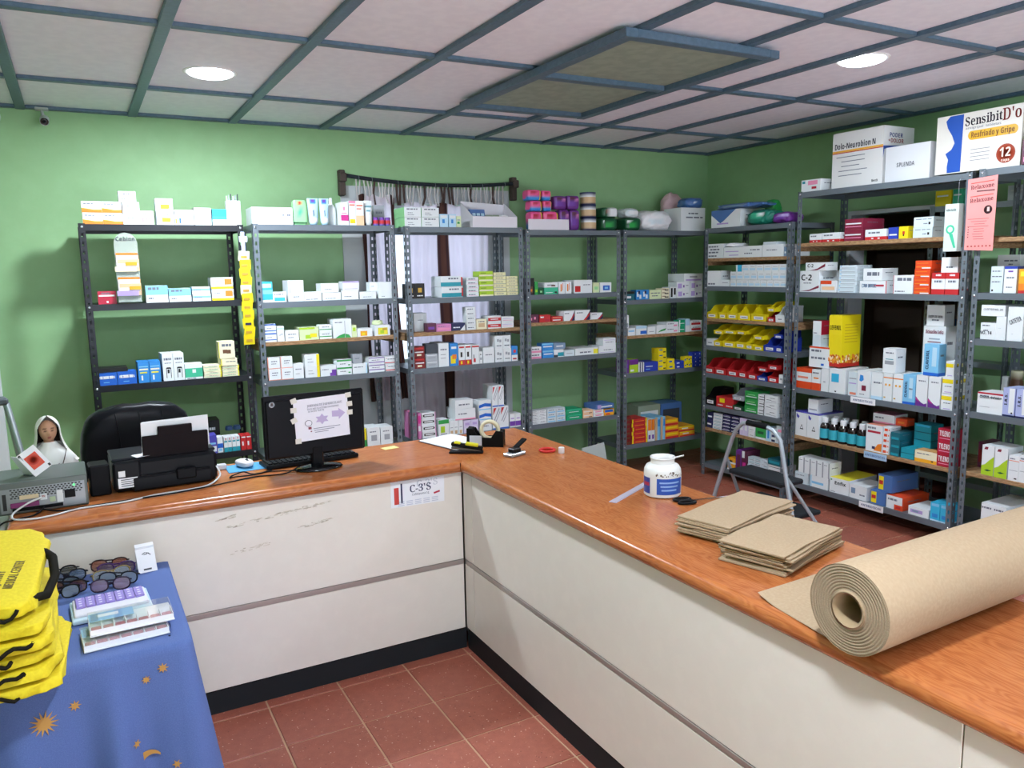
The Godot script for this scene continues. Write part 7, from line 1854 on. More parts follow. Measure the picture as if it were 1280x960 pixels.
	part(t, "scanner_lid", b, mat("26282d", 0.3))
	b = MB.new()
	b.cham(Vector3(0.15, 0.128, -0.01), Vector3(0.09, 0.012, 0.22), 0.004)
	part(t, "control_panel", b, mat("26282d", 0.3))
	b = MB.new()
	b.cham(Vector3(0.045, 0.165, 0.1), Vector3(0.25, 0.1, 0.012), 0.003, Basis(Vector3.RIGHT, 0.12))
	b.cham(Vector3(0.045, 0.225, 0.107), Vector3(0.13, 0.05, 0.01), 0.003, Basis(Vector3.RIGHT, 0.12))
	part(t, "paper_support", b, mat("1b1518", 0.5))
	b = MB.new()
	b.cham(Vector3(0.07, 0.055, 0.152), Vector3(0.075, 0.045, 0.02), 0.005)
	part(t, "rear_cover", b, mat("101114", 0.4))
	b = MB.new()
	b.col = pc("paper")
	b.box(Vector3(-0.145, 0.045, 0.1462), Vector3(0.07, 0.04, 0.0008))
	b.box(Vector3(-0.165, 0.082, 0.1462), Vector3(0.024, 0.024, 0.0008))
	b.col = pc("slate")
	for k in 4:
		b.box(Vector3(-0.145, 0.058 - k * 0.008, 0.1468), Vector3(0.05, 0.003, 0.0004))
	part(t, "rating_label", b, vmat(0.5))
	rng.seed = 8
	for k in 3:
		b = MB.new()
		b.box(Vector3(0.045 + 0.004 * k, 0.202 + 0.003 * k, 0.089 - 0.003 * k), Vector3(0.25, 0.13, 0.0012), Basis(Vector3.RIGHT, 0.12) * Basis(Vector3.BACK, 0.02 * (k - 1)))
		o = part(self, "paper_sheet", b, mat("paper", 0.7))
		tag(o, "white sheet of paper standing in the printer's rear feed", "paper", "sheets in the printer")
		o.transform = t.transform
	b = MB.new()
	b.box(Vector3(-0.085, 0.1346, 0.08), Vector3(0.06, 0.0006, 0.06), Basis(Vector3.UP, 0.3))
	o = part(self, "paper_slip", b, mat("paper", 0.7))
	tag(o, "small white paper slip on the printer's lid", "paper")
	o.transform = t.transform
	# slim computer with its sockets towards us
	t = thing("computer", "slim grey desktop computer with rear sockets showing", "computer", Vector3(-0.172, 0.9, -3.43), 1.0)
	b = MB.new()
	b.cham(Vector3(0, 0.06, -0.0), Vector3(0.29, 0.116, 0.25), 0.004)
	part(t, "case", b, mat("5f6663", 0.4, 0.3))
	b = MB.new()
	b.box(Vector3(0, 0.053, 0.1256), Vector3(0.27, 0.088, 0.002))
	part(t, "back_plate", b, mat("8d9296", 0.4, 0.6))
	b = MB.new()
	b.col = pc("black")
	for r in 5:
		for k in 20:
			b.box(Vector3(-0.1 + k * 0.0115 + 0.005 * (r % 2), 0.062 + r * 0.0075, 0.1268), Vector3(0.007, 0.0045, 0.0008))
	b.box(Vector3(-0.122, 0.05, 0.1268), Vector3(0.012, 0.06, 0.0008))
	var gr := part(t, "vent_grille", b, vmat(0.6))
	gr.set_meta("kind", "stuff")
	for e in [["7a2a62", -0.06, 0.035, 0.09, 0.018], ["cdb896", -0.045, 0.062, 0.06, 0.015], ["c8cdd0", 0.0, 0.055, 0.022, 0.022], ["b04a3a", 0.0, 0.058, 0.012, 0.01], ["9fb08f", 0.028, 0.042, 0.018, 0.018], ["d0d2d4", 0.052, 0.05, 0.02, 0.045], ["121316", 0.085, 0.055, 0.035, 0.03], ["0d0e10", -0.02, 0.018, 0.16, 0.012]]:
		b = MB.new()
		b.cham(Vector3(e[1], e[2], 0.1285), Vector3(e[3], e[4], 0.006), 0.001)
		part(t, "socket", b, mat(e[0], 0.45))
	b = MB.new()
	b.lathe([Vector2(0.0035, 0), Vector2(0.0035, 0.002), Vector2(0, 0.003)], 10, Transform3D(Basis(Vector3.RIGHT, PI / 2), Vector3(0.1, 0.085, 0.1268)))
	var em := StandardMaterial3D.new()
	em.albedo_color = Color(0.3, 0.9, 0.4)
	em.emission_enabled = true
	em.emission = Color(0.3, 1.0, 0.45)
	em.emission_energy_multiplier = 1.5
	part(t, "status_light", b, em)
	# folded card with a red picture
	t = thing("folded_card", "white tent card with red picture on the grey computer", "card", Vector3(-0.205, 1.026, -3.37), 0.0)
	b = MB.new()
	b.col = pc("e0dfe2")
	var q := Basis(Vector3.RIGHT, -0.35) * Basis(Vector3.BACK, 0.6)
	b.box(Vector3(0.015, 0.053, 0.0), Vector3(0.07, 0.1, 0.0014), q)
	b.box(Vector3(-0.025, 0.03, -0.03), Vector3(0.06, 0.09, 0.0014), Basis(Vector3.UP, -0.9) * Basis(Vector3.RIGHT, 0.5))
	b.col = pc("d0452a")
	b.box(Vector3(0.015, 0.053, 0.0) + q * Vector3(0, 0, 0.0012), Vector3(0.045, 0.055, 0.0008), q)
	b.col = pc("b8321f")
	b.lathe([Vector2(0, 0.0006), Vector2(0.02, 0.0)], 14, Transform3D(q * Basis(Vector3.RIGHT, PI / 2), Vector3(0.015, 0.053, 0.0) + q * Vector3(0, 0.005, 0.0018)))
	b.col = pc("black")
	for e in [[-0.028, 0.042], [0.028, -0.042]]:
		b.box(Vector3(0.015, 0.053, 0.0) + q * Vector3(e[0], e[1], 0.0012), Vector3(0.008, 0.01, 0.0008), q)
	part(t, "card", b, vmat(0.5))
	# loudspeaker box
	t = thing("loudspeaker", "small black loudspeaker between computer and printer", "speaker", Vector3(0.016, 0.9, -3.46), 4.0)
	b = MB.new()
	b.cham(Vector3(0, 0.062, 0), Vector3(0.072, 0.123, 0.1), 0.006)
	part(t, "cabinet", b, mat("131315", 0.5))
	b = MB.new()
	b.lathe([Vector2(0.006, 0), Vector2(0.018, 0.001), Vector2(0.02, 0.003), Vector2(0.02, 0.0)], 16, Transform3D(Basis(Vector3.BACK, PI / 2), Vector3(-0.0365, 0.05, 0.02)))
	part(t, "driver", b, mat("8f7f55", 0.3, 0.6))
	# cables
	var cab := [["white_cable", "white cable looping from the printer to the computer", "c9cacc", 0.0035, [Vector3(0.45, 0.96, -3.42), Vector3(0.455, 0.93, -3.37), Vector3(0.4, 0.906, -3.33), Vector3(0.3, 0.904, -3.31), Vector3(0.2, 0.904, -3.3), Vector3(0.1, 0.904, -3.26), Vector3(0.0, 0.904, -3.255), Vector3(-0.07, 0.904, -3.25), Vector3(-0.13, 0.904, -3.215), Vector3(-0.2, 0.905, -3.195), Vector3(-0.26, 0.907, -3.215), Vector3(-0.265, 0.92, -3.25), Vector3(-0.22, 0.945, -3.27), Vector3(-0.175, 0.956, -3.292)]],
		["black_cable", "thin black cable trailing in front of the printer", "141416", 0.0028, [Vector3(0.8, 0.93, -3.385), Vector3(0.72, 0.904, -3.36), Vector3(0.6, 0.904, -3.37), Vector3(0.5, 0.904, -3.345), Vector3(0.38, 0.904, -3.31), Vector3(0.25, 0.904, -3.285), Vector3(0.1, 0.904, -3.28), Vector3(-0.02, 0.904, -3.27), Vector3(-0.12, 0.904, -3.262), Vector3(-0.2, 0.92, -3.29)]],
		["black_cable", "black cable bunched beside the mouse pad", "141416", 0.0028, [Vector3(0.68, 0.904, -3.45), Vector3(0.6, 0.904, -3.42), Vector3(0.56, 0.91, -3.46), Vector3(0.5, 0.904, -3.42), Vector3(0.53, 0.912, -3.38), Vector3(0.6, 0.906, -3.40), Vector3(0.66, 0.904, -3.43), Vector3(0.74, 0.904, -3.40), Vector3(0.8, 0.906, -3.37)]],
		["black_cable", "black cable running off the counter's open end", "141416", 0.003, [Vector3(-0.17, 0.918, -3.29), Vector3(-0.2, 0.905, -3.25), Vector3(-0.26, 0.905, -3.22), Vector3(-0.3, 0.9, -3.2), Vector3(-0.33, 0.86, -3.17), Vector3(-0.36, 0.78, -3.15)]]]
	for e in cab:
		var cv := Curve3D.new()
		var pl: Array = e[4]
		for k in pl.size():
			var tg: Vector3 = (pl[mini(k + 1, pl.size() - 1)] - pl[maxi(k - 1, 0)]) * 0.17
			cv.add_point(pl[k], -tg, tg)
		var pts := []
		for k in 81:
			pts.append(cv.sample_baked(cv.get_baked_length() * k / 80.0, true))
		b = MB.new()
		b.tube(pts, e[3], 6)
		o = part(self, e[0], b, mat(e[2], 0.5))
		tag(o, e[1], "cable")
	statue()
	# yellow note
	b = MB.new()
	b.box(Vector3(1.272, 0.9008, -3.592), Vector3(0.076, 0.0012, 0.05), Basis(Vector3.UP, 0.15))
	o = part(self, "sticky_note", b, mat("e4d68a", 0.7))
	tag(o, "pale yellow sticky note on the worktop", "note")
	# writing pad under the stapler
	t = thing("writing_pad", "white sheets with a dark backing board under the stapler", "paper", Vector3(1.585, 0.9, -3.52), 14.0)
	b = MB.new()
	b.box(Vector3(0, 0.0025, 0), Vector3(0.22, 0.003, 0.31))
	part(t, "board", b, mat("5a4a4c", 0.6))
	for k in 3:
		b = MB.new()
		b.box(Vector3(0.004 * k, 0.005 + 0.001 * k, -0.003 * k), Vector3(0.21, 0.0008, 0.297), Basis(Vector3.UP, 0.02 * k))
		part(t, "sheet", b, mat("e8e8ea", 0.7))
	# stapler
	t = thing("stapler", "black and yellow stapler on the worktop corner", "stapler", Vector3(1.54, 0.9, -3.29), 58.0)
	b = MB.new()
	b.cham(Vector3(0, 0.006, 0), Vector3(0.04, 0.01, 0.16), 0.003)
	part(t, "base", b, mat("1c1a1c", 0.4))
	b = MB.new()
	b.cham(Vector3(0, 0.034, 0.005), Vector3(0.032, 0.018, 0.15), 0.005, Basis(Vector3.RIGHT, 0.16))
	part(t, "arm", b, mat("161618", 0.35))
	b = MB.new()
	b.cham(Vector3(0, 0.041, 0.028), Vector3(0.034, 0.012, 0.06), 0.003, Basis(Vector3.RIGHT, 0.16))
	b.cham(Vector3(0, 0.05, -0.04), Vector3(0.034, 0.008, 0.03), 0.003, Basis(Vector3.RIGHT, 0.16))
	part(t, "grip", b, mat("cfc81e", 0.4))
	b = MB.new()
	b.cham(Vector3(0, 0.02, 0.0), Vector3(0.018, 0.01, 0.14), 0.002, Basis(Vector3.RIGHT, 0.1))
	part(t, "magazine", b, mat("7a7d80", 0.3, 0.8))
	# tape dispenser
	t = thing("tape_dispenser", "black desk tape dispenser holding a pale tape roll", "dispenser", Vector3(1.69, 0.9, -3.38), -38.0)
	b = MB.new()
	var side := [Vector2(-0.09, 0), Vector2(0.09, 0), Vector2(0.09, 0.075), Vector2(0.055, 0.08), Vector2(0.03, 0.045), Vector2(-0.03, 0.045), Vector2(-0.055, 0.085), Vector2(-0.09, 0.09)]
	for z in [-0.03, 0.026]:
		b.slab(side, z, z + 0.004)
	b.cham(Vector3(0, 0.014, 0), Vector3(0.176, 0.026, 0.058), 0.003)
	b.cham(Vector3(0.075, 0.05, 0), Vector3(0.03, 0.05, 0.056), 0.003)
	b.cham(Vector3(-0.075, 0.05, 0), Vector3(0.03, 0.078, 0.056), 0.003)
	part(t, "body", b, mat("141416", 0.4))
	b = MB.new()
	b.lathe([Vector2(0.034, -0.011), Vector2(0.05, -0.011), Vector2(0.05, 0.011), Vector2(0.034, 0.011), Vector2(0.034, -0.011)], 30, Transform3D(Basis(Vector3.RIGHT, PI / 2), Vector3(0.02, 0.078, 0)))
	part(t, "tape_roll", b, mat("d8cfae", 0.4))
	b = MB.new()
	b.box(Vector3(-0.045, 0.03, 0.0308), Vector3(0.06, 0.05, 0.0008))
	part(t, "price_label", b, mat("c9ced8", 0.5))
	# hole punch
	t = thing("hole_punch", "small grey hole punch with black lever on the worktop", "punch", Vector3(1.705, 0.9, -3.12), 20.0)
	b = MB.new()
	b.cham(Vector3(0, 0.009, 0), Vector3(0.1, 0.016, 0.055), 0.004)
	part(t, "base", b, mat("a6abb0", 0.3, 0.6))
	b = MB.new()
	b.cham(Vector3(0.0, 0.026, 0), Vector3(0.05, 0.022, 0.04), 0.004)
	b.cham(Vector3(0.03, 0.045, -0.002), Vector3(0.1, 0.01, 0.03), 0.003, Basis(Vector3.BACK, 0.45))
	part(t, "lever", b, mat("191a1c", 0.35))
	# red ring and white cap
	b = MB.new()
	var rp := []
	for i in 28:
		rp.append(Vector3(1.875 + 0.034 * cos(TAU * i / 28), 0.907, -3.11 + 0.034 * sin(TAU * i / 28)))
	b.tube(rp, 0.0065, 8, true)
	o = part(self, "tape_ring", b, mat("c8241f", 0.4))
	tag(o, "red plastic tape ring lying on the worktop", "ring")
	b = MB.new()
	b.lathe([Vector2(0, 0), Vector2(0.014, 0), Vector2(0.014, 0.026), Vector2(0.012, 0.028), Vector2(0, 0.028)], 20, Transform3D(Basis.IDENTITY, Vector3(1.912, 0.9002, -3.045)))
	o = part(self, "bottle_cap", b, mat("e2e4e6", 0.3))
	tag(o, "little white bottle cap beside the red ring", "cap")
	# jar
	t = thing("plastic_jar", "white plastic jar with blue label and open neck", "jar", Vector3(1.872, 0.9, -2.27), -25.0)
	b = MB.new()
	b.lathe([Vector2(0, 0.001), Vector2(0.064, 0.001), Vector2(0.069, 0.006), Vector2(0.0695, 0.085), Vector2(0.068, 0.1), Vector2(0.06, 0.115), Vector2(0.047, 0.122), Vector2(0.044, 0.124), Vector2(0.044, 0.14), Vector2(0.047, 0.141), Vector2(0.047, 0.146), Vector2(0.041, 0.147), Vector2(0.04, 0.128), Vector2(0, 0.126)], 40)
	part(t, "body", b, mat("e3e3e0", 0.35))
	b = MB.new()
	b.lathe([Vector2(0.0702, 0.016), Vector2(0.0702, 0.076)], 20, Transform3D.IDENTITY, null, -0.55, 1.0)
	part(t, "label", b, mat("2a55b0", 0.35))
	b = MB.new()
	b.lathe([Vector2(0.0702, 0.016), Vector2(0.0702, 0.076)], 10, Transform3D.IDENTITY, null, -1.6, -0.95)
	part(t, "side_label", b, mat("2a3f90", 0.35))
	b = MB.new()
	b.lathe([Vector2(0.0706, 0.045), Vector2(0.0706, 0.058)], 8, Transform3D.IDENTITY, null, -1.5, -1.0)
	part(t, "red_mark", b, mat("b02a4a", 0.35))
	b = MB.new()
	for k in 3:
		b.lathe([Vector2(0.0706, 0.03 + k * 0.014), Vector2(0.0706, 0.036 + k * 0.014)], 10, Transform3D.IDENTITY, null, -0.3 - 0.05 * k, 0.55 + 0.1 * k)
	part(t, "label_print", b, mat("8fb0e0", 0.4))
	b = MB.new()
	rng.seed = 12
	for k in 26:
		var a := rng.randf_range(-0.6, 0.7)
		var xf := Transform3D(Basis(Vector3.UP, a), Vector3.ZERO)
		b.box(xf * Vector3(0, rng.randf_range(0.084, 0.1), 0.0698), Vector3(rng.randf_range(0.002, 0.006), rng.randf_range(0.002, 0.007), 0.0012), xf.basis)
	part(t, "rubbed_print", b, mat("6b5a4a", 0.6))
	b = MB.new()
	b.tube([Vector3(0.0, 0.13, 0.0), Vector3(0.075, 0.152, 0.02)], 0.003, 6)
	o = part(self, "stirring_stick", b, mat("dcdcd8", 0.4))
	tag(o, "thin white stick lying across the jar's mouth", "stick")
	o.transform = t.transform
	# ruler
	b = MB.new()
	b.cham(Vector3.ZERO, Vector3(0.32, 0.0025, 0.03), 0.0006)
	o = part(self, "ruler", b, glass("d8d2e0", 0.55))
	tag(o, "clear plastic ruler lying beside the jar", "ruler")
	o.transform = Transform3D(Basis(Vector3.UP, 0.482), Vector3(1.79, 0.902, -2.352))
	var rm := MB.new()
	for k in 60:
		rm.box(Vector3(-0.15 + k * 0.005, 0.0014, 0.012 - (0.002 if k % 5 == 0 else 0.0)), Vector3(0.0005, 0.0002, 0.008 if k % 5 == 0 else 0.004))
	part(o, "graduations", rm, mat("55506a", 0.6))
	# scissors
	t = thing("scissors", "scissors with black handles poking out beside the paper bags", "scissors", Vector3(1.93, 0.9, -2.13), -14.0)
	for s in [-1, 1]:
		b = MB.new()
		var hp := []
		for i in 20:
			hp.append(Vector3(-0.06 + 0.032 * cos(TAU * i / 20), 0.006, s * 0.02 + 0.016 * sin(TAU * i / 20)))
		b.tube(hp, 0.005, 7, true)
		part(t, "handle", b, mat("18181b", 0.4))
		b = MB.new()
		b.slab([Vector2(-0.03, 0.012 * s), Vector2(0.11, -0.004 * s), Vector2(0.12, 0.0), Vector2(-0.03, 0.002 * s)], -0.0012, 0.0012, Transform3D(Basis(Vector3.RIGHT, PI / 2), Vector3(0, 0.006 + 0.0015 * s, 0)))
		part(t, "blade", b, mat("9aa0a6", 0.25, 0.9))
	# kraft paper bags in two stacks
	rng.seed = 21
	for st in 2:
		for k in (9 if st == 0 else 10):
			b = MB.new()
			var w := 0.40 if st == 0 else 0.34
			var d := 0.19 if st == 0 else 0.205
			var P := []
			var Q := []
			var cw := rng.randf_range(0.0, 0.006)
			for j in 7:
				var r := []
				var r2 := []
				for i in 13:
					var u := i / 12.0 - 0.5
					var v := j / 6.0 - 0.5
					var curl: float = cw * pow(absf(u) * 2.0, 4.0) * (1.0 if u < 0 else 0.5) * (0.4 + k * 0.06) * -1.0 + 0.002 * sin(u * 9.0 + k) * minf(k * 0.1, 1.0)
					if k == 0:
						curl = 0.0
					r.append(Vector3(u * w, 0.0042 + maxf(curl, -0.002), v * d))
					r2.append(Vector3(u * w, maxf(curl, -0.002), v * d))
				P.append(r)
				Q.append(r2)
			b.grid(P)
			b.grid(Q)
			for j in 6:
				b.quad(P[j][0], Q[j][0], Q[j + 1][0], P[j + 1][0])
				b.quad(P[j][12], Q[j][12], Q[j + 1][12], P[j + 1][12])
			for i in 12:
				b.quad(P[6][i], Q[6][i], Q[6][i + 1], P[6][i + 1])
				b.quad(P[0][i], Q[0][i], Q[0][i + 1], P[0][i + 1])
			o = part(self, "paper_bag", b, M.kraft)
			tag(o, "%sbrown kraft paper bag in the stack %s" % [["bottom ", "second ", "third ", "fourth ", "fifth ", "sixth ", "seventh ", "eighth ", "ninth "][k] if k < (8 if st == 0 else 9) else "topmost ", "beside the scissors" if st == 0 else "nearer the paper roll"], "paper bag", "kraft bags %s" % ("beside the scissors" if st == 0 else "nearer the paper roll"))
			var c := Vector3(1.85, 0.9022 + k * 0.0062, -1.865) if st == 0 else Vector3(1.775, 0.9022 + k * 0.0062, -1.6)
			o.transform = Transform3D(Basis(Vector3.UP, deg_to_rad(15.0 + rng.randf_range(-3.5, 3.5))), c + Vector3(rng.randf_range(-0.014, 0.014), 0, rng.randf_range(-0.01, 0.01)))
	# kraft roll and the sheet drawn off it
	t = thing("paper_roll", "large roll of brown kraft paper lying across the worktop", "paper roll", Vector3(1.41, 1.004, -1.085), 1.5)
	var ax := Basis(Vector3.BACK, -PI / 2)
	b = MB.new()
	var L := 0.92
	b.lathe([Vector2(0.1, 0.002), Vector2(0.1, L - 0.002)], 64, Transform3D(ax, Vector3.ZERO))
	part(t, "wound_paper", b, M.kraft)
	b = MB.new()
	var pr := []
	for k in 34:
		pr.append(Vector2(lerpf(0.1, 0.042, k / 33.0), 0.002 + (0.0016 if k % 2 == 0 else 0.0) + 0.001 * sin(k * 1.7)))
	b.lathe(pr, 64, Transform3D(ax, Vector3.ZERO))
	var pr2 := []
	for p in pr:
		pr2.append(Vector2(p.x, L - p.y))
	b.lathe(pr2, 64, Transform3D(ax, Vector3.ZERO))
	part(t, "roll_end", b, M.kraft_end)
	b = MB.new()
	b.lathe([Vector2(0.042, L), Vector2(0.042, -0.001), Vector2(0.035, -0.001), Vector2(0.035, L)], 40, Transform3D(ax, Vector3.ZERO))
	part(t, "core_tube", b, mat("a58e6c", 0.8))
	var SP := []
	for j in 15:
		var f := j / 14.0
		var r := []
		for i in 9:
			var u := i / 8.0
			r.append(Vector3(1.43 + u * 0.6 + 0.045 * f * (1.0 - u), 0.9015 + 0.012 * pow(maxf(f - 0.75, 0.0) * 4.0, 2.0) * (1.0 - u * 0.6), -1.085 - 0.32 * f - 0.03 * u * f))
		SP.append(r)
	b = MB.new()
	b.grid(SP)
	var SP2 := []
	for r in SP:
		var r2 := []
		for p in r:
			r2.append(p - Vector3(0, 0.0006, 0))
		SP2.append(r2)
	b.grid(SP2)
	part(t, "loose_end", b, M.kraft).transform = t.transform.affine_inverse()
func statue():
	var t := thing("statue_bust", "painted bust of a veiled woman in white behind the computer", "statue", Vector3(-0.148, 0.9, -3.625), 8.0)
	var b := MB.new()
	# robe: oval rings from the base up to the neck
	var P := []
	for e in [[0.0, 0.085, 0.05], [0.03, 0.095, 0.055], [0.09, 0.1, 0.058], [0.13, 0.092, 0.056], [0.155, 0.074, 0.05], [0.175, 0.045, 0.04], [0.19, 0.03, 0.03], [0.2, 0.024, 0.025]]:
		var r := []
		for i in 36:
			var a := TAU * i / 36
			var fold: float = 1.0 + 0.035 * sin(a * 9.0 + e[0] * 20.0) * (1.0 - e[0] * 4.0)
			r.append(Vector3(e[1] * sin(a) * fold, e[0], e[2] * cos(a) * fold))
		P.append(r)
	b.grid(P, true)
	part(t, "robe", b, mat("dcdcd6", 0.45))
	# head with brow, eyes, nose, mouth and chin
	b = MB.new()
	P = []
	var C := []
	for j in 29:
		var la := -PI / 2 + PI * j / 28.0
		var r := []
		var c := []
		for i in 40:
			var lo := TAU * i / 40
			var x := cos(la) * sin(lo)
			var y := sin(la)
			var z := cos(la) * cos(lo)
			var p := Vector3(0.033 * x * (1.0 - 0.22 * maxf(-y, 0.0)), 0.242 + 0.045 * y, 0.036 * z)
			if z > 0.0:
				p.z += 0.010 * exp(-pow(x / 0.16, 2.0)) * exp(-pow((y + 0.1) / 0.2, 2.0))      # nose
				p.z -= 0.004 * exp(-pow((absf(x) - 0.38) / 0.18, 2.0)) * exp(-pow((y - 0.1) / 0.12, 2.0))  # eye sockets
				p.z += 0.003 * exp(-pow(x / 0.3, 2.0)) * exp(-pow((y + 0.5) / 0.1, 2.0))       # lips
				p.z += 0.004 * exp(-pow(x / 0.3, 2.0)) * exp(-pow((y + 0.82) / 0.16, 2.0))     # chin
			r.append(p)
			var k := pc("b98a6c")
			if z > 0.0 and absf(y - 0.1) < 0.07 and absf(absf(x) - 0.38) < 0.14:
				k = pc("4a2f26")
			if z > 0.0 and absf(y - 0.3) < 0.05 and absf(absf(x) - 0.38) < 0.2:
				k = pc("5a3a2c")
			if z > 0.0 and absf(y + 0.5) < 0.07 and absf(x) < 0.26:
				k = pc("944a44")
			c.append(k)
		P.append(r)
		C.append(c)
	b.grid(P, true, C)
	b.col = pc("b98a6c")
	b.lathe([Vector2(0.022, 0.18), Vector2(0.018, 0.2), Vector2(0.02, 0.225)], 20)
	part(t, "head", b, vmat(0.5))
	# dark hair framing the face, then the veil over it
	for layer in 2:
		b = MB.new()
		P = []
		var g := 0.97 if layer == 0 else 1.16
		for j in range(9 if layer == 0 else 0, 21):
			var f := j / 20.0
			var r := []
			for i in 25:
				var a := lerpf(1.2 if layer == 0 else 1.02, TAU - (1.2 if layer == 0 else 1.02), i / 24.0)
				var y := 0.0
				var rad := 0.0
				if f < 0.5:
					var q := f / 0.5 * PI / 2
					y = 0.245 + (0.046 if layer == 0 else 0.06) * cos(q)
					rad = 0.039 * g * sin(q)
				else:
					var q := (f - 0.5) / 0.5
					y = 0.245 - (0.05 if layer == 0 else 0.13) * q
					rad = 0.039 * g * (1.0 + (0.1 if layer == 0 else 1.25) * q * q)
				if f < 0.42:
					a = PI + (a - PI) * (1.0 + 1.0 * (0.42 - f))
				r.append(Vector3(rad * sin(a), y, rad * cos(a) * (1.0 if f < 0.5 else lerpf(1.0, 0.62, (f - 0.5) * 2.0)) - 0.002))
			P.append(r)
		b.grid(P)
		part(t, "hair" if layer == 0 else "veil", b, mat("2b201c" if layer == 0 else "dedcd4", 0.5))
	b = MB.new()
	for s in [[-0.03, 0.16, 0.02, 0.07, 0.02], [0.0, 0.17, 0.05, 0.09, 0.03]]:
		var pts := []
		for k in 9:
			var f := k / 8.0
			pts.append(Vector3(lerpf(s[0] * 0.5 + 0.055, s[2] - 0.05, f), lerpf(s[1], s[3], f) - 0.03 * sin(f * PI), 0.036 + 0.024 * sin(f * PI)))
		b.tube(pts, 0.0018, 6)
	part(t, "rosary", b, mat("4a2f28", 0.5))

# ------------------------------------------------------------------ things behind the counter
func back_things():
	var b: MB
	# office chair
	var t := thing("office_chair", "black leather swivel chair behind the counter", "chair", Vector3(0.2, 0, -4.12), 6.0)
	var lea := mat("15161a", 0.32)
	var me := pillow_mesh(0.5, 0.62, 0.15, ["15161a", "15161a", "15161a", []], 0.52, 0.05, 31)
	var p := part_mesh(t, "backrest", me, lea)
	p.position = Vector3(0, 0.53, 0.0)
	for k in 3:
		b = MB.new()
		var pts := []
		for i in 13:
			var f := i / 12.0
			pts.append(Vector3(-0.1 + 0.1 * k + 0.012 * sin(f * 3.0), lerpf(0.7, 1.12, f), 0.077 * pow(maxf(0.0, 1.0 - pow(absf((lerpf(0.7, 1.12, f) - 0.84) / 0.31), 4.0)), 0.3)))
		b.tube(pts, 0.003, 6)
		part(t, "seam", b, lea)
	p = part_mesh(t, "lumbar_cushion", pillow_mesh(0.46, 0.2, 0.16, ["15161a", "15161a", "15161a", []], 0.55, 0.12, 32), lea)
	p.position = Vector3(0, 0.5, 0.02)
	p = part_mesh(t, "seat", pillow_mesh(0.52, 0.12, 0.5, ["15161a", "15161a", "15161a", []], 0.45, 0.05, 33), lea)
	p.position = Vector3(0, 0.42, -0.22)
	for s in [-1, 1]:
		b = MB.new()
		b.tube([Vector3(s * 0.26, 0.5, -0.05), Vector3(s * 0.29, 0.64, -0.06), Vector3(s * 0.29, 0.66, -0.3), Vector3(s * 0.26, 0.48, -0.36)], 0.02, 10)
		part(t, "armrest", b, mat("1b1b1e", 0.4))
	b = MB.new()
	b.tube([Vector3(0, 0.08, -0.2), Vector3(0, 0.43, -0.2)], 0.025, 12)
	part(t, "column", b, mat("2a2a2c", 0.3, 0.6))
	for k in 5:
		b = MB.new()
		var d := Vector3(sin(TAU * k / 5), 0, cos(TAU * k / 5))
		b.tube([Vector3(0, 0.09, -0.2), Vector3(0, 0.06, -0.2) + d * 0.27], 0.02, 8)
		var leg := part(t, "leg", b, mat("1b1b1e", 0.4))
		b = MB.new()
		b.lathe([Vector2(0, -0.012), Vector2(0.025, -0.012), Vector2(0.025, 0.012), Vector2(0, 0.012)], 14, Transform3D(Basis(Vector3.BACK, PI / 2), Vector3(0, 0.026, -0.2) + d * 0.27))
		part(leg, "caster", b, mat("101012", 0.4))
	# aluminium step ladder
	t = thing("step_ladder", "folding aluminium step ladder near the white door", "ladder", Vector3(-0.365, 0, -4.3), 10.0)
	var alu := mat("a9b2b6", 0.35, 0.7)
	for s in [-1, 1]:
		for zz in [0.28, -0.3]:
			b = MB.new()
			b.tube([Vector3(s * 0.2, 0.0, zz), Vector3(s * 0.035, 1.18, zz * 0.06)], 0.013, 8)
			part(t, "rail", b, alu)
	for k in 3:
		b = MB.new()
		var f := 0.2 + k * 0.2
		b.cham(Vector3(0, 1.18 * f, lerpf(0.28, 0.017, f)), Vector3(2.0 * lerpf(0.2, 0.035, f), 0.025, 0.06), 0.003)
		part(t, "tread", b, alu)
	b = MB.new()
	b.cham(Vector3(0, 1.19, 0), Vector3(0.085, 0.035, 0.08), 0.01)
	part(t, "top_cap", b, mat("4c5358", 0.5))
	# step stool between counter and racks
	t = thing("step_stool", "grey tube step stool with black grip beside the bin rack", "stool", Vector3(3.6, 0, -3.5))
	b = MB.new()
	var U := [Vector3(0.0, 0.0, -0.41), Vector3(0.0, 0.3, -0.31), Vector3(0.0, 0.64, -0.185), Vector3(0, 0.72, -0.145), Vector3(0, 0.765, -0.09), Vector3(0, 0.775, -0.03), Vector3(0, 0.775, 0.1), Vector3(0, 0.76, 0.16), Vector3(0, 0.71, 0.215), Vector3(0, 0.63, 0.235), Vector3(0, 0.3, 0.315), Vector3(0, 0.0, 0.40)]
	b.tube(U, 0.0135, 12)
	part(t, "hoop_frame", b, mat("a7b0b8", 0.35, 0.25))
	b = MB.new()
	b.tube([Vector3(0, 0.776, -0.05), Vector3(0, 0.776, 0.115)], 0.019, 12)
	part(t, "grip", b, mat("1a1b1d", 0.6))
	for e in [[0.16, 0.24, 0.26, 0.5], [0.06, 0.45, 0.2, 0.44]]:
		b = MB.new()
		b.cham(Vector3(e[0] + 0.05, e[1] - 0.02, 0.0), Vector3(e[2], 0.03, e[3]), 0.008)
		part(t, "step", b, mat("2a2d30", 0.6))
	for s in [-0.3, 0.3]:
		b = MB.new()
		b.tube([Vector3(0.34, 0, s * 1.2), Vector3(0.02, 0.5, s * 0.8)], 0.011, 8)
		part(t, "rear_leg", b, mat("a7b0b8", 0.35, 0.25))
	# papers leaning under the racks
	b = MB.new()
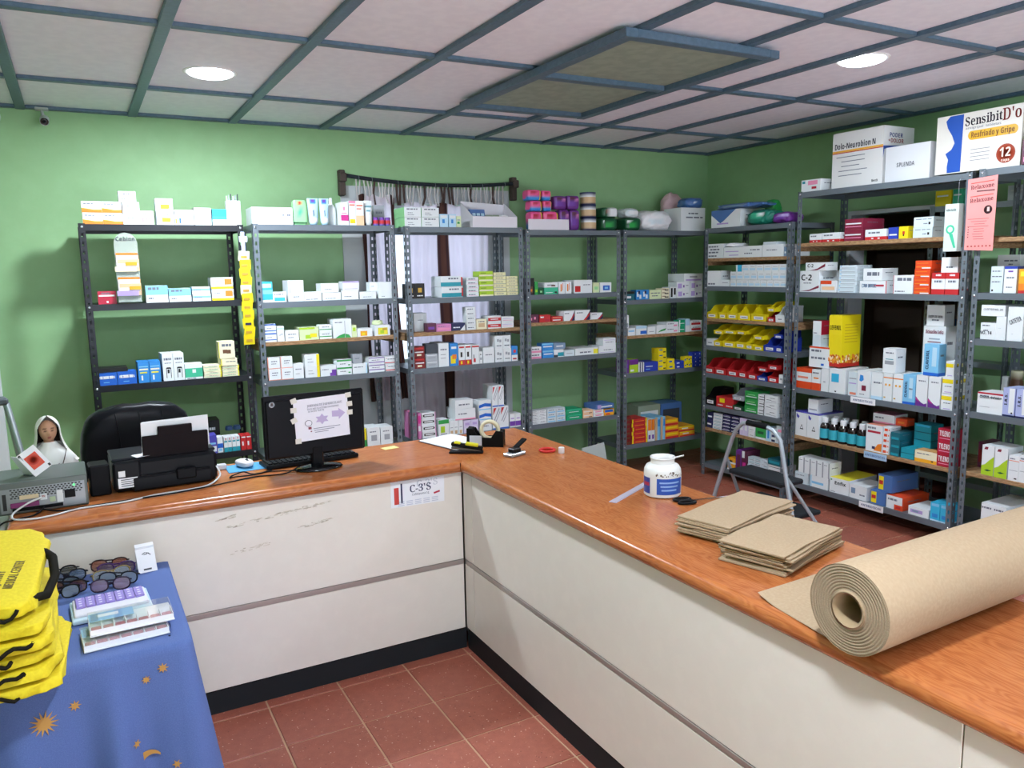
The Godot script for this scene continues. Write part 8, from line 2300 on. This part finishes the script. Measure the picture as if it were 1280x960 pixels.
	b.box(Vector3(3.5, 0.18, -5.05), Vector3(0.28, 0.36, 0.004), Basis(Vector3.UP, 0.3) * Basis(Vector3.RIGHT, -0.2))
	var o := part(self, "paper_board", b, mat("b9c4c0", 0.7))
	tag(o, "pale paper board leaning below the racks beside the curtain", "board")

# ------------------------------------------------------------------ display trays on the rack tops
func display_trays():
	for e in [[2.54, 2.905, "white display tray of sachets on the rack before the curtain", 2.0525], [3.0, 3.36, "white display tray of pad packs on the rack beside the curtain", 2.0385]]:
		var w: float = e[1] - e[0]
		var t := thing("display_tray", e[2], "tray", Vector3((e[0] + e[1]) / 2, e[3], -5.31))
		var b := MB.new()
		b.col = pc("d9d4dc")
		b.box(Vector3(0, 0.001, 0), Vector3(w, 0.002, 0.2))
		b.box(Vector3(0, 0.04, 0.1), Vector3(w, 0.078, 0.002))
		part(t, "tray", b, vmat(0.5))
		if e[0] < 2.6:
			b = MB.new()
			b.col = pc("d3d0d6")
			b.slab([Vector2(-w / 2, 0.002), Vector2(w / 2, 0.002), Vector2(w / 2, 0.18), Vector2(-w / 2, 0.2)], -0.1, -0.098)
			for s in [-1, 1]:
				b.slab([Vector2(-0.1, 0.002), Vector2(0.1, 0.002), Vector2(0.1, 0.078), Vector2(-0.02, 0.15), Vector2(-0.1, 0.19)], -0.001, 0.001, Transform3D(Basis(Vector3.UP, -PI / 2), Vector3(s * (w / 2 - 0.001), 0, 0)))
			part(t, "back_flap", b, vmat(0.5))
			rng.seed = 6
			for k in 13:
				b = MB.new()
				var c: String = "denim" if k < 6 else ("sage" if k < 10 else "paper")
				b.col = pc(c)
				b.box(Vector3.ZERO, Vector3(0.05, 0.1 if k < 6 else 0.075, 0.006), Basis(Vector3.RIGHT, -0.2))
				b.col = pc("ltblue" if k < 6 else "black")
				b.box(Vector3(0.004, 0.012, 0.0036), Vector3(0.025, 0.02, 0.0012), Basis(Vector3.RIGHT, -0.2))
				var o := part(self, "sachet", b, vmat(0.35))
				tag(o, "%s sachet standing in the white display tray" % ["blue", "sage green", "black and white"][0 if k < 6 else (1 if k < 10 else 2)], "sachet", "sachets in the display tray")
				o.position = t.position + Vector3(-w / 2 + 0.05 + (k % 3) * 0.035 if k < 6 else -w / 2 + 0.15 + (k - 6) * 0.03, 0.085 if k < 6 else 0.06, -0.02 + (0.03 if k % 2 else 0.0))
# ------------------------------------------------------------------ side table with cloth, spectacles and bags
func cloth_point(s: float, f: float) -> Vector3:     # s: metres along the hem line, f: 0 at the table edge to 1 at the hem
	var x0 := -0.75
	var fx := 0.2
	var fz := -2.365
	var drop := 0.62 * f
	var front := fx - x0
	var wave := 0.04 * f * sin(s * 27.0 + 0.6 * sin(s * 9.0)) + 0.016 * f * sin(s * 51.0 + 1.0)
	var p: Vector3
	var rr := 0.03
	if s < front - rr:
		p = Vector3(x0 + s, 0.703 - drop, fz + 0.012 + 0.05 * f + wave)
	elif s < front + rr:
		var a := (s - front + rr) / (2 * rr) * PI / 2
		var q := 0.04 + 0.07 * f + wave * 0.4
		p = Vector3(fx - rr + (rr + q) * sin(a) - 0.03 * sin(a), 0.703 - drop, fz - rr + (rr + q) * cos(a) - 0.028 * cos(a))
	else:
		p = Vector3(fx + 0.012 + 0.04 * f + wave * 0.7, 0.703 - drop, fz - (s - front))
	return p
func side_table():
	var b := MB.new()
	var t := thing("side_table", "small table hidden under the blue star cloth", "table")
	b.cham(Vector3(-0.275, 0.685, -2.74), Vector3(0.93, 0.025, 0.73), 0.004)
	part(t, "tabletop", b, mat("7a6a58", 0.6))
	for x in [-0.7, 0.13]:
		for z in [-3.05, -2.43]:
			b = MB.new()
			b.box(Vector3(x, 0.337, z), Vector3(0.04, 0.672, 0.04))
			part(t, "leg", b, mat("7a6a58", 0.6))
	# cloth
	b = MB.new()
	var P := []
	var top := []
	var total := 0.95 + 0.72
	for j in 4:
		var r := []
		for i in 121:
			var s := total * i / 120.0
			var e := cloth_point(s, 0.0)
			var c := Vector3(clampf(e.x, -0.75, 0.15), 0.703, clampf(e.z, -3.09, -2.42))
			r.append(c.lerp(e, j / 4.0))
		P.append(r)
	for j in 25:
		var r := []
		for i in 121:
			r.append(cloth_point(total * i / 120.0, j / 24.0))
			if j == 0:
				r[i].y = 0.701
		P.append(r)
	b.grid(P)
	b.quad(Vector3(-0.75, 0.703, -2.42), Vector3(0.15, 0.703, -2.42), Vector3(0.15, 0.703, -3.09), Vector3(-0.75, 0.703, -3.09))
	var cl := part(self, "tablecloth", b, M.cloth)
	tag(cl, "blue tablecloth with gold stars and a moon over the side table", "tablecloth")
	# gold motifs woven on the cloth: [s, f, size, points]
	var front := 0.95
	for e in [[front - 0.12, 0.14, 0.013, 8], [front - 0.075, 0.1, 0.016, 8], [front - 0.3, 0.18, 0.016, 8], [front - 0.375, 0.22, 0.036, 14], [front - 0.4, 0.42, 0.016, 6], [front - 0.16, 0.42, 0.013, 6], [front - 0.21, 0.6, 0.013, 6], [front - 0.1, 0.62, 0.012, 6], [front - 0.06, 0.57, 0.014, 6], [front + 0.1, 0.28, 0.015, 8], [front - 0.25, 0.78, 0.016, 6], [front - 0.48, 0.62, 0.014, 6]]:
		b = MB.new()
		var n: int = e[3]
		var c := cloth_point(e[0], e[1])
		var du := (cloth_point(e[0] + 0.01, e[1]) - cloth_point(e[0] - 0.01, e[1])).normalized()
		var dv := (cloth_point(e[0], e[1] - 0.02) - cloth_point(e[0], e[1] + 0.02)).normalized()
		var nn := du.cross(dv).normalized()
		var poly := []
		for k in n * 2:
			var a := TAU * k / (n * 2)
			var r: float = e[2] * (1.0 if k % 2 == 0 else 0.42)
			poly.append(Vector2(cos(a) * r, sin(a) * r))
		b.slab(poly, 0.0, 0.0012, Transform3D(Basis(du, nn.cross(du), nn), c + nn * 0.002))
		part(cl, "gold_star", b, mat("b98a45", 0.7))
	b = MB.new()
	var m := cloth_point(front - 0.13, 0.53)
	var poly := []
	for k in 13:
		var a := lerpf(0.5, 3.9, k / 12.0)
		poly.append(Vector2(cos(a), sin(a)) * 0.034)
	for k in 11:
		var a := lerpf(3.7, 0.7, k / 10.0)
		poly.append(Vector2(cos(a) * 0.027 + 0.009, sin(a) * 0.027 - 0.007))
	b.slab(poly, 0.0, 0.0015, Transform3D(Basis.IDENTITY, m + Vector3(0, 0, 0.006)))
	part(cl, "gold_moon", b, mat("b98a45", 0.7))
	# spectacles heaped at the back
	rng.seed = 17
	var looks := [["161618", "3a4656"], ["2a2024", "8a4a3a"], ["1c1c22", "556a86"], ["3a2a5a", "4a3a5a"], ["141416", "4a5a70"], ["6a5a2a", "6a7a86"], ["1a1a1e", "5a3a4a"], ["20222a", "7a8aa0"], ["141414", "3f4a5c"], ["2c2434", "6a5a7a"]]
	for k in 10:
		var pos := Vector3(-0.135 + (k % 2) * 0.155 + rng.randf_range(-0.008, 0.008) + 0.02 * ((k / 2) % 2), 0.707, -3.07 + (k / 2) * 0.052)
		var g := thing("spectacles", "%s spectacles in the heap on the blue cloth" % ["black framed", "dark brown amber lensed", "dark blue lensed", "purple framed", "slate lensed", "gold framed", "plum lensed", "pale lensed", "thick black rimmed", "mauve rimmed"][k], "glasses", pos, rng.randf_range(-12, 12), "spectacles heaped on the blue cloth")
		g.rotation_degrees.x = rng.randf_range(-32, -12)
		g.rotation_degrees.z = rng.randf_range(-6, 6)
		for s in [-1, 1]:
			var rp := []
			for i in 18:
				var a := TAU * i / 18
				rp.append(Vector3(s * 0.033 + 0.026 * sp(cos(a), 0.8), 0.024 + 0.02 * sp(sin(a), 0.8), 0))
			b = MB.new()
			b.tube(rp, 0.0026, 6, true)
			part(g, "rim", b, mat(looks[k][0], 0.25))
			b = MB.new()
			var lp := []
			for q in rp:
				lp.append(Vector2(q.x, q.y))
			b.slab(lp, -0.0006, 0.0006)
			part(g, "lens", b, glass(looks[k][1], 0.6))
			b = MB.new()
			b.tube([Vector3(s * 0.06, 0.034, 0), Vector3(s * 0.064, 0.034, -0.012), Vector3(s * 0.045, 0.034 + 0.003 * s, -0.016 - 0.004 * s), Vector3(-s * 0.035, 0.036 + 0.006 * s, -0.018 - 0.004 * s), Vector3(-s * 0.058, 0.028, -0.018 - 0.004 * s)], 0.0028, 6)
			part(g, "temple", b, mat(looks[k][0], 0.25))
		b = MB.new()
		b.tube([Vector3(-0.008, 0.028, 0), Vector3(0, 0.032, 0.002), Vector3(0.008, 0.028, 0)], 0.0024, 6)
		part(g, "bridge", b, mat(looks[k][0], 0.25))
	# pill organiser with purple lids
	t = thing("pill_organiser", "pale blue tray with a row of purple pill lids", "organiser", Vector3(0.012, 0.704, -2.72), 3.0)
	b = MB.new()
	b.cham(Vector3(0, 0.008, 0), Vector3(0.225, 0.014, 0.17), 0.003)
	part(t, "tray", b, mat("b9d3e2", 0.35))
	b = MB.new()
	b.cham(Vector3(0, 0.019, -0.005), Vector3(0.21, 0.012, 0.135), 0.003)
	part(t, "box", b, mat("dcdde8", 0.35))
	for k in 7:
		b = MB.new()
		b.cham(Vector3(-0.084 + k * 0.028, 0.0275, -0.025), Vector3(0.0265, 0.006, 0.085), 0.0015)
		var l := part(t, "lid", b, mat("8f7fc8", 0.35))
		b = MB.new()
		for j in 4:
			b.box(Vector3(-0.084 + k * 0.028, 0.0308, -0.055 + j * 0.02), Vector3(0.009 - 0.001 * (j % 2), 0.0006, 0.007))
		part(l, "dots", b, mat("d8d4ee", 0.5))
	# clear cases with red compartments
	for s in 2:
		t = thing("pill_case", "clear plastic pill case with red compartments, %s" % ("on top" if s == 1 else "underneath"), "pill case", Vector3(0.04 + 0.02 * s, 0.704 + 0.026 * s, -2.49 - 0.035 * s), 4.0 - 2.0 * s, "clear pill cases")
		b = MB.new()
		b.cham(Vector3(0, 0.003, 0), Vector3(0.225, 0.004, 0.14), 0.001)
		part(t, "base", b, mat("d8dbe0", 0.3))
		b = MB.new()
		for k in 8:
			b.box(Vector3(-0.11 + k * 0.0314, 0.012, 0.03), Vector3(0.002, 0.016, 0.07))
		b.box(Vector3(0, 0.012, 0.065), Vector3(0.222, 0.016, 0.002))
		part(t, "dividers", b, mat("e2e2e6", 0.3))
		for k in 7:
			b = MB.new()
			b.cham(Vector3(-0.0943 + k * 0.0314, 0.011, 0.047), Vector3(0.026, 0.012, 0.03), 0.002)
			part(t, "compartment", b, mat("a83a4c", 0.35))
		b = MB.new()
		b.col = pc("6fa8d8")
		b.box(Vector3(-0.05, 0.0175, -0.035), Vector3(0.12, 0.001, 0.06))
		b.col = pc("paper")
		b.box(Vector3(-0.06, 0.0182, -0.04), Vector3(0.06, 0.0008, 0.02))
		b.col = pc("denim")
		b.box(Vector3(-0.095, 0.0182, -0.035), Vector3(0.02, 0.0008, 0.05))
		part(t, "card", b, vmat(0.4))
		b = MB.new()
		b.cham(Vector3(0, 0.0225, 0), Vector3(0.225, 0.003, 0.14), 0.001)
		part(t, "clear_lid", b, glass("e6eaf0", 0.05))
	# upright white card
	t = thing("price_card", "white card with handwriting standing at the cloth's back corner", "card", Vector3(0.14, 0.704, -3.0), 6.0)
	b = MB.new()
	b.col = pc("e6e6ea")
	var lean := Basis(Vector3.RIGHT, -0.5)
	b.box(lean * Vector3(0, 0.052, 0), Vector3(0.062, 0.105, 0.0012), lean)
	b.box(Vector3(0, 0.04, -0.045), Vector3(0.062, 0.088, 0.0012), Basis(Vector3.RIGHT, 0.12))
	b.col = pc("slate")
	b.box(lean * Vector3(0, 0.01, 0.001), Vector3(0.026, 0.006, 0.0006), lean)
	for k in 4:
		b.box(lean * Vector3(-0.006 + 0.006 * k, 0.068 - 0.004 * (k % 2), 0.001), Vector3(0.012, 0.003, 0.0006), lean * Basis(Vector3.BACK, 0.5 - 0.4 * k))
	part(t, "card", b, vmat(0.6))
	# yellow cloth bags with black handles
	rng.seed = 41
	var y := 0.704
	for k in 6:
		var h := 0.036 if k < 5 else 0.04
		t = thing("cloth_bag", "folded yellow cloth bag with black handles, %s of the pile" % ["bottom", "second", "third", "fourth", "fifth", "lettered top"][k], "bag", Vector3(-0.345 + rng.randf_range(-0.015, 0.015), y, -2.45 + rng.randf_range(-0.015, 0.02)), rng.randf_range(-6, 6), "yellow cloth bags piled on the blue cloth")
		part_mesh(t, "bag", pillow_mesh(0.46, h, 0.46, ["e0c820", "e0c820", "e0c820", []], 0.26, 0.09, 50 + k), M.canvas)
		for s in 2:
			b = MB.new()
			var wd := rng.randf_range(0.03, 0.09)
			var dr := rng.randf_range(-0.012, 0.012)
			var x0 := -0.1 + 0.2 * s + rng.randf_range(-0.06, 0.06)
			var pts := []
			for i in 13:
				var a := PI * i / 12.0
				pts.append(Vector3(x0 + wd * cos(a), h * 0.55 + dr * sin(a * 2.0) + 0.006 * sin(a * 5.0 + s), 0.222 + 0.022 * sin(a)))
			b.tube(pts, 0.0055, 6)
			part(t, "handle", b, mat("1a1812", 0.8))
		y += h * 1.1
		if k == 5:
			t.rotation_degrees = Vector3(9, -4, -6)
			t.position += Vector3(-0.02, 0.058, -0.03)
			var flat := Basis(Vector3.UP, 0.0) * Basis(Vector3.RIGHT, -PI / 2) * Basis(Vector3.BACK, PI / 2 - 0.1)
			lettering(t, "DRA.", 0.022, Vector3(0.1, h + 0.001, 0.09), flat, "6a5a10", 0.05)
			lettering(t, "JENNY", 0.022, Vector3(0.135, h + 0.001, 0.075), flat, "6a5a10", 0.08)
			lettering(t, "MEDICAL CENTER", 0.022, Vector3(0.17, h + 0.001, 0.06), flat, "6a5a10", 0.15)
			lettering(t, "Hospital", 0.035, Vector3(0.05, h + 0.001, 0.0), flat, "3a3208", 0.16, true)
			b = MB.new()
			b.tube([Vector3(0.222, h * 0.6, -0.1), Vector3(0.25, h * 0.7, -0.05), Vector3(0.262, 0.012, 0.03), Vector3(0.25, 0.006, 0.12), Vector3(0.215, h * 0.5, 0.16)], 0.012, 8)
			part(t, "handle", b, mat("1a1812", 0.8))
	# white metal cabinet edge beyond the counter's end
	b = MB.new()
	b.cham(Vector3(-0.6, 0.42, -3.42), Vector3(0.6, 0.84, 0.5), 0.004)
	t = thing("metal_cabinet", "white metal cabinet standing at the counter's open end", "cabinet")
	part(t, "body", b, mat("d3d6d8", 0.4))
	b = MB.new()
	b.cham(Vector3(-0.36, 0.6, -3.165), Vector3(0.015, 0.12, 0.02), 0.003)
	part(t, "handle", b, mat("9aa0a4", 0.3, 0.7))

func _ready():
	# camera
	var cam := Camera3D.new()
	cam.name = "camera"
	cam.position = Vector3(0, 1.75, 0)
	cam.rotation_degrees = Vector3(-8.2685, -28.564, -1.0712)
	cam.fov = 51.81
	cam.near = 0.05
	add_child(cam)
	cam.current = true
	# surroundings and exposure
	var env := Environment.new()
	env.background_mode = Environment.BG_COLOR      # even overcast sky; enters through the out-of-view street opening and back window
	env.background_color = Color(0.82, 0.91, 1.0)
	env.background_energy_multiplier = 1.7
	env.ambient_light_source = Environment.AMBIENT_SOURCE_DISABLED
	env.tonemap_mode = Environment.TONE_MAPPER_LINEAR
	env.tonemap_exposure = 1.68
	env.sdfgi_enabled = true
	env.ssao_enabled = true
	env.ssil_enabled = true
	var sun := DirectionalLight3D.new()      # lights the out-of-view pavement, whose bounce brightens the ceiling
	sun.name = "sun"
	sun.rotation_degrees = Vector3(-70, 20, 0)
	sun.light_energy = 7.5
	sun.light_color = Color(1.0, 0.99, 0.97)
	sun.light_angular_distance = 0.5
	sun.shadow_enabled = true
	add_child(sun)
	var we := WorldEnvironment.new()
	we.name = "environment"
	we.environment = env
	add_child(we)
	# materials
	M["wall"] = noisy("91ba86", "94bd89", Vector3(0.6, 0.6, 0.6), 0.02, 0.6)
	M["store"] = mat("a08c7c", 0.8)
	M["panel"] = noisy("e6e6f2", "ebebf6", Vector3(0.8, 0.8, 0.8), 0.03, 0.75)
	M["batten"] = noisy("4a6276", "526a7e", Vector3(2, 2, 2), 0.03, 0.45)
	M["hatch"] = noisy("8b998a", "96a494", Vector3(1.2, 1.2, 1.2), 0.015, 0.6)
	M["laminate"] = noisy("e2dbd1", "e4ddd3", Vector3(1, 1, 1), 0.02, 0.35)
	M["steel"] = mat("687179", 0.42, 0.2)
	M["steel_light"] = mat("8f999e", 0.42, 0.3)
	M["steel_black"] = mat("191c22", 0.4, 0.1)
	M["bolt"] = mat("d8dce0", 0.25, 0.8)
	M["plank"] = noisy("8a6a48", "a98660", Vector3(2.0, 9.0, 2.0), 0.02, 0.7, 4, 20.0)
	M["darkwood"] = mat("6a4a38", 0.6)
	M["grout"] = mat("c09a7c", 0.9)
	M["kraft"] = noisy("a58e70", "ac9678", Vector3(3, 3, 3), 0.06, 0.85)
	M["kraft_end"] = noisy("948068", "aa967c", Vector3(14, 14, 14), 0.05, 0.9)
	M["cloth"] = noisy("4e639a", "5a70a8", Vector3(6, 6, 6), 0.08, 0.95)
	M["canvas"] = noisy("d2bc14", "dcc81e", Vector3(3, 3, 3), 0.05, 0.8)
	wood_and_tile()
	# lamps (two in view, the other two out of view, placed to light the camera side)
	ceiling_lamp(0.694, -4.433, "round white ceiling lamp above the black rack's aisle", 4.3)
	ceiling_lamp(3.6, -2.83, "round white ceiling lamp above the racks by the doorway", 2.4)
	ceiling_lamp(0.7, -0.9, "unseen round ceiling lamp placed to light the counter front panels", 3.6)
	ceiling_lamp(3.6, 0.4, "unseen round ceiling lamp placed to light the paper roll end of the counter", 1.6)
	build_room()
	build_counter()
	build_wall_things()
	rack("A", "black_rack", "black slotted angle rack behind the office chair", 0.42, [], M.steel_black, [0.15])
	rack("B", "storage_rack", "grey slotted angle rack behind the monitor", 0.42, [2], M.steel, [0.12])
	rack("C", "storage_rack", "grey slotted angle rack standing before the curtain", 0.42, [2], M.steel, [0.12])
	rack("D", "storage_rack", "grey slotted angle rack between curtain and corner rack", 0.42, [2], M.steel, [0.12])
	rack("E", "storage_rack", "grey slotted angle rack in the room's corner", 0.42, [2], M.steel)
	rack("F", "storage_rack", "grey slotted angle rack holding yellow and red bins", 0.45, [1, 3, 7], M.steel)
	rack("G", "storage_rack", "tall grey slotted angle rack in front of the doorway", 0.48, [1, 4], M.steel)
	rack("H", "storage_rack", "tall grey slotted angle rack behind the pink leaflet", 0.48, [1, 5], M.steel)
	big_cartons()
	desk_things()
	back_things()
	side_table()
	display_trays()
	hanging_stock()
	stock_shelves()
func wood_and_tile():
	# wood-grain laminate: figure drawn along u
	var n := FastNoiseLite.new()
	n.seed = 5
	n.frequency = 0.012
	n.fractal_octaves = 3
	var n2 := FastNoiseLite.new()
	n2.seed = 9
	n2.frequency = 0.05
	var im := Image.create(1024, 1024, false, Image.FORMAT_RGB8)
	var a := Color.html("ae6637")
	var c := Color.html("985229")
	var d := Color.html("bb7440")
	for y in 1024:
		for x in 1024:
			var fx := x * 0.22
			var w := n.get_noise_2d(fx, y * 0.7)
			var ringv := sin((y * 0.035 + w * 26.0))
			var fine := n2.get_noise_2d(x * 0.12, y * 3.0)
			var k := clampf(0.5 + ringv * 0.22 + fine * 0.35 + w * 0.3, 0.0, 1.0)
			im.set_pixel(x, y, c.lerp(a, k * 2.0) if k < 0.5 else a.lerp(d, k * 2.0 - 1.0))
	var m := StandardMaterial3D.new()
	m.albedo_texture = ImageTexture.create_from_image(im)
	m.uv1_scale = Vector3(0.9, 1.5, 1)
	m.roughness = 0.24
	M["wood"] = m
	# speckled red-brown tile
	rng.seed = 2
	im = Image.create(512, 512, false, Image.FORMAT_RGB8)
	var n3 := FastNoiseLite.new()
	n3.seed = 3
	n3.frequency = 0.03
	for y in 512:
		for x in 512:
			var k := 0.5 + 0.5 * n3.get_noise_2d(x, y)
			var g := rng.randf_range(-0.03, 0.03)
			im.set_pixel(x, y, Color(0.585 + k * 0.07 + g, 0.325 + k * 0.05 + g, 0.26 + k * 0.04 + g))
	for k in 900:
		var col := [Color(0.78, 0.58, 0.5), Color(0.45, 0.23, 0.18), Color(0.86, 0.74, 0.66), Color(0.7, 0.44, 0.36)][k % 4] as Color
		var s := rng.randi_range(1, 3)
		im.fill_rect(Rect2i(rng.randi_range(0, 508), rng.randi_range(0, 508), s, s), col)
	m = StandardMaterial3D.new()
	m.albedo_texture = ImageTexture.create_from_image(im)
	m.uv1_triplanar = true
	m.uv1_world_triplanar = true
	m.uv1_scale = Vector3(1.3, 1.3, 1.3)
	m.roughness = 0.42
	M["tile"] = m
